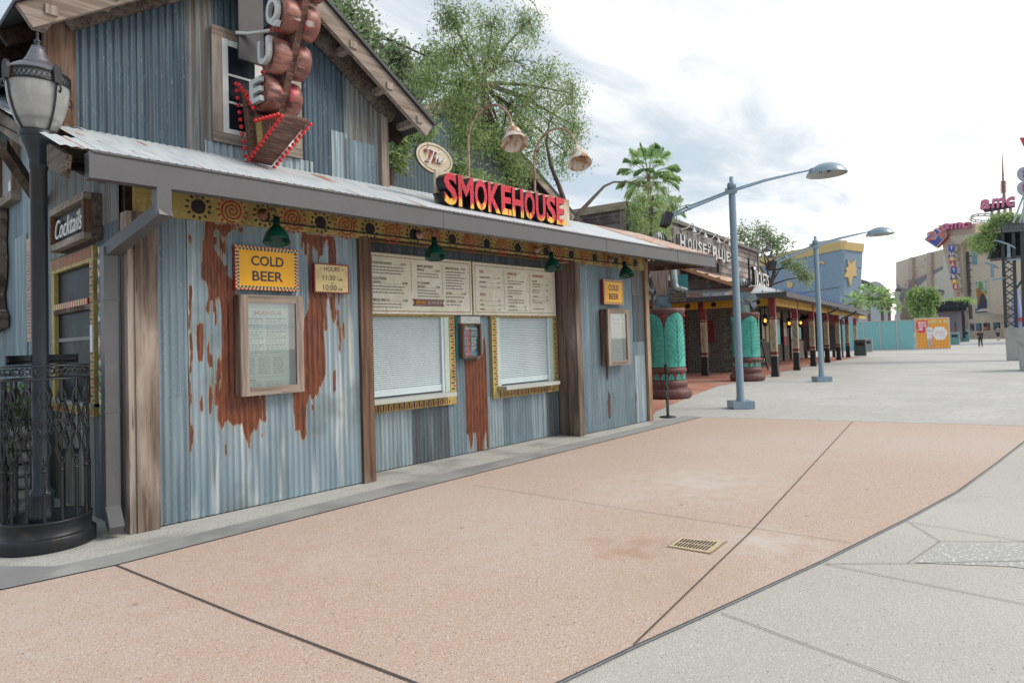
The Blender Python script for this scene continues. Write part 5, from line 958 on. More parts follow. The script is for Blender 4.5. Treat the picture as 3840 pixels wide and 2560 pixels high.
quad(mb, [H3(-.6, -.6, 3.08), H3(-.6, 14, 3.08), H3(2.5, 14, 3.2), H3(2.5, 3, 3.2), H3(25.2, 3, 2.98), H3(25.2, -.6, 2.86)], wood_y); part(mb, 'fascia', hall)
def frieze_run(fr, x0, x1, z0, z1, motif):
    mb = MB(); mb.prism([(x0, z0[0]), (x1, z0[1]), (x1, z1[1]), (x0, z1[0])], fr, -.03, .03, veranda_y)
    if motif == 'drops':
        n = max(3, int((x1-x0)/.42))
        for k in range(n):
            u = (k+.5)/n; x = x0+(x1-x0)*u; zc = z0[0]+(z0[1]-z0[0])*u+.18; mb.prism([(x-.045, zc), (x, zc-.075), (x+.045, zc), (x, zc+.075)], fr, .03, .035, maroon_p if k % 2 else black_p)
    else:
        n = max(2, int((x1-x0)/.8))
        for k in range(n): x = x0+(x1-x0)*(k+.5)/n; mb.prism([(x+.11*math.cos(q), z0[0]+.15+.11*math.sin(q)) for q in np.linspace(0, 6.28, 13)[:-1]], fr, .03, .035, maroon_p if k % 2 else black_p)
    return part(mb, 'frieze_board', hall)
posts = [GD(x, y) for x, y in ((2908, 1412), (2989, 1388), (3051, 1373), (3104, 1359), (3146, 1350), (3181, 1340), (3211, 1332))]
pa = [float((p-HO)@HA_) for p in posts]
for a0, a1 in zip(pa[:-1], pa[1:]): frieze_run(HF(0), a0+.12, a1-.12, (2.77-.009*a0, 2.77-.009*a1), (3.07-.009*a0, 3.07-.009*a1), 'drops')
frieze_run(HS(0), -2.7, -.12, (2.77, 2.77), (3.06, 3.06), 'dots'); frieze_run(HS(0), -7.0, -2.95, (2.77, 2.77), (3.06, 3.06), 'dots'); 
def vpost(w, p, z1, red=True):
    pt_ = None; x, y, z = p; mb = MB(); fr = lambda h, a, b, m: mb.add([tuple(np.array([x, y, z])+HA_*i*h+HB_*j*h+np.array([0, 0, k])) for k in (a, b) for i, j in ((-1, -1), (1, -1), (1, 1), (-1, 1))], [(3, 2, 1, 0), (4, 5, 6, 7), (0, 1, 5, 4), (1, 2, 6, 5), (2, 3, 7, 6), (3, 0, 4, 7)], m)
    fr(w*1.18, 0, .17, black_p); fr(w*1.02, .17, .80, black_p); fr(w*1.06, .80, .85, tan_post); fr(w*1.03, .85, .97, maroon_p); fr(w, .97, 2.22, tan_post); fr(w*1.04, 2.22, 2.36, maroon_p); fr(w*.98, 2.36, z1, plain('post_red', (.27, .035, .04), .55))
    for s in (-1, 1):
        for nd, xd in ((-HA_, -HB_), (-HB_, HA_)):
            f_ = frame(np.array([x, y, z])+nd*(w+.001), xd, nd); pts = [(s*.028+.022*math.sin(k*.9+s), 1.05+k*.05) for k in range(22)]
            for (a0, b0), (a1, b1) in zip(pts[:-1], pts[1:]): mb.add([f_(a0-.006, b0, .002), f_(a0+.006, b0, .002), f_(a1+.006, b1, .002), f_(a1-.006, b1, .002)], [(0, 1, 2, 3)], ink_dark)
            if s > 0:
                for k in range(4): mb.rect(f_, -.075+k*.042, -.055+k*.042, 2.27, 2.31, w*.04, w*.04+.004, offwhite)
    return part(mb, 'veranda_post', hall)
for i, p in enumerate(posts): vpost(.112, p, 3.07-.009*pa[i])
vpost(.112, (25.48, 12.26, 0), 3.07); vpost(.112, tuple(HO+HB_*7.2), 3.07)
for a in (12.3, 19.3):
    mb = MB(); mb.tube([H3(a, -.55, 2.95), H3(a, -.5, 2.85), H3(a, .25, 2.55), H3(a, .3, 2.3), H3(a, .3, .1)], .055, gutter_m, 8); part(mb, 'downpipe', hall)
# inside the veranda
mb = MB(); quad(mb, [H3(2.6, 2.3, 0), H3(2.6, 2.3, 3.3), H3(2.6, 14, 3.3), H3(2.6, 14, 0)], bar_wall); part(mb, 'entrance_wall', hall)
mb = MB(); fr = HS(2.58); mb.rect(fr, -4.35, -2.75, .03, 2.95, 0, .05, M('studded_door', (.20, .20, .175), [((.13, .13, .12), (5, 5, 9), .45, .65)], .7))
for i in range(12):
    for k in range(24): mb.rect(fr, -4.28+i*.125, -4.24+i*.125, .1+k*.12, .13+k*.12+(.03 if (i+k) % 3 else 0), .05, .06, M('stud_dark', (.035, .035, .033), rough=.6))
mb.rect(fr, -4.6, -4.35, .03, 3.0, 0, .09, maroon_p)
for k in range(14): mb.rect(fr, -4.5, -4.42, .15+k*.2, .19+k*.2, .09, .1, offwhite)
mb.rect(fr, -3.75, -3.1, 1.35, 2.35, .06, .08, plain('red_panel', (.22, .03, .035), .6)); mb.rect(fr, -2.75, -2.55, .03, 3.0, .0, .08, bar_wall); part(mb, 'entrance_door', hall)
mb = MB()
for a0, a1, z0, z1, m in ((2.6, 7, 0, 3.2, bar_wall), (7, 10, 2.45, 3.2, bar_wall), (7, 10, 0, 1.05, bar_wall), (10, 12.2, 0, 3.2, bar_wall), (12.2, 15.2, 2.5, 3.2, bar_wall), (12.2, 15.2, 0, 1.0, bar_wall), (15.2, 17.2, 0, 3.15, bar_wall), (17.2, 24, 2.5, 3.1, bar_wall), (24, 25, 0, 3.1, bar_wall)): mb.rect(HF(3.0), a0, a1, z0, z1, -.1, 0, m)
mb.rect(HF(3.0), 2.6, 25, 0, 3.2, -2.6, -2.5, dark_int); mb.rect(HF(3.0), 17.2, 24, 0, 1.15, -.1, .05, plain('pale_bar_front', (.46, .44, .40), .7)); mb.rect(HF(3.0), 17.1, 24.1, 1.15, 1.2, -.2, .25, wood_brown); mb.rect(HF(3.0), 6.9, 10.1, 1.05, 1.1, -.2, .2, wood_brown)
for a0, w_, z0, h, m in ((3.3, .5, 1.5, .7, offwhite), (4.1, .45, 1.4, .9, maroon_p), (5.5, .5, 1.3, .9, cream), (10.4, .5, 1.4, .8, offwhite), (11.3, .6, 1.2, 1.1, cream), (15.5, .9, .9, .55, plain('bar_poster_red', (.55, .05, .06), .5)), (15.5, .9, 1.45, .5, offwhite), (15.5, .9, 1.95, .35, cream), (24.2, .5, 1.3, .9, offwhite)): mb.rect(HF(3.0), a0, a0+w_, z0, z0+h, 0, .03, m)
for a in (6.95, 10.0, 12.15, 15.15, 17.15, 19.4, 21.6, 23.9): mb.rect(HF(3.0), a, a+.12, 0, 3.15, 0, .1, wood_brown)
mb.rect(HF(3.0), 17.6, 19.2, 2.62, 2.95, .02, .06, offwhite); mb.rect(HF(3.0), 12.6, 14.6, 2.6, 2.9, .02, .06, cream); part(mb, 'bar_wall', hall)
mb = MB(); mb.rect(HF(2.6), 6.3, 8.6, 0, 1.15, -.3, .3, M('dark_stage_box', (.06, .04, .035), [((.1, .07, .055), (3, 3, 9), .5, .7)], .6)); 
for x, z in ((7.4, .45), (7.9, .35)): mb.prism([(x+.1*math.cos(q), z+.07*math.sin(q)) for q in np.linspace(0, 6.28, 12)[:-1]], HF(2.6), .3, .305, cream); mb.rect(HF(2.6), x+.06, x+.1, z, z+.5, .3, .305, cream)
tag(mb.build('music_note_box'), 'dark box painted with pale music notes under the veranda', 'box')
amber = M('amber_lamp_glass', (.7, .25, .03), rough=.4, emis=((1., .33, .03), 3.2))
HL = ['dark iron lantern with amber light nearest the corner post under the veranda', 'dark iron lantern with amber light over the music note box', 'dark iron lantern with amber light beside the pale bar sign']
lp = None
for i, (x, y) in enumerate(((2869, 1202), (2959, 1212), (3002, 1210))):
    c = PP(x, y, HO+2.2*HB_, HB_)
    if lp is None:
        lp = o = thing('veranda_lantern', HL[0], 'lantern', tuple(c), 0, 'amber lanterns under the veranda'); cc = tuple(c)
        mb = MB(); mb.lathe([(.0, .34), (.10, .26), (.16, .20), (.14, .18)], black_iron, cc, 12); mb.lathe([(.0, -.30), (.10, -.26), (.13, -.16), (.12, -.14)], black_iron, cc, 12); mb.tube([(cc[0], cc[1], cc[2]+.3), (cc[0], cc[1], 3.2)], .02, black_iron, 6)
        for k in range(6): q = k*math.pi/3; mb.tube([(cc[0]+.13*math.cos(q), cc[1]+.13*math.sin(q), cc[2]-.16), (cc[0]+.14*math.cos(q), cc[1]+.14*math.sin(q), cc[2]+.19)], .012, black_iron, 5)
        part(mb, 'frame', o); mb = MB(); mb.ball(cc, .065, amber, 10, 8, 1.3); part(mb, 'bulb', o)
    else: o = copy_tree(lp); o.location = tuple(c); o['label'] = HL[i]
# loose things under and beside the veranda
p = PP(2860, 1385, HO+1.6*HB_, HB_); t = thing('sandwich_board', 'black lattice easel stand beside the corner post of the veranda', 'stand', (p[0], p[1], 0)); x, y = p[0], p[1]
for s in (-1, 1): mb = MB(); mb.bar((x+s*.05-.1, y-s*.28, .0), (x, y, 1.35), .07, .05, black_p); part(mb, 'leg', t)
mb = MB(); mb.bar((x-.05, y-.22, .3), (x-.05, y+.22, .3), .04, .05, black_p); mb.bar((x-.04, y-.17, .6), (x-.04, y+.17, .6), .04, .05, black_p); mb.bar((x, y-.05, 1.35), (x, y+.05, 1.35), .5, .1, black_p); part(mb, 'rung', t)
k0 = GD(3118, 1345); t = thing('kiosk_booth', 'small dark booth with pitched roof at the far end of the veranda', 'booth', (k0[0]+2, k0[1]+1.2, k0[2])); fr = frame((k0[0]+1.5, k0[1]+2.6, k0[2]), (.62, -.78, 0), (-.78, -.62, 0))
mb = MB(); mb.rect(fr, .3, 2.6, .45, 2.2, 0, .35, black_p)
for a, b, c, e in ((.3, .42, .45, 2.2), (2.48, 2.6, .45, 2.2), (.42, 2.48, .45, .55), (.42, 2.48, 2.1, 2.2)): mb.rect(fr, a, b, c, e, .35, .39, wood_red)
part(mb, 'board', t); mb = MB(); mb.prism([(0, 2.2), (2.9, 2.2), (2.9, 2.45), (1.45, 3.2), (0, 2.45)], fr, -.4, .7, maroon_p); part(mb, 'roof', t)
for xx in (.45, 2.3): mb = MB(); mb.rect(fr, xx, xx+.12, 0, .45, .05, .3, black_p); part(mb, 'leg', t)
def bin_(name, label, px, col, sc=1., yaw_=0.):
    p = GD(*px); t = thing(name, label, 'bin', tuple(p), 0, None); fr = frame(p, (math.sin(yaw_), -math.cos(yaw_), 0), (-math.cos(yaw_), -math.sin(yaw_), 0)); w_ = .34*sc; h = 1.12*sc
    mb = MB(); mb.rect(fr, -w_, w_, .05*sc, h, -w_, w_, col); part(mb, 'body', t); mb = MB(); mb.rect(fr, -w_-.03, w_+.03, h, h+.07*sc, -w_-.03, w_+.03, steel); part(mb, 'lid', t)
    mb = MB(); mb.rect(fr, -w_*.7, w_*.7, h*.66, h*.86, w_, w_+.01, black_p); part(mb, 'flap', t); return t
binc = plain('bin_green_grey', (.10, .19, .175), .45)
bin_('litter_bin', 'dark green litter bin at the foot of the last veranda post', (3228, 1336), plain('bin_dark_green', (.07, .10, .095), .45), 1.05, R(10)); bin_('litter_bin', 'low grey litter bin between the last post and the teal hoarding', (3256, 1320), plain('bin_grey', (.28, .32, .32), .5), 1.0, R(10))
# blue string lights
t = thing('string_lights', 'string of small blue lights along the veranda roof edge', 'lights', H3(-.6, -.6, 3.45)); blu = M('blue_bulb', (.05, .09, .50), rough=.2, emis=((.05, .12, 1.), .01))
mb = MB(); mb.tube([H3(-.6, 8, 3.26), H3(-.6, -.6, 3.27), H3(25, -.6, 3.04)], .008, black_p, 5, smooth=False); part(mb, 'wire', t); b0 = None
for k in range(72):
    if k < 16: q = H3(-.58, 7.2-k*.5, 3.30)
    else: u = (k-16)/55; q = H3(-.4+u*25.3, -.58, 3.31-.23*u)
    if b0 is None: mb = MB(); mb.lathe([(.0, -.04), (.017, -.025), (.02, .04), (.0, .07)], blu, q, 6); b0 = part(mb, 'bulb', t); b0.location = q; b0.data.transform(Matrix.Translation(-Vector(q)+Vector(t.location))); b0.location = Vector(q)-Vector(t.location)
    else: c = b0.copy(); COL.objects.link(c); c.location = Vector(q)-Vector(t.location)
# rooftop letters
t = thing('rooftop_sign', 'pale capital letters on grey planks spelling HOUSE OF BLUES along the hall roof', 'sign', H3(2, 3.2, 4.8)); fr = HF(3.15)
U = lambda x, y: HPB(2450+x*.236, 780+y*.236, 3.0)
lm = M('pale_letter_face', (.50, .505, .485), [((.45, .45, .43), (9, 9, 3), .5, .7)], .5); lsd = plain('letter_side_grey', (.24, .24, .24), .6, 0, .05); plank_m = M('grey_sign_plank', (.22, .20, .195), [((.16, .145, .14), (3, 3, 1), .45, .65)], .7)
for ch, x0, x1, y0, y1 in (('H', 395, 472, 412, 655), ('O', 520, 582, 475, 668), ('U', 600, 661, 500, 688), ('S', 683, 740, 527, 705), ('E', 757, 818, 560, 722), ('O', 836, 882, 545, 632), ('F', 836, 882, 650, 722), ('B', 915, 987, 598, 822), ('L', 1003, 1058, 650, 802), ('U', 1060, 1112, 650, 866), ('E', 1133, 1182, 690, 845), ('S', 1190, 1236, 695, 850)):
    (a0, zt), (a1, _) = U(x0, y0), U(x1, y0); zb = U(x0, y1)[1]
    mb = MB(); mb.text(ch, HF(3.12), a0, zb, zt-zb, lm, w=a1-a0, d=.06, bold=.03, al='l', ext=.14, side=lsd); part(mb, 'letter', t)
for x0, x1, y0, y1 in ((345, 470, 318, 700), (480, 572, 350, 700), (580, 655, 380, 700), (660, 728, 405, 720), (730, 830, 430, 740), (832, 885, 475, 760), (885, 985, 470, 700), (990, 1045, 560, 850), (1048, 1105, 560, 880), (1110, 1165, 580, 900), (1170, 1240, 600, 905)):
    (a0, zt), (a1, _) = U(x0, y0), U(x1, y0+20); zb = U(x0, y1)[1]; w_ = a1-a0; q = g.uniform(.0, .05)
    mb = MB(); mb.prism([(a0+.01, zb), (a1-.01, zb), (a1-.01, zt-w_*.12-q), (a1-w_*.3, zt), (a0+w_*.3, zt-.02), (a0+.01, zt-w_*.1)], HF(3.12), 0, .04, plank_m); part(mb, 'plank', t)
mb = MB(); (a0, z0), (a1, _) = U(350, 640), U(1230, 640); mb.bar(H3(a0-.3, 3.2, 4.9), H3(a1, 3.2, 4.9), .05, .12, gutter_m); mb.bar(H3(a0-.3, 3.2, 5.3), H3(a1, 3.2, 5.3), .05, .1, gutter_m); mb.rect(HF(3.15), U(1075, 900)[0], U(1095, 900)[0], 4.55, 5.3, -.05, .05, black_p); part(mb, 'rail', t)
sp_ = None; n_ = ['first white gooseneck spot above the rooftop letters', 'second white gooseneck spot above the rooftop letters', 'third white gooseneck spot above the rooftop letters', 'fourth white gooseneck spot above the rooftop letters, nearest the lamp pole']
for i, (x, y) in enumerate(((620, 385), (800, 470), (1010, 540), (1185, 600))):
    a, z = U(x, y)
    if sp_ is None:
        o = sp_ = thing('sign_spot', n_[0], 'lamp', H3(a, 3.0, z), th, 'white spots above the rooftop letters'); P_ = lambda da, db, dz: H3(a+da, 3.0+db, z+dz)
        mb = MB(); mb.tube([P_(-.5, .3, .1), P_(-.3, .1, .15), P_(-.1, 0, .36), P_(.0, -.02, .38), P_(.06, -.05, .3), P_(.06, -.05, .2)], .022, offwhite, 6); part(mb, 'arm', o); mb = MB(); mb.lathe([(.03, .22), (.05, .12), (.11, .03), (.12, 0), (.1, .01), (.04, .1)], white_p, P_(.06, -.05, -.02), 12); part(mb, 'shade', o)
    else: o = copy_tree(sp_); o.location = H3(a, 3.0, z); o['label'] = n_[i]
t = thing('tickets_sign', 'tall white faced black letters spelling TICKETS on the veranda roof', 'sign', H3(2, .8, 3.7)); xs_ = [(1546, 1582, 932, 1220), (1590, 1605, 995, 1218), (1617, 1648, 1010, 1232), (1656, 1690, 1025, 1240), (1698, 1722, 1040, 1245), (1728, 1755, 1050, 1245), (1760, 1784, 1068, 1240)]
V_ = lambda x, y: HPB(2450+x*.236, 780+y*.236, .8)
for ch, (x0, x1, y0, y1) in zip('TICKETS', xs_):
    (a0, zt), (a1, _) = V_(x0, y0), V_(x1, y0); zb = V_(x0, y1)[1]; mb = MB(); mb.text(ch, HF(.8), a0, zb, zt-zb, white_p, w=a1-a0, d=0, bold=.01, al='l', ext=.12, side=black_p); part(mb, 'letter', t)
mb = MB(); (a0, _), (a1, _) = V_(1546, 1100), V_(1784, 1100); mb.bar(H3(a0, .85, 3.72), H3(a1+.2, .85, 3.72), .06, .08, black_p); mb.bar(H3(a0, .85, 3.6), H3(a0, .85, 4.7), .06, .06, black_p); part(mb, 'rail', t)
for i, (x, y) in enumerate(((1560, 900), (1640, 1010))):
    a, z = V_(x, y); o = thing('ticket_spot', ['arched black spot lamp over the first ticket letter', 'arched black spot lamp over the middle of the ticket letters'][i], 'lamp', H3(a, .9, z), 0, 'black spots over the ticket letters'); pts = [H3(a, .9, z)]+[H3(a+1.3-1.3*math.cos(q), .9-.3*math.sin(q), z+.35+1.0*math.sin(q)) for q in np.linspace(.1, 2.6, 9)]
    mb = MB(); mb.tube(pts, .022, gutter_m, 6); part(mb, 'arm', o); mb = MB(); e_ = pts[-1]; mb.lathe([(.02, .12), (.08, .05), (.22, -.04), (.24, -.10), (.0, -.09)], gutter_m, e_, 14); part(mb, 'shade', o)

# ---------------------------------------------------------------- painted columns with scrap metal figures
colm = [(.56, .012), (.60, .05), (.61, .13), (.60, .20), (.55, .26), (.49, .275), (.485, .30), (.51, .34), (.515, .40), (.50, .47), (.46, .495), (.45, .51), (.45, .69), (.47, .70), (.49, .73), (.495, .78), (.475, .83), (.44, .85), (.44, 2.0), (.455, 2.25), (.475, 2.30), (.49, 2.33), (.505, 2.37), (.505, 2.42), (.48, 2.455), (.0, 2.455)]
def column(c, label, a0):
    t = thing('painted_column', label, 'column', (*c, 0), 0, 'teal leaf columns'); cc = (*c, 0.); mb = MB(); mb.lathe(colm, maroon_col, cc, 40); part(mb, 'shaft', t)
    hw = lambda u: 1.03*(max(0., 1-max(0, (u-.5)/.5)**3.2))**.5 if u < 1 else 0
    for k in range(4):
        am = a0+k*math.pi/2; mb = MB(); vs = []; nu, nv = 14, 26
        A__ = math.pi/4*.97
        for j in range(nv+1):
            u = j/nv; h = max(.05, hw(u)*.98)
            for i in range(nu+1):
                s = -1+2*i/nu; q = am+s*A__*h; r_ = .462+.016*(1-s*s)+.05*max(0, u-.86)/.14*(1-s*s)-.01*abs(math.sin((u*1.0+abs(s)*.25)*28))*(.2+abs(s))
                vs.append((c[0]+r_*math.cos(q), c[1]+r_*math.sin(q), .86+1.47*u))
        mb.add(vs, [(j*(nu+1)+i, j*(nu+1)+i+1, (j+1)*(nu+1)+i+1, (j+1)*(nu+1)+i) for j in range(nv) for i in range(nu)], teal, True)
        mb.tube([(c[0]+.482*math.cos(am), c[1]+.482*math.sin(am), .88+1.38*v/8) for v in range(9)], .006, teal_d, 5)
        for sgn in (-1, 1):
            for v in range(9):
                z0 = .95+v*.135; pts = []
                for w_ in np.linspace(0, 1, 7):
                    u = (z0+.30*math.sin(w_*1.9)-.10*w_*w_-.86)/1.47; 
                    if u > .97: break
                    q = am+sgn*A__*max(.05, hw(u))*.95*w_; pts.append((c[0]+.480*math.cos(q), c[1]+.480*math.sin(q), .86+1.47*u))
                if len(pts) > 2: mb.tube(pts, .0045, teal_d, 4, caps=False)
        part(mb, 'leaf_relief', t)
        q = am+math.pi/4; mb = MB(); mb.ball((c[0]+.475*math.cos(q), c[1]+.475*math.sin(q), 2.24), .04, red_p, 10, 6); mb.tube([(c[0]+.46*math.cos(q), c[1]+.46*math.sin(q), 2.2), (c[0]+.455*math.cos(q), c[1]+.455*math.sin(q), 1.7)], .012, maroon_col, 5); part(mb, 'red_bud', t)
    mb = MB()
    for k in range(14):
        q = 2*math.pi*k/14+a0; ta = (-math.sin(q), math.cos(q), 0); na = (math.cos(q), math.sin(q), 0); fr = frame((c[0]+.452*math.cos(q), c[1]+.452*math.sin(q), .52), ta, na)
        mb.prism([(-.075, 0), (.075, 0), (.07, .07), (.045, .13), (0, .165), (-.045, .13), (-.07, .07)], fr, -.01, .012, teal); mb.rect(fr, -.005, .005, 0, .14, .012, .015, teal_d)
        for s in (-1, 1):
            for h in (.03, .07): mb.add([fr(0, h, .0145), fr(s*.05, h+.045, .0145), fr(s*.05, h+.055, .0145), fr(0, h+.012, .0145)], [(0, 1, 2, 3) if s > 0 else (3, 2, 1, 0)], teal_d)
        q += math.pi/14; ta = (-math.sin(q), math.cos(q), 0); na = (math.cos(q), math.sin(q), 0); fr = frame((c[0]+.452*math.cos(q), c[1]+.452*math.sin(q), .52), ta, na); mb.prism([(0, .02), (.035, .13), (0, .16), (-.035, .13)], fr, -.01, .008, red_p)
    part(mb, 'leaf_band', t); return t
vb = math.atan2(-8.9, -16.2)
column((16.23, 8.90), 'nearer teal leaf column on an oxblood base, partly behind the tin building corner', vb+R(35)); column((23.23, 9.57), 'farther teal leaf column on an oxblood base, partly behind the lamp pole', vb+R(16))
tin = M('weathered_scrap_tin', (.32, .36, .37), [((.20, .23, .24), (4, 4, 4), .44, .64), ((.36, .17, .10), (6, 6, 4), .58, .7)], .45, .35); tinr = M('rusty_ribbed_tin', (.33, .25, .22), [((.24, .13, .09), (22, 22, 1.5), .45, .65), ((.42, .40, .38), (16, 16, 2), .55, .75)], .55, .2); bluesteel = M('blue_grey_scrap', (.17, .24, .28), [((.10, .14, .16), (5, 5, 5), .45, .65), ((.28, .34, .36), (11, 11, 5), .58, .75)], .5, .3)
def turbine(mb, c, r, h, m):
    n = 18
    for k in range(n):
        q = 2*math.pi*k/n; pts = []
        vs = []
        for j in range(9):
            u = j/8; rr = r*(.35+.75*math.sin(math.pi*(.12+.80*u))); a_1, a_2 = q+.1*u, q+.1*u+.30; vs += [(c[0]+rr*math.cos(a_1), c[1]+rr*math.sin(a_1), c[2]+h*u), (c[0]+rr*.86*math.cos(a_2), c[1]+rr*.86*math.sin(a_2), c[2]+h*u)]
        mb.add(vs, [(2*j, 2*j+1, 2*j+3, 2*j+2) for j in range(8)], m, True)
    mb.lathe([(r*.62, -.12*h), (r*.66, 0), (r*.5, .03*h)], m, c, 18); mb.lathe([(r*.45, .98*h), (r*.25, 1.05*h), (0, 1.07*h)], m, c, 18); mb.lathe([(r*.55, 0), (r*.8, .5*h), (r*.45, h)], dark_int, c, 14)
vd = Vector((-.876, -.48, 0)).normalized(); sd3 = Vector((.48, -.876, 0)).normalized()    # towards the viewer's side, and across it
def fig(c, z): return frame((c[0], c[1], z), tuple(sd3), tuple(vd))
c1 = (16.23, 8.90); t = thing('scrap_figure', 'scrap tin figure with pipe arms and a turbine head on the nearer teal column', 'sculpture', (*c1, 2.455), 0, 'scrap metal figures')
fr0 = fig(c1, 2.45); fr = lambda x, z, d=0.: fr0(x, z*.75, d)
mb = MB(); mb.prism([(-.30, 0), (.16, 0), (.12, .45), (.10, .75), (-.18, .75), (-.26, .4)], fr, -.14, .14, bluesteel); part(mb, 'legs', t)
mb = MB(); n = 26; pro = lambda u: (-.42+.16*(1-u), .26-.10*(1-u))
vs = []; rows = 6
for j in range(rows+1):
    u = j/rows; xa, xb = (-.22-.20*u, .06+.06*u); zz = .50+.95*u
    for i in range(n+1): vs.append(fr(xa+(xb-xa)*i/n, zz, .16+.012*math.sin(i*2.2)))
mb.add(vs, [(j*(n+1)+i, j*(n+1)+i+1, (j+1)*(n+1)+i+1, (j+1)*(n+1)+i) for j in range(rows) for i in range(n)], tinr, True); mb.prism([(-.22, .5), (.06, .5), (.12, 1.45), (-.42, 1.45)], fr, -.16, .15, tinr); part(mb, 'torso', t)
mb = MB(); mb.tube([fr(.22, 1.5, .05), fr(.24, 1.1, .08), fr(.25, .85, .1), fr(.30, .72, .12), fr(.37, .68, .14), fr(.45, .70, .16)], [.105, .105, .105, .10, .09, .085], tin, 14); part(mb, 'arm', t); mb = MB(); mb.tube([fr(.45, .70, .16), fr(.52, .69, .18), fr(.58, .66, .2)], [.055, .04, .025], steel, 8); part(mb, 'hand', t)
mb = MB(); mb.tube([fr(-.50, 1.5, .0), fr(-.54, 1.1, .02), fr(-.52, .85, .05), fr(-.42, .66, .1), fr(-.3, .6, .14)], [.11, .11, .11, .10, .09], bluesteel, 14); part(mb, 'arm', t)
mb = MB(); mb.rect(fr, .12, .52, .22, .58, -.1, .2, wood_brown)
for k in range(4): mb.rect(fr, .10, .54, .24+k*.09, .30+k*.09, .2, .23, wood_y)
part(mb, 'crate', t); mb = MB(); mb.rect(fr, .34, .62, .62, 1.25, -.3, -.1, plain('teal_tin_sheet', (.03, .20, .21), .5)); part(mb, 'tin_sheet', t)
mb = MB(); hx = fr0(-.12, 1.72, 0); turbine(mb, hx, .205, .40, tin); mb.lathe([(.16, -.65), (.16, -.05)], tin, hx, 16); part(mb, 'head', t)
c2 = (23.23, 9.57); t = thing('scrap_figure', 'scrap tin figure with round eyes and a ribbed turbine hat on the farther teal column', 'sculpture', (*c2, 2.455), 0, 'scrap metal figures'); fr0 = fig(c2, 2.45); fr = lambda x, z, d=0.: fr0(x*.85, z*.76, d)
mb = MB(); mb.lathe([(.18, 0), (.19, .2), (.2, .36)], M('pale_green_tin', (.30, .42, .36), rough=.5), (*c2, 2.45), 16); part(mb, 'neck', t); mb = MB(); mb.prism([(-.26, .40), (.16, .36), (.22, .65), (.16, 1.0), (-.24, 1.02), (-.30, .7)], fr, -.2, .2, bluesteel); part(mb, 'face', t)
for x in (-.16, .10): mb = MB(); mb.lathe([(.0, .25), (.05, .25), (.065, .23), (.07, .19)], tinr, fr(x, .56, 0), 14, axis=Vector((0, 0, 1)).rotation_difference(vd).to_matrix()); mb.ball(fr(x, .56, .24), .03, black_p, 8, 6); part(mb, 'eye', t)
mb = MB(); mb.prism([(.2, .85), (.42, .9), (.56, .62), (.44, .5), (.5, .3), (.34, .15), (.22, .4)], fr, -.12, .16, tin); mb.tube([fr(.3, .5, .15), fr(.5, .6, .2), fr(.62, .72, .2)], .03, gutter_m, 6); part(mb, 'beak', t); mb = MB(); mb.prism([(-.34, 1.0), (.3, 1.0), (.42, 1.22), (-.38, 1.2)], fr, -.2, .22, plain('rust_brown_brim', (.14, .06, .045), .6)); part(mb, 'brim', t); mb = MB(); turbine(mb, fr0(0, .92, 0), .215, .33, tin); part(mb, 'hat', t)
# queue post
t = thing('stanchion', 'thin black queue post with a green squiggle standing at the end of the tin building', 'post', (12.27, 6.78, 0)); cc = (12.27, 6.78, 0)
mb = MB(); mb.lathe([(.0, .012), (.17, .012), (.172, .025), (.12, .035), (.03, .045), (.0, .045)], black_iron, cc, 24); part(mb, 'base', t); mb = MB(); mb.tube([(*cc[:2], .03), (*cc[:2], .92)], .030, black_p, 12)
f_ = frame((cc[0], cc[1], 0), tuple(sd3), tuple(vd)); pts = [(.013*math.sin(k*.8), .08+k*.03) for k in range(28)]
for (a0, b0), (a1, b1) in zip(pts[:-1], pts[1:]): mb.add([f_(a0-.008, b0, .031), f_(a0+.008, b0, .031), f_(a1+.008, b1, .031), f_(a1-.008, b1, .031)], [(0, 1, 2, 3)], plain('squiggle_green', (.08, .28, .2), .5))
part(mb, 'tube', t); mb = MB(); mb.lathe([(.03, .90), (.042, .91), (.042, 1.10), (.036, 1.115), (0, 1.115)], black_p, cc, 16); part(mb, 'belt_head', t)
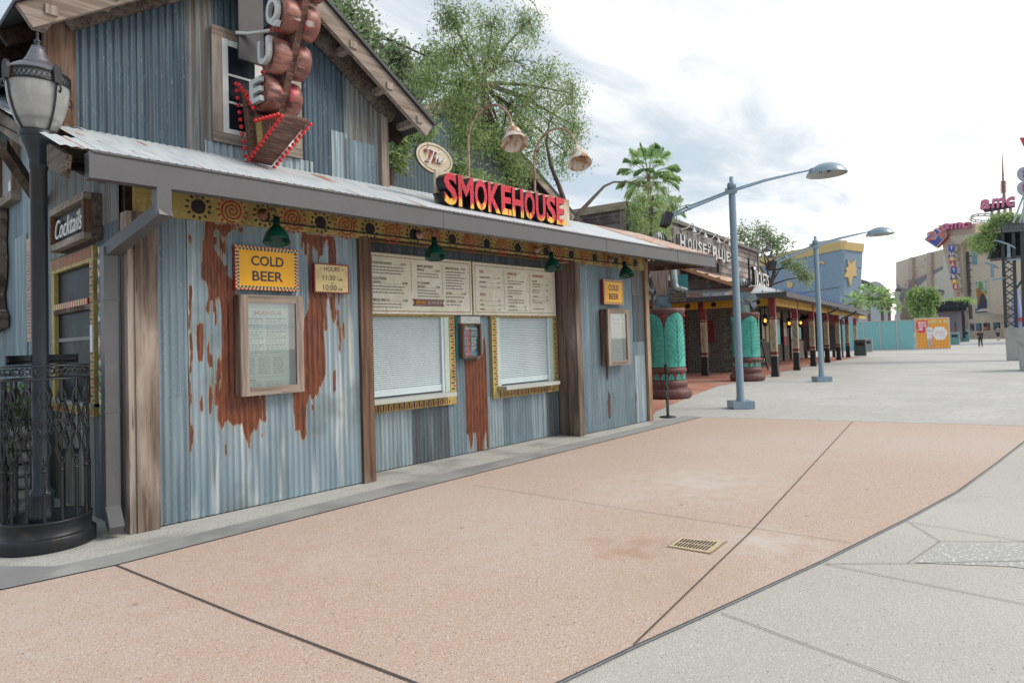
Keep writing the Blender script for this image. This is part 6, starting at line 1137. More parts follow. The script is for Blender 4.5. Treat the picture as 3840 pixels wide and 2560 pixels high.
# street lamps on raked arms
def street_lamp(c, H, label):
    t = thing('street_lamp', label, 'street lamp', (*c, 0), 0, 'grey blue street lamps'); ad = Vector((.663, -.749, 0)); cc = (*c, 0.)
    P = lambda s, z, o=0.: tuple(Vector(c).to_3d()+ad*s+Vector((.749, .663, 0))*o+Vector((0, 0, z)))
    fr = frame(cc, tuple(ad), (-.749, -.663, 0)); mb = MB(); mb.rect(fr, -.24, .24, .008, .17, -.24, .24, lamp_blue); part(mb, 'base', t)
    mb = MB(); mb.lathe([(.098, .17), (.085, .3), (.076, H-.32), (.076, H-.2), (.10, H-.19), (.10, H-.10), (.07, H-.07), (.045, H-.06), (.045, H+.06), (0, H+.06)], lamp_blue, cc, 22); part(mb, 'pole', t)
    z0 = H-.26
    for o in (-.05, .05):
        mb = MB(); mb.tube([P(-1.42, z0-.53+o*.9, o*1.8), P(-1.0, z0-.36+o*.8, o*1.8), P(0, z0+o*.6, o*1.9), P(.8, z0+.22+o*.4, o*1.2), P(1.5, z0+.36+o*.2, o*.5), P(1.86, z0+.42, 0)], [.026, .025, .024, .022, .019, .016], lamp_blue, 8); part(mb, 'arm', t)
    mb = MB(); mb.bar(P(-1.02, z0-.42, -.1), P(-1.02, z0-.30, .1), .05, .05, lamp_blue); mb.bar(P(-.02, z0-.06, -.12), P(-.02, z0+.06, .12), .2, .07, lamp_blue); part(mb, 'clamp', t)
    for o in (-.13, .13):
        mb = MB(); mb.bar(P(-1.50, z0-.49, o), P(-1.58, z0-.77, o), .17, .20, black_p, up=(.749, .663, 0)); mb.bar(P(-1.40, z0-.53, o*.7), P(-1.50, z0-.58, o), .05, .06, black_p); part(mb, 'floodlight', t)
    mb = MB(); hc = P(2.2, z0+.30, 0); ax = Vector((0, 0, 1)).rotation_difference((Vector((0, 0, 1))-ad*.02).normalized()).to_matrix()
    mb.lathe([(.44, 0), (.435, .02), (.40, .09), (.32, .17), (.2, .235), (.08, .262), (0, .265)], lamp_blue, hc, 32, axis=ax); mb.lathe([(.0, .20), (.18, .18), (.30, .12), (.40, .03), (.44, 0)], plain('lamp_inside', (.42, .42, .40), .4), hc, 32, axis=ax); mb.bar(P(1.83, z0+.40), P(1.95, z0+.44), .06, .09, lamp_blue); part(mb, 'head', t)
    for s in (-.12, .08): mb = MB(); mb.lathe([(.035, .04), (.04, .16), (0, .17)], black_p, P(2.2+s, z0+.32, .05), 10); mb.lathe([(0, .035), (.03, .04), (.032, .06)], steel, P(2.2+s, z0+.32, .05), 10); part(mb, 'lamp_cup', t)
    return t
street_lamp((14.58, 6.19), 5.27, 'nearer tall grey blue street lamp with a domed head on a long raked arm'); street_lamp((23.42, 7.09), 4.88, 'farther grey blue street lamp with a domed head in front of the veranda')
# trees by the hall
def palm(name, label, base, H, crown_r, nf, seed, mats, group=None, lean=(0, 0), r0=.14, skirt=True):
    t = thing(name, label, 'palm', base, 0, group); g = random.Random(seed); top = Vector((base[0]+lean[0], base[1]+lean[1], base[2]+H)); mb = MB()
    mb.tube([base, (base[0]+lean[0]*.4, base[1]+lean[1]*.4, base[2]+H*.5), tuple(top)], [r0*1.2, r0, r0*.8], M('palm_trunk', (.30, .21, .15), [((.2, .13, .09), (2, 2, 12), .45, .6)], .9), 10); mb.build('trunk', t)
    mb = MB(); stem_m = leafm('palm_stem', (.16, .20, .07), .2, .1)
    for k in range(nf):
        az = k*2.399+g.uniform(-.2, .2); el = 1.35-2.0*(k/nf)+g.uniform(-.1, .1); d = Vector((math.cos(az)*math.cos(el), math.sin(az)*math.cos(el), math.sin(el))); Ls = crown_r*g.uniform(.50, .66); hub = top+d*Ls
        mb.tube([tuple(top-Vector((0, 0, .2))), tuple(top+d*Ls*.5+Vector((0, 0, .05))), tuple(hub)], .018, stem_m, 4, caps=False)
        sdv = d.cross(Vector((0, 0, 1))).normalized() if abs(d.z) < .98 else Vector((1, 0, 0)); nv_ = sdv.cross(d).normalized(); m = g.choice(mats); nL = 30; Lf = crown_r*g.uniform(.36, .46)
        for q in range(nL):
            an = (-1+2*q/(nL-1))*1.75; dd = d*math.cos(an)+sdv*math.sin(an); ln = Lf*(1-.25*abs(an)/1.75)*g.uniform(.85, 1.1); m1 = hub+dd*ln*.62+nv_*(-.04*ln); tip = m1+dd*ln*.22-Vector((0, 0, ln*g.uniform(.25, .5))); wv = (dd.cross(nv_)).normalized()*ln*.028
            mb.add([hub-wv*.4, hub+wv*.4, m1+wv, tip, m1-wv], [(0, 1, 2, 3, 4)], m)
    mb.build('fronds', t); return t
PF = [leafm('palm_frond_green', (.17, .25, .115), .25, .5), leafm('palm_frond_light', (.25, .335, .16), .25, .5)]
b = PY(1490*3840/2352, 405*3840/2352, 19.); palm('fan_palm', 'tall fan palm rising behind the hall against white sky', (b[0], 19., 0), b[2]+.1, 2.2, 36, 3, PF)
b = PY(1545*3840/2352, 480*3840/2352, 19.8); palm('fan_palm', 'lower fan palm half hidden by the nearer lamp arm and the hall roof', (b[0], 19.8, 0), b[2]-.1, 1.3, 18, 9, PF)
bx = PY(1490*3840/2352, 500*3840/2352, 11.3)
tree('weeping_tree', 'drooping yellow green young tree in front of the hall clapboards', 'tree', (bx[0], 11.3, 0), [(bx[0], 11.3, 0), PT(1495, 540, 11.3), PT(1498, 490, 11.3), PT(1500, 450, 11.3)], .07, [blob(x, y, 11.3, r) for x, y, r in ((1462, 478, 14), (1515, 452, 16), (1540, 480, 14), (1500, 490, 22), (1490, 520, 28), (1520, 515, 22), (1462, 515, 14), (1500, 548, 22), (1475, 455, 10))], 5200, .14, LF[:2]+LF[3:], .9, .22, seed=12, twigs=8, clump=.13)
PX2 = lambda x, y, P0: tuple(PP(x*3840/2352, y*3840/2352, P0, cf))
q0 = (47, 20, 0); bl = lambda x, y, r: (PX2(x, y, q0), (r*.0175,)*3)
tree('spreading_oak', 'grey green spreading oak behind the hall between the two lamps', 'tree', (*PX2(1740, 720, q0)[:2], 0), [(*PX2(1740, 720, q0)[:2], 0), PX2(1745, 680, q0), PX2(1770, 655, q0), PX2(1780, 620, q0)], .28, [bl(x, y, r) for x, y, r in ((1700, 540, 50), (1730, 560, 55), (1745, 530, 35), (1765, 550, 45), (1790, 560, 45), (1700, 580, 30), (1805, 600, 28), (1830, 615, 34), (1850, 635, 30), (1660, 560, 35))], 4800, .24, LO, .15, .4, seed=6, twigs=9, clump=.22)

# ---------------------------------------------------------------- far end of the plaza
class Plane:
    """a flat facade standing at P0; U() turns a photo pixel into its own coordinates"""
    def __init__(s, P0, xd, nd):
        s.P0 = np.array(P0, float); s.xd = np.array(xd, float)/np.linalg.norm(xd); s.nd = np.array(nd, float)/np.linalg.norm(nd); s.fr = frame(s.P0, s.xd, s.nd)
    def U(s, x, y): q = PP(x, y, s.P0, s.nd)-s.P0; return float(q @ s.xd), float(q[2])
    def poly(s, mb, pts, d0, d1, mat, side=None): mb.prism([s.U(*p) for p in pts], s.fr, d0, d1, mat, side)
    def rect(s, mb, x0, y0, x1, y1, d0, d1, mat): (a, zt), (b, zb) = s.U(x0, y0), s.U(x1, y1); mb.rect(s.fr, min(a, b), max(a, b), min(zb, zt), max(zb, zt), d0, d1, mat)
    def text(s, mb, t, x0, x1, ytop, ybot, mat, d, ext=0., bold=.02, side=None, shear=0.):
        (a, zt), (b, _), (_, zb) = s.U(x0, ytop), s.U(x1, ytop), s.U(x0, ybot); mb.text(t, s.fr, a, zb, zt-zb, mat, w=b-a, d=d, bold=bold, al='l', ext=ext, side=side, shear=shear)
    def solo(s, mb, name, label, cat, group=None): return tag(mb.build(name), label, cat, group)
VX, VN = np.array([.669, -.743, 0]), np.array([-.743, -.669, 0])
def at_depth(x, D):                       # point on the ground under a pixel column, D metres along the view
    d = ray(x, 1240); p = EYE+d*D; return np.array([p[0], p[1], zg(p[0])])
def view_plane(x, D):
    d = ray(x, 1240); n = np.array([-d[0], -d[1], 0]); n /= np.linalg.norm(n); return Plane(at_depth(x, D), (-n[1], n[0], 0), n)
stucco_tan = plain('cinema_stucco', (.64, .53, .41), .8, 0, .05); tan2 = plain('cinema_stucco_light', (.70, .63, .53), .8, 0, .04); tan3 = plain('cinema_stucco_dark', (.56, .44, .345), .8, 0, .05)  # one plain stucco in a middle, a pale and a darker tone
purple = plain('purple_grey_stucco', (.30, .26, .29), .8, 0, .05); hotpink = plain('pink_sign', (.66, .20, .33), .5, 0, .05); blue_s = plain('sign_blue', (.10, .10, .42), .5, 0, .05); redsign = plain('sign_red', (.62, .07, .09), .5, 0, .05)
P1 = Plane(GD(3700, 1268), (-.5, -.866, 0), (-.866, .5, 0))
cin = thing('cinema', 'tan stucco cinema complex with a leaning sign tower at the far end of the plaza', 'building', tuple(P1.P0))
mb = MB(); P1.poly(mb, [(3585, 1272), (3585, 905), (3668, 880), (3960, 850), (3960, 1268)], -6, 0, stucco_tan); part(mb, 'facade', cin)
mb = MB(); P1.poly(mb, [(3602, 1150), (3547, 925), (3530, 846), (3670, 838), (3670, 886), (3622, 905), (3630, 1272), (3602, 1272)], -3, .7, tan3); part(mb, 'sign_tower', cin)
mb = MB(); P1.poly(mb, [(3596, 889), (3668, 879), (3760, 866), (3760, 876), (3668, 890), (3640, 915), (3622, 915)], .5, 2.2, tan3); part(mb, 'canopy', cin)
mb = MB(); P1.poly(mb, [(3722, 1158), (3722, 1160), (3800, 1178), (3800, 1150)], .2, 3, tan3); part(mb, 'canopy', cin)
Pw = Plane(PP(3602, 1262, P1.P0, P1.nd), (-.852, -.524, 0), (-.524, .852, 0)); Pw.P0[2] = P1.P0[2]; Pw.fr = frame(Pw.P0, Pw.xd, Pw.nd)
mb = MB(); Pw.poly(mb, [(3360, 984), (3418, 966), (3590, 920), (3602, 1262), (3362, 1240)], -5, 0, stucco_tan)
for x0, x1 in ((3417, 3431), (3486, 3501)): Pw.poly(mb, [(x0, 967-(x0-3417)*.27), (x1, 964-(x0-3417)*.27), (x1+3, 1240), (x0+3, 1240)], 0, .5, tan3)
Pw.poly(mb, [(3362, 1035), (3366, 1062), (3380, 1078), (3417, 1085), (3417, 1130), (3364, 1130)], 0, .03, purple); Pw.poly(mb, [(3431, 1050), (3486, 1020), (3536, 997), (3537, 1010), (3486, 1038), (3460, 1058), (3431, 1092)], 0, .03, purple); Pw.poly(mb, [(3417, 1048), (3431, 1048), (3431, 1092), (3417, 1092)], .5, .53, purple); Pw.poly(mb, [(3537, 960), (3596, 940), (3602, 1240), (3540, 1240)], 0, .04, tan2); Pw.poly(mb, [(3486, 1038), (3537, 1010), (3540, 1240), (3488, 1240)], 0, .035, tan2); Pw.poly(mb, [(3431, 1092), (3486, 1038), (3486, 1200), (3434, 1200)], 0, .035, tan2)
gg = random.Random(2)
for k in range(26): u = k/26; x, y = 3398+82*u+gg.uniform(-8, 8), 1075-110*u**1.3+gg.uniform(-12, 12); Pw.poly(mb, [(x, y), (x+gg.uniform(1, 4), y-gg.uniform(0, 4)), (x+gg.uniform(2, 5), y+gg.uniform(2, 5))], .5, .54, redsign)
part(mb, 'side_wing', cin)
mb = MB(); P1.rect(mb, 3625, 945, 3646, 1195, .0, .05, plain('dark_glazing', (.07, .085, .09), .2)); P1.rect(mb, 3645, 940, 3665, 992, 0, .06, plain('teal_glazing', (.16, .34, .38), .2))
for k in range(9): P1.rect(mb, 3625, 960+k*26, 3646, 961+k*26, .05, .09, gutter_m)
P1.rect(mb, 3634, 945, 3635, 1195, .05, .09, gutter_m); part(mb, 'window', cin)
mb = MB(); P1.rect(mb, 3640, 1240, 3760, 1268, .0, .12, tan3); part(mb, 'plinth', cin)
mb = MB()
for k in range(14): x, y = 3612+gg.uniform(-10, 10), 1082+k*9+gg.uniform(-3, 3); P1.poly(mb, [(x+3.2*math.cos(q), y+3.2*math.sin(q)) for q in np.linspace(0, 6.28, 9)[:-1]], .7, .75, redsign)
part(mb, 'painted_dots', cin)
def wall_poster(px, label, top, mid, bot, big=False):
    x0, y0, x1, y1 = px; mb = MB(); P1.rect(mb, x0, y0, x1, y1, .0, .15, offwhite if big else black_p); e = (x1-x0)*.07; t = thing('wall_poster', label, 'poster', tuple(P1.P0+np.array([0, 0, .5])), 0, None if big else 'small film posters'); part(mb, 'frame', t)
    m = M('poster_print_'+label[:14].replace(' ', '_'), mid, [(top, (1.3, 1.3, .5), .45, .6), (bot, (.8, .8, 1.1), .52, .62)], .5); mb = MB(); P1.rect(mb, x0+e, y0+e, x1-e, y1-e, .15, .18, m)
    if big:
        P1.poly(mb, [(x0+12, y1-e*4), (x0+16, y0+45), (x0+24, y0+36), (x0+38, y0+52), (x0+46, y0+74), (x0+47, y1-e*5), (x0+30, y1-e*4)], .18, .2, plain('poster_shape_dark', (.06, .055, .09), .5)); P1.poly(mb, [(x0+8, y0+34), (x0+15, y0+28), (x0+22, y0+34), (x0+32, y0+42), (x0+20, y0+62), (x0+18, y0+90), (x0+12, y0+90), (x0+13, y0+60)], .2, .22, plain('poster_shape_orange', (.5, .15, .05), .5)); P1.rect(mb, x0+e, y1-e*4.5, x1-e, y1-e, .18, .2, plain('poster_foot_blue', (.03, .035, .12), .5)); P1.rect(mb, x0+e*2, y1-e*3.2, x1-e*2, y1-e*2.2, .2, .21, offwhite)
    part(mb, 'print', t)
wall_poster((3657, 1053, 3711, 1175), 'tall green and orange film poster high on the cinema wall', (.42, .55, .52), (.10, .26, .06), (.55, .38, .03), True)
for px, lab, c in (((3640, 1213, 3653, 1238), 'small blue film poster, beside the dark window strip', (.08, .12, .24)), ((3662, 1213, 3681, 1238), 'small red and teal film poster above the man in black', (.25, .08, .09)), ((3690, 1211, 3712, 1237), 'small bright orange film poster in the row', (.62, .17, .03)), ((3727, 1210, 3751, 1236), 'small dark colourful film poster above the man in the grey shirt', (.06, .10, .12))): wall_poster(px, lab, (.1, .2, .3), c, (.04, .03, .04))
# cinema signs
t = thing('theatres_sign', 'vertical sign of coloured shapes spelling THEATRES down the tower', 'sign', tuple(P1.P0+P1.nd))
for ch, x, y, r, shp, m in (('T', 3595, 931, 12, 's', blue_s), ('H', 3596, 952, 13, 'u', plain('sign_purple', (.20, .05, .25), .5)), ('E', 3596, 970, 12, 'c', sign_yellow), ('A', 3599, 991, 13, 'd', redsign), ('T', 3604, 1013, 12, 's', blue_s), ('R', 3604, 1035, 14, 'u', MATS['sign_purple']), ('E', 3606, 1054, 11, 's', sign_yellow), ('S', 3611, 1074, 12, 'c', redsign)):
    o = {'s': [(-1, -1), (1, -1), (1, 1), (-1, 1)], 'u': [(-1.2, 1), (0, -1), (1.2, 1)], 'd': [(-1.2, -1), (1, -1), (1, 1), (.2, 1)], 'c': [(math.cos(q), math.sin(q)) for q in np.linspace(0, 6.28, 17)[:-1]]}[shp]
    mb = MB(); P1.poly(mb, [(x+r*a, y+r*b_) for a, b_ in o], .8, 1.6, m, offwhite); P1.text(mb, ch, x-r*.45, x+r*.45, y-r*.55+(r*.2 if shp == 'u' else 0), y+r*.6, white_p, 1.62, bold=.05); part(mb, 'letter_block', t)
t = thing('number_sign', 'tilted blue and red diamond sign with the number 24 on the tower edge', 'sign', tuple(P1.P0+P1.nd)); mb = MB(); c = (3533, 890)
P1.poly(mb, [(3490, 899), (3534, 855), (3578, 884), (3536, 930)], .8, 1.5, offwhite, redsign); P1.poly(mb, [(3496, 899), (3534, 861), (3572, 885), (3536, 924)], 1.5, 1.56, blue_s); part(mb, 'diamond', t)
mb = MB(); P1.text(mb, '24', 3497, 3577, 872, 906, offwhite, 1.60, bold=.06, shear=.1); P1.text(mb, '24', 3499, 3575, 873, 905, plain('salmon_red', (.72, .13, .15), .5, 0, .03), 1.72, bold=.0, shear=.1); part(mb, 'numeral', t)
def amc(P, x0, x1, yt, yb, slope, label, d, back=False):
    t = thing('cinema_sign', label, 'sign', tuple(P.P0), 0, None); n = 3; w_ = (x1-x0)
    for ch, a, b in (('a', 0, .30), ('m', .32, .70), ('c', .73, 1)): mb = MB(); P.text(mb, ch, x0+w_*a, x0+w_*b, yt+slope*a*w_, yb+slope*a*w_, hotpink, d, ext=.6, bold=.03, side=plain('pink_sign_side', (.42, .10, .2), .5), shear=.15); part(mb, 'letter', t)
    if back: mb = MB(); P.poly(mb, [(x0+8, yb-8), (x0+w_*.3, yb-26), (x1, yb-34), (x1, yb-14), (x0+20, yb+6)], d-.4, d-.1, plain('dark_purple_backing', (.10, .08, .13), .6)); part(mb, 'backing', t)
    return t
amc(P1, 3554, 3660, 842, 864, -.07, 'pink lettering reading amc along the top of the sign tower', .9)
PB = view_plane(3740, 60); amc(PB, 3674, 3806, 757, 792, -.11, 'larger pink amc lettering on an open steel ring above the planted gantry', .5, True)
t = thing('steel_ring', 'open steel hoop truss carrying the upper pink lettering', 'truss', tuple(PB.P0)); PBP = lambda x, y, d=0.: PB.fr(*PB.U(x, y), d)
rg = [(3685+48*math.cos(q), 822+13*math.sin(q)) for q in np.linspace(0, 6.283, 25)]; mb = MB(); mb.tube([PBP(x, y) for x, y in rg], .06, steel, 6); mb.tube([PBP(x+4, y-8) for x, y in rg], .06, steel, 6)
for k in range(0, 24, 2): mb.tube([PBP(*rg[k]), PBP(rg[k+1][0]+4, rg[k+1][1]-8)], .04, steel, 5)
part(mb, 'hoop', t)
for x in (3720, 3745, 3768, 3790): mb = MB(); mb.tube([PBP(x, 780), PBP(x+2, 900)], .12, plain('pale_pink_steel', (.50, .38, .38), .5), 6); part(mb, 'upright', t)
t = thing('mast', 'thin rusty aerial mast with a coil of rings above the pink lettering', 'mast', tuple(PB.P0+PB.xd)); mb = MB(); mb.tube([PBP(3767, 760), PBP(3762, 690), PBP(3760, 620), PBP(3758, 575)], [.13, .10, .05, .02], rust_pipe, 6); part(mb, 'pole', t)
mb = MB()
for k in range(9): q = PBP(3763, 681+k*5); mb.lathe([(.12, -.025), (.24, -.02), (.24, .02), (.12, .025)], rust_pipe, q, 10)
part(mb, 'coil', t)
# blue theatre
p0 = at_depth(3157, 92); PL = Plane(p0, (-.669, -.743, 0), (-.743, .669, 0)); PR = Plane(p0, (.866, -.5, 0), (-.5, -.866, 0))
blue_w = plain('blue_grey_render', (.235, .32, .41), .8, 0, .04); yel_w = plain('ochre_band', (.62, .44, .20), .8, 0, .04); star_m = plain('ochre_star', (.66, .46, .21), .7, 0, .03)
bt = thing('blue_theatre', 'big windowless blue theatre with an ochre top band and star reliefs beyond the hall', 'building', tuple(p0)); mb = MB(); PL.poly(mb, [(2600, 1050), (3157, 935), (3144, 1260), (2600, 1260)], -.5, 0, blue_w); PR.poly(mb, [(3157, 935), (3235, 946), (3218, 1255), (3144, 1260)], -.5, 0, blue_w)
PL.poly(mb, [(2900, 1115), (3148, 1075), (3148, 1077), (2900, 1118)], 0, .06, gutter_m); PR.poly(mb, [(3149, 1000), (3230, 1003), (3230, 1004), (3149, 1001.5)], 0, .06, gutter_m); part(mb, 'wall', bt)
mb = MB(); PL.poly(mb, [(2600, 1010), (3157, 906), (3157, 935), (2600, 1052)], -.5, .15, yel_w); PR.poly(mb, [(3157, 906), (3238, 915), (3235, 946), (3157, 935)], -.5, .15, yel_w); part(mb, 'top_band', bt)
mb = MB(); PL.poly(mb, [(3020, 915), (3060, 905), (3110, 898), (3140, 902), (3140, 908), (3020, 932)], -1.5, -.6, tan2); part(mb, 'roof_plant', bt)
mb = MB(); PR.poly(mb, [(2350+x*.6378, 600+y*.6378) for x, y in ((1293, 583), (1310, 615), (1340, 583), (1338, 625), (1352, 640), (1340, 652), (1350, 680), (1325, 685), (1310, 745), (1297, 690), (1272, 688), (1290, 650), (1280, 640), (1298, 625))], .0, .2, star_m); part(mb, 'star', bt)
for pts in (((948, 722), (955, 714), (972, 714), (981, 728), (978, 748), (960, 752), (948, 742)), ((1133, 598), (1155, 595), (1168, 600), (1166, 614), (1150, 605), (1136, 612)), ((766, 636), (785, 628), (800, 640), (806, 668), (766, 668))): mb = MB(); PL.poly(mb, [(2350+x*.6378, 600+y*.6378) for x, y in pts], 0, .2, star_m); part(mb, 'relief', bt)
t = thing('arena_dome', 'low white dome with an arched lattice rib beyond the blue theatre', 'building', tuple(at_depth(3270, 120))); PD_ = view_plane(3270, 120); mb = MB(); PD_.poly(mb, [(3190, 1240)]+[(3190+150*u, 1240-185*math.sin(math.pi*(.12+.62*u))) for u in np.linspace(0, 1, 16)]+[(3340, 1240)], -20, 0, plain('dome_white', (.62, .64, .66), .6, 0, .03)); part(mb, 'shell', t)
mb = MB(); arc = [(3222+122*u, 1052+78*u*u+10*u) for u in np.linspace(0, 1, 14)]
for dy in (0, 9): mb.tube([PD_.fr(*PD_.U(x, y+dy), .8) for x, y in arc], .18, gutter_m, 5)
for k in range(13): mb.tube([PD_.fr(*PD_.U(arc[k][0], arc[k][1]), .8), PD_.fr(*PD_.U(arc[k+1][0], arc[k+1][1]+9), .8)], .1, gutter_m, 4)
part(mb, 'lattice_rib', t)
# hoardings
tealp = plain('teal_hoarding', (.235, .51, .51), .5, 0, .03); frm = plain('hoarding_frame', (.52, .49, .45), .7, 0, .05)
fA, fB, fC = GD(3215, 1314), GD(3434, 1311), GD(3566, 1307); fd_ = (fA-fB)/np.linalg.norm(fA-fB); fL = fB+fd_*18
t = thing('teal_hoarding', 'long teal panelled site hoarding with pale frames across the plaza', 'fence', tuple(fB)); nd = np.array([fd_[1], -fd_[0], 0]); nd = nd if nd @ VN > 0 else -nd; FH = frame(fB, -fd_, nd); n = 13; Wp = 18/n; zt = 2.72
for k in range(n):
    mb = MB(); mb.rect(FH, -(k+1)*Wp+.06, -k*Wp-.06, .10, zt-.08, -.03, .02, tealp); part(mb, 'panel', t)
    mb = MB(); mb.rect(FH, -(k+1)*Wp-.06, -(k+1)*Wp+.06, .0, zt, -.05, .06, frm); part(mb, 'post', t)
mb = MB(); mb.rect(FH, -18, 0, zt-.08, zt, -.06, .055, frm); mb.rect(FH, -18, 0, 0, .10, -.06, .055, frm); part(mb, 'rail', t)
ex = (fC-fB); Wj = np.linalg.norm(ex[:2]); ex[2] = 0; nj = np.array([ex[1], -ex[0], 0]); nj = nj if nj @ VN > 0 else -nj; FJ = frame(fB, ex, nj); zt = 2.85
t = thing('printed_hoarding', 'orange and yellow striped printed hoarding advertising JALEO beside the teal panels', 'billboard', tuple(fB+ex*.5)); mb = MB(); mb.rect(FJ, 0, Wj, 0, zt, -.06, 0, frm); part(mb, 'frame', t)
mb = MB(); orng = plain('print_orange', (.72, .17, .02), .5, 0, .03); yel = plain('print_yellow', (.85, .55, .08), .5, 0, .03); redp_ = plain('print_red', (.65, .05, .08), .5, 0, .02); a0, a1, b0_, b1 = .12, Wj-.12, .10, zt-.1
mb.rect(FJ, a0, a1, b0_, b1, 0, .01, orng); ns = 22
for k in range(ns):
    x = a0+(a1-a0)*(k+.25)/ns; w_ = (a1-a0)/ns*.30
    for q in range(9): z = b0_+(b1-b0_)*q/9; h = (b1-b0_)/9; mb.prism([(x, z), (x+w_, z), (x+w_*1.35, z+h*.5), (x+w_, z+h), (x, z+h), (x-w_*.35, z+h*.5)], FJ, .01, .013, yel)
mb.prism([(a0, 1.95), (a0+.2, 1.5), (a0+.75, 1.5), (a0+1.0, 1.95), (a0+1.0, 2.6), (a0+.1, 2.6), (a0, 2.3)], FJ, .013, .016, redp_)
for s, z, w_ in (("SPAIN'S", 2.28, .70), ('WAY OF', 2.0, .72), ('LIFE', 1.72, .38)): mb.text(s, FJ, a0+.2, z, .24, white_p, w=w_, d=.018, bold=.04, al='l')
for x0, x1 in ((1.15, 1.85), (1.95, 2.2), (2.3, 2.75)): mb.rect(FJ, x0/2.75*a1, x1/2.75*a1, 2.36, 2.60, .013, .017, cream)
hx, hz_ = Wj*.72, 1.45; mb.prism([(hx-.75, hz_), (hx-.4, hz_+.55), (hx+.30, hz_+.55), (hx+.68, hz_), (hx+.30, hz_-.62), (hx-.4, hz_-.62)], FJ, .013, .017, white_p); mb.text('JALEO', FJ, hx-.02, hz_-.02, .24, hotpink, w=.86, d=.019, bold=0); mb.rect(FJ, hx-.5, hx+.4, hz_-.16, hz_-.145, .017, .019, hotpink); mb.rect(FJ, hx-.1, hx+.4, hz_-.27, hz_-.25, .017, .019, hotpink); mb.rect(FJ, hx-.16, hx+.16, hz_-.48, hz_-.46, .017, .019, hotpink)
mx = Wj*.40; skin_m = plain('skin', (.50, .30, .22), .6, 0, .04); cloth = plain('printed_cloth_white', (.64, .68, .72), .7, 0, .04); tanc = plain('printed_trousers', (.46, .40, .35), .7, 0, .04)
mb.prism([(mx-.22, .95), (mx+.25, .95), (mx+.27, 1.5), (mx+.38, 1.85), (mx+.12, 2.0), (mx-.15, 2.0), (mx-.30, 1.85), (mx-.28, 1.6), (mx-.2, 1.45)], FJ, .018, .021, cloth); mb.prism([(mx-.2, .18), (mx-.02, .18), (mx+.02, .75), (mx+.10, .18), (mx+.26, .18), (mx+.24, .96), (mx-.2, .96)], FJ, .018, .020, tanc); mb.prism([(mx+.12*math.cos(q), 2.14+.15*math.sin(q)) for q in np.linspace(0, 6.28, 15)[:-1]], FJ, .018, .021, skin_m); mb.prism([(mx-.25, 1.70), (mx+.28, 1.55), (mx+.3, 1.62), (mx-.2, 1.78)], FJ, .021, .023, skin_m); part(mb, 'print', t)
# planting beyond the hoarding
for i, (x, y, D, r, lab) in enumerate(((3212, 1138, 64, 1.5, 'broad green palm just past the veranda end'), (3262, 1112, 66, 1.7, 'tallest green palm behind the teal hoarding'), (3312, 1118, 65, 1.6, 'yellow green palm behind the middle of the hoarding'), (3338, 1150, 64, 1.3, 'smallest palm, next to the zigzag pillar'))):
    p = at_depth(x, D); top = EYE+ray(x, y)*D; palm('garden_palm', lab, tuple(p), top[2]-p[2], r, 26, 30+i, PF if i < 2 else [PF[1], LF[3]], 'palms behind the hoarding', r0=.16)
PZ = view_plane(3370, 72); t = thing('zigzag_pillar', 'speckled white zigzag pillar standing behind the teal hoarding', 'sculpture', tuple(PZ.P0)); mb = MB(); spk = M('speckled_white', (.56, .55, .55), [((.2, .19, .2), (9, 9, 9), .55, .64)], .6)
zz = [(3357, 1090), (3378, 1093), (3372, 1120), (3384, 1150), (3376, 1180), (3378, 1255), (3352, 1255), (3355, 1185), (3368, 1155), (3354, 1125)]; PZ.poly(mb, zz, -.7, .3, spk, plain('pillar_side_purple', (.2, .16, .2), .6)); part(mb, 'shaft', t)
mb = MB(); PZ.poly(mb, [(3356, 1086), (3366, 1080), (3382, 1086), (3380, 1094), (3358, 1092)], -.6, .4, gutter_m); PZ.poly(mb, [(3342, 1118), (3354, 1116), (3354, 1126), (3342, 1126)], -.2, .3, gutter_m); part(mb, 'light_head', t)
q0 = tuple(at_depth(3440, 70)); b3 = lambda x, y, r: (tuple(EYE+ray(x, y)*70), (r*.021, r*.021, r*.015))
tree('street_tree', 'bright green young tree behind the printed hoarding', 'tree', q0, [q0, tuple(EYE+ray(3442, 1195)*70), tuple(EYE+ray(3445, 1165)*70), tuple(EYE+ray(3450, 1130)*70)], .16, [b3(x, y, r) for x, y, r in ((3425, 1105, 22), (3455, 1095, 22), (3490, 1098, 24), (3425, 1140, 24), (3475, 1138, 24), (3505, 1120, 16), (3440, 1172, 20), (3480, 1172, 18))], 4200, .30, [LF[1], LF[3], LF[0]], .2, .45, seed=14, twigs=7, clump=.26)
# low shop front with planted steel canopy
PS = view_plane(3540, 80); t = thing('purple_shop', 'low purple grey shop front under the planted steel canopy', 'building', tuple(PS.P0-PS.nd*2)); mb = MB(); PS.rect(mb, 3500, 1160, 3612, 1268, -8, -2, purple); PS.rect(mb, 3440, 1080, 3542, 1268, -12, -6, purple); PS.rect(mb, 3440, 1084, 3542, 1098, -6, -5.9, plain('shop_sign_plum', (.2, .15, .19), .6)); part(mb, 'wall', t)
mb = MB()
for x in (3515, 3530, 3555, 3580): PS.rect(mb, x, 1205, x+9, 1262, -2, -1.9, plain('shop_dark_panel', (.12, .12, .15), .4))
part(mb, 'window', t)
t = thing('steel_canopy', 'black steel canopy with grass on top in front of the purple shop', 'canopy', tuple(PS.P0)); mb = MB(); PS.rect(mb, 3478, 1133, 3632, 1152, -3, 0, black_iron); PS.rect(mb, 3488, 1152, 3624, 1164, -2.5, -.5, black_iron); part(mb, 'beam', t)
for x0, x1 in ((3486, 3499), (3604, 3622)):
    mb = MB(); PS.rect(mb, x0, 1150, x1, 1268, -.7, -.1, black_iron); part(mb, 'column', t)
mb = MB()
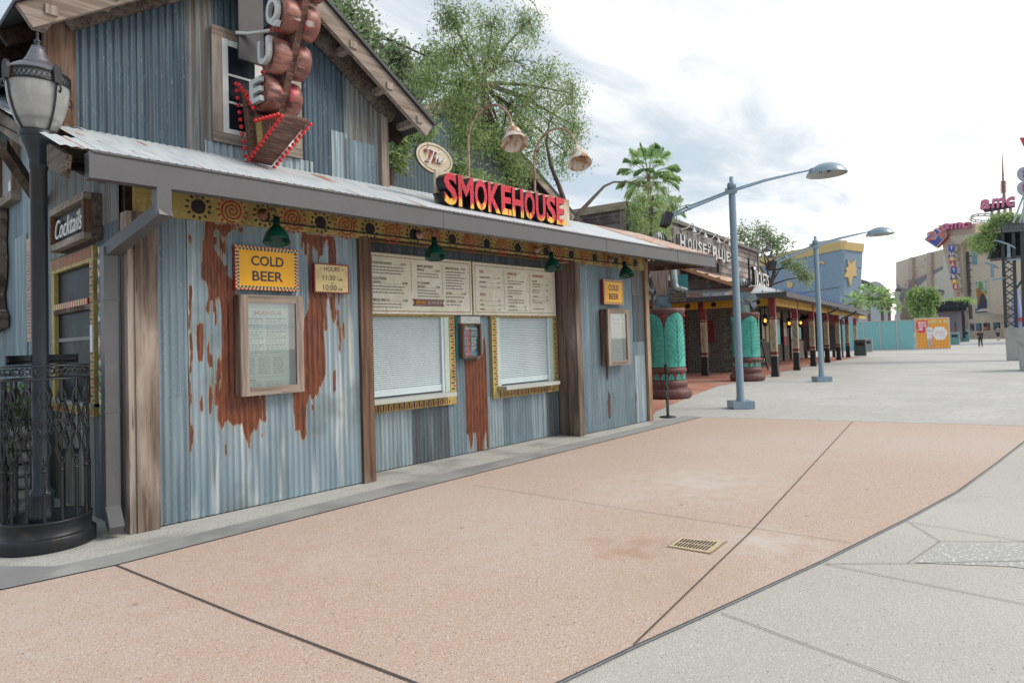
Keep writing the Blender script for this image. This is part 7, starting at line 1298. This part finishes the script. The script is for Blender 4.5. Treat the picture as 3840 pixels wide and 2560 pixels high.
for k in range(9): PS.poly(mb, [(3492+k*14, 1122-k*1.3), (3493.5+k*14, 1122-k*1.3), (3493.5+k*14, 1134), (3492+k*14, 1134)], -1.6, -1.5, white_p)
for y in (1116, 1124): PS.poly(mb, [(3490, y+6), (3606, y-6), (3606, y-4.5), (3490, y+7.5)], -1.6, -1.5, white_p)
part(mb, 'railing', t); g = random.Random(1); leaves('grass_fringe', [PS.fr(*PS.U(3560+g.uniform(0, 80), 1131), g.uniform(-2.5, 0)) for _ in range(50)], (.25, .25, .15), 1500, .45, [LF[1], LF[3]], t, -.4, .15, 77)
bin_('litter_bin', 'teal litter bin at the end of the printed hoarding', (3582, 1293), plain('bin_teal', (.14, .33, .32), .45), 1.15, R(5)); bin_('litter_bin', 'teal litter bin against the grey block by the cinema', (3620, 1282), MATS['bin_teal'], 1.3, R(5))
p = GD(3610, 1281); mb = MB(); fr = frame(p, VX, VN); mb.prism([(-.75, .0), (.7, .0), (.7, 1.55), (.5, 1.7), (-.55, 1.7), (-.75, 1.55)], fr, -1.6, -.5, conc_wall); tag(mb.build('concrete_block'), 'grey concrete block behind the teal bin by the cinema', 'block')
# planted steel gantry on concrete piers
RN = np.array([-.9965, -.0836, 0]); RX = np.array([.0836, -.9965, 0]); PG = Plane((40.05, 3.24, zg(40)), RX, RN); gt_ = thing('planted_gantry', 'dark riveted steel gantry with a lattice column and overgrown deck at the picture edge', 'gantry', tuple(PG.P0)); st = plain('dark_green_steel', (.055, .065, .065), .5, .1, .1); sth = plain('gantry_steel_grey', (.13, .15, .15), .5, .1, .1)
def pier(P, x0, x1, yt, yb, label, dpt):
    (a, z1), (b, _) = P.U(x0, yt), P.U(x1, yt); mb = MB(); mb.prism([(a, 0), (b, 0), (b, z1-.1), (b-.1, z1), (a+.1, z1), (a, z1-.1)], P.fr, -dpt, 0, conc_wall); return tag(mb.build('concrete_pier'), label, 'pier', 'concrete piers')
pier(PG, 3768, 3822, 1228, 1350, 'pale concrete pier carrying the lattice column', .8); P2 = Plane(G(3820, 1392), RX, RN); pier(P2, 3816, 3900, 1226, 1392, 'nearer concrete pier cut by the picture edge beside a teal bin', .9)
GPt = lambda x, y, d=0.: PG.fr(*PG.U(x, y), d); mb = MB()
for xa, xb in ((3758, 3772), (3799, 3812)):
    for d in (-.15, -.65): mb.bar(GPt(xa, 850, d), GPt(xb, 1229, d), .14, .14, st, up=RN)
ys = np.linspace(965, 1228, 10)
for i in range(9):
    f = lambda y, s: (3758+14*(y-850)/379 if s else 3799+13*(y-850)/379)
    mb.bar(GPt(f(ys[i], i % 2), ys[i], -.12), GPt(f(ys[i+1], (i+1) % 2), ys[i+1], -.12), .05, .06, st, up=RN); mb.bar(GPt(f(ys[i], (i+1) % 2), ys[i], -.66), GPt(f(ys[i+1], i % 2), ys[i+1], -.66), .05, .06, st, up=RN)
part(mb, 'lattice_column', gt_)
mb = MB(); mb.prism([PG.U(x, y) for x, y in ((3824, 822), (3850, 820), (3850, 1232), (3834, 1232))], PG.fr, -.5, .0, st); part(mb, 'column', gt_)
mb = MB(); mb.prism([PG.U(x, y) for x, y in ((3756, 832), (3960, 818), (3960, 862), (3756, 872))], PG.fr, -.4, .05, sth)
for x in (3768, 3782, 3800, 3812, 3836): mb.ball(GPt(x, 842, .06), .035, sth, 6, 4); mb.ball(GPt(x, 858, .06), .035, sth, 6, 4)
part(mb, 'girder', gt_); mb = MB(); mb.prism([PG.U(x, y) for x, y in ((3710, 966), (3756, 868), (3900, 862), (3900, 945))], PG.fr, -2.5, -.75, plain('deck_underside', (.035, .035, .04), .7)); mb.bar(GPt(3708, 968, -.8), GPt(3757, 866, -.8), .1, .22, sth); part(mb, 'deck', gt_)
mb = MB(); mb.bar(GPt(3812, 1080, -.3), GPt(3836, 1045, -.3), .08, .1, st, up=RN); part(mb, 'brace', gt_)
g = random.Random(9); cents = [GPt(x+g.gauss(0, 12), y+g.gauss(0, 9), g.uniform(-2, .3)) for x, y, n in ((3700, 850, 16), (3680, 890, 18), (3665, 910, 14), (3720, 870, 16), (3690, 925, 10), (3735, 835, 14), (3715, 905, 8), (3648, 895, 5)) for _ in range(n)]+[GPt(x, 815+g.gauss(0, 4), g.uniform(-1.5, .2)) for x in range(3725, 3900, 4) for _ in range(2)]
t = thing('trailing_vine', 'light green trailing vine spilling over the corner of the steel gantry', 'plant', GPt(3700, 960)); mb = MB()
for c in cents[:60:3]: mb.tube([GPt(3740, 830, -.6), tuple((np.array(GPt(3740, 830, -.6))+np.array(c))/2+np.array([0, 0, .25])), c], [.03, .02, .008], bark, 5)
mb.build('stem', t); leaves('foliage', cents, (.12, .12, .10), 8000, .13, [LF[1], LF[3], LF[0]], t, .3, .45, 44)
def bow_lamp(pts, poleto, label):
    t = thing('bow_lamp', label, 'lamp', GPt(*poleto, .1), 0, 'grey bow lamps on the gantry'); mb = MB(); mb.tube([GPt(x, y, .2) for x, y in pts], [.03]+[.05]*(len(pts)-2)+[.03], lamp_blue, 8); part(mb, 'shade', t); mx_ = pts[len(pts)//2]
    mb = MB(); mb.tube([GPt(mx_[0], mx_[1], .2), GPt(mx_[0]+1, mx_[1]+38, .2)], .07, lamp_blue, 8); mb.bar(GPt(mx_[0]-6, mx_[1]+42, .2), GPt(mx_[0]+8, mx_[1]+42, .2), .16, .18, lamp_blue); mb.bar(GPt(mx_[0]-2, mx_[1]+58, .15), GPt(*poleto, .15), .08, .08, lamp_blue); part(mb, 'bracket', t)
bow_lamp([(3729, 903), (3745, 906), (3765, 912), (3782, 918), (3798, 926), (3808, 933)], (3826, 972), 'upper bowed grey lamp bracketed off the gantry'); bow_lamp([(3690, 987), (3704, 988), (3720, 993), (3734, 1000), (3746, 1008)], (3766, 1042), 'lower bowed grey lamp beside the lattice column')
# signs over the gantry
PQ = view_plane(3850, 24); t = thing('roof_marquee', 'red edged marquee of round grey letter discs cut by the picture edge', 'sign', tuple(PQ.P0)); QP = lambda x, y, d=0.: PQ.fr(*PQ.U(x, y), d)
mb = MB(); PQ.poly(mb, [(3824, 520), (3900, 517), (3900, 640), (3862, 600)], 0, .15, redsign); part(mb, 'vee_panel', t)
for y, ch in ((655, 'S'), (708, 'P')): mb = MB(); PQ.poly(mb, [(3846+33*math.cos(q), y+27*math.sin(q)) for q in np.linspace(0, 6.283, 25)[:-1]], 0, .15, plain('disc_grey', (.42, .46, .54), .5, 0, .04), redsign); PQ.text(mb, ch, 3834, 3858, y-15, y+15, redsign, .16, bold=.05); part(mb, 'letter_disc', t)
mb = MB()
for a, b in (((3838, 735), (3800, 835)), ((3850, 735), (3825, 835)), ((3842, 740), (3838, 835)), ((3862, 735), (3850, 835))): mb.tube([QP(*a), QP(*b)], .035, plain('pale_blue_strut', (.45, .52, .58), .5, 0, .05), 6)
part(mb, 'strut', t)
p2 = GD(3836, 1388); t = thing('teal_bin', 'teal bin with a dark frame in front of the nearer concrete pier', 'bin', tuple(p2)); fr = frame(p2, RX, RN); mb = MB(); mb.prism([(-.06, 0), (.7, 0), (.7, 1.2), (.0, 1.22), (-.06, 1.1)], fr, -.6, 0, plain('bin_teal_near', (.12, .35, .33), .45)); part(mb, 'body', t); mb = MB(); mb.bar(fr(-.06, 0, .02), fr(-.1, 1.0, .02), .05, .06, steel); mb.rect(fr, -.12, .7, .95, 1.02, 0, .03, redsign); part(mb, 'frame', t)
PU = Plane(GD(3820, 1330), RX, RN); t = thing('cafe_umbrella', 'closed purple blue umbrella with a red top cloth behind the piers', 'umbrella', tuple(PU.P0)); mb = MB(); a, z0 = PU.U(3822, 1330); _, z1 = PU.U(3822, 1050); c = PU.fr(a, z0); mb.lathe([(.05, 0), (.05, .9), (.42, .95), (.3, (z1-z0)*.5), (.1, z1-z0)], plain('umbrella_periwinkle', (.30, .33, .55), .7), c, 14); part(mb, 'canopy', t); mb = MB(); PU.poly(mb, [(3811, 1196), (3834, 1189), (3836, 1203), (3812, 1206)], .2, .6, redsign); part(mb, 'red_cloth', t)

# ---------------------------------------------------------------- people
def skinned(name, verts, edges, radii, mat, parent, M4, sub=2):
    import bmesh
    bm = bmesh.new(); ly = bm.verts.layers.skin.verify(); vs = []
    for i, (v, r_) in enumerate(zip(verts, radii)):
        q = bm.verts.new(v); q[ly].radius = (r_, r_) if isinstance(r_, (int, float)) else r_; q[ly].use_root = (i == 0); vs.append(q)
    for a, b in edges: bm.edges.new((vs[a], vs[b]))
    me = bpy.data.meshes.new(name); bm.to_mesh(me); bm.free(); o = bpy.data.objects.new(name, me); COL.objects.link(o); o.modifiers.new('skin', 'SKIN'); s = o.modifiers.new('sub', 'SUBSURF'); s.levels = sub; s.render_levels = sub
    dg = bpy.context.evaluated_depsgraph_get(); m2 = bpy.data.meshes.new_from_object(o.evaluated_get(dg)); bpy.data.objects.remove(o); m2.transform(M4); m2.materials.clear(); m2.materials.append(mat)
    for p_ in m2.polygons: p_.use_smooth = True; p_.material_index = 0
    o = bpy.data.objects.new(name, m2); COL.objects.link(o); o.parent = parent; return o
def person(px, hpx, label, yaw_, top, low, short, step, pack):
    p = GD(*px); D = float((p-EYE) @ cf); k = hpx/FL*D/1.75; t = thing('person', label, 'person', tuple(p)); M4 = Matrix.Rotation(yaw_, 4, 'Z') @ Matrix.Scale(k, 4)
    s = step   # facing +x; left is +y
    J = dict(pel=(0, 0, .95), sp=(0, 0, 1.15), ch=(.01, 0, 1.36), nk=(.01, 0, 1.50), hd=(.03, 0, 1.62), ht=(.02, 0, 1.72), hl=(0, .09, .92), hr=(0, -.09, .92), kl=(s*.9, .09, .50), kr=(-s*.3, -.09, .49), al=(s*1.0, .09, .09), ar=(-s*1.5, -.09, .13), tl=(s*1.0+.15, .10, .035), tr=(-s*1.5+.13, -.10, .05), sl=(0, .19, 1.41), sr=(0, -.19, 1.41), el=(-s*.3, .25, 1.14), er=(s*.2, -.25, 1.14), wl=(-s*.1, .27, .90), wr=(s*.7, -.27, .92), fl=(-s*.0, .27, .80), fr=(s*.8, -.26, .82))
    K = list(J); E_ = [('pel', 'sp'), ('sp', 'ch'), ('ch', 'nk'), ('nk', 'hd'), ('hd', 'ht'), ('pel', 'hl'), ('pel', 'hr'), ('hl', 'kl'), ('kl', 'al'), ('al', 'tl'), ('hr', 'kr'), ('kr', 'ar'), ('ar', 'tr'), ('ch', 'sl'), ('ch', 'sr'), ('sl', 'el'), ('el', 'wl'), ('wl', 'fl'), ('sr', 'er'), ('er', 'wr'), ('wr', 'fr')]
    rd = dict(pel=(.14, .12), sp=(.13, .10), ch=(.15, .11), nk=.06, hd=.095, ht=.07, hl=.085, hr=.085, kl=.058, kr=.058, al=.04, ar=.04, tl=.035, tr=.035, sl=.06, sr=.06, el=.042, er=.042, wl=.03, wr=.03, fl=.035, fr=.035)
    sub = lambda names, es, inc: ([J[n] for n in names], [(names.index(a), names.index(b)) for a, b in es], [tuple(q+inc for q in rd[n]) if isinstance(rd[n], tuple) else rd[n]+inc for n in names])
    skinned('body', [J[n] for n in K], [(K.index(a), K.index(b)) for a, b in E_], [rd[n] for n in K], skin_m, t, M4)
    n1 = ['pel', 'sp', 'ch', 'sl', 'sr', 'el', 'er']; skinned('shirt', *sub(n1, [('pel', 'sp'), ('sp', 'ch'), ('ch', 'sl'), ('ch', 'sr'), ('sl', 'el'), ('sr', 'er')], .022), top, t, M4)
    n2 = ['pel', 'hl', 'hr', 'kl', 'kr']+([] if short else ['al', 'ar']); skinned('shorts' if short else 'trousers', *sub(n2, [('pel', 'hl'), ('pel', 'hr'), ('hl', 'kl'), ('hr', 'kr')]+([] if short else [('kl', 'al'), ('kr', 'ar')]), .02), low, t, M4)
    for a, b in (('al', 'tl'), ('ar', 'tr')): skinned('shoe', *sub([a, b], [(a, b)], .012), black_p, t, M4)
    mb = MB(); q = p+np.array((M4 @ Vector((.005, 0, 1.665)))); mb.ball(tuple(q), .108*k, plain('dark_hair', (.035, .025, .02), .7), 12, 8, .85); part(mb, 'hair', t)
    mb = MB(); q = p+np.array((M4 @ Vector((.125, 0, 1.62)))); mb.ball(tuple(q), .018*k, skin_m, 6, 4); part(mb, 'nose', t)
    if pack: mb = MB(); fr = frame(tuple(p+np.array(M4 @ Vector((-.14, 0, 1.05)))), tuple((M4 @ Vector((0, 1, 0))).normalized()), tuple((M4 @ Vector((-1, 0, 0))).normalized())); mb.prism([(-.14*k, 0), (.14*k, 0), (.15*k, .3*k), (.10*k, .42*k), (-.10*k, .42*k), (-.15*k, .3*k)], fr, 0, .12*k, plain('backpack_charcoal', (.05, .05, .055), .7)); part(mb, 'backpack', t)
person((3678, 1302), 66, 'person in black with a dark backpack walking away towards the cinema', R(20), black_p, plain('black_trousers', (.03, .03, .034), .8), False, .13, True)
person((3744, 1278), 55, 'person in a grey shirt and dark shorts walking near the concrete pier', R(-10), plain('grey_shirt', (.30, .29, .31), .8), plain('navy_shorts', (.05, .05, .075), .8), True, .08, False)
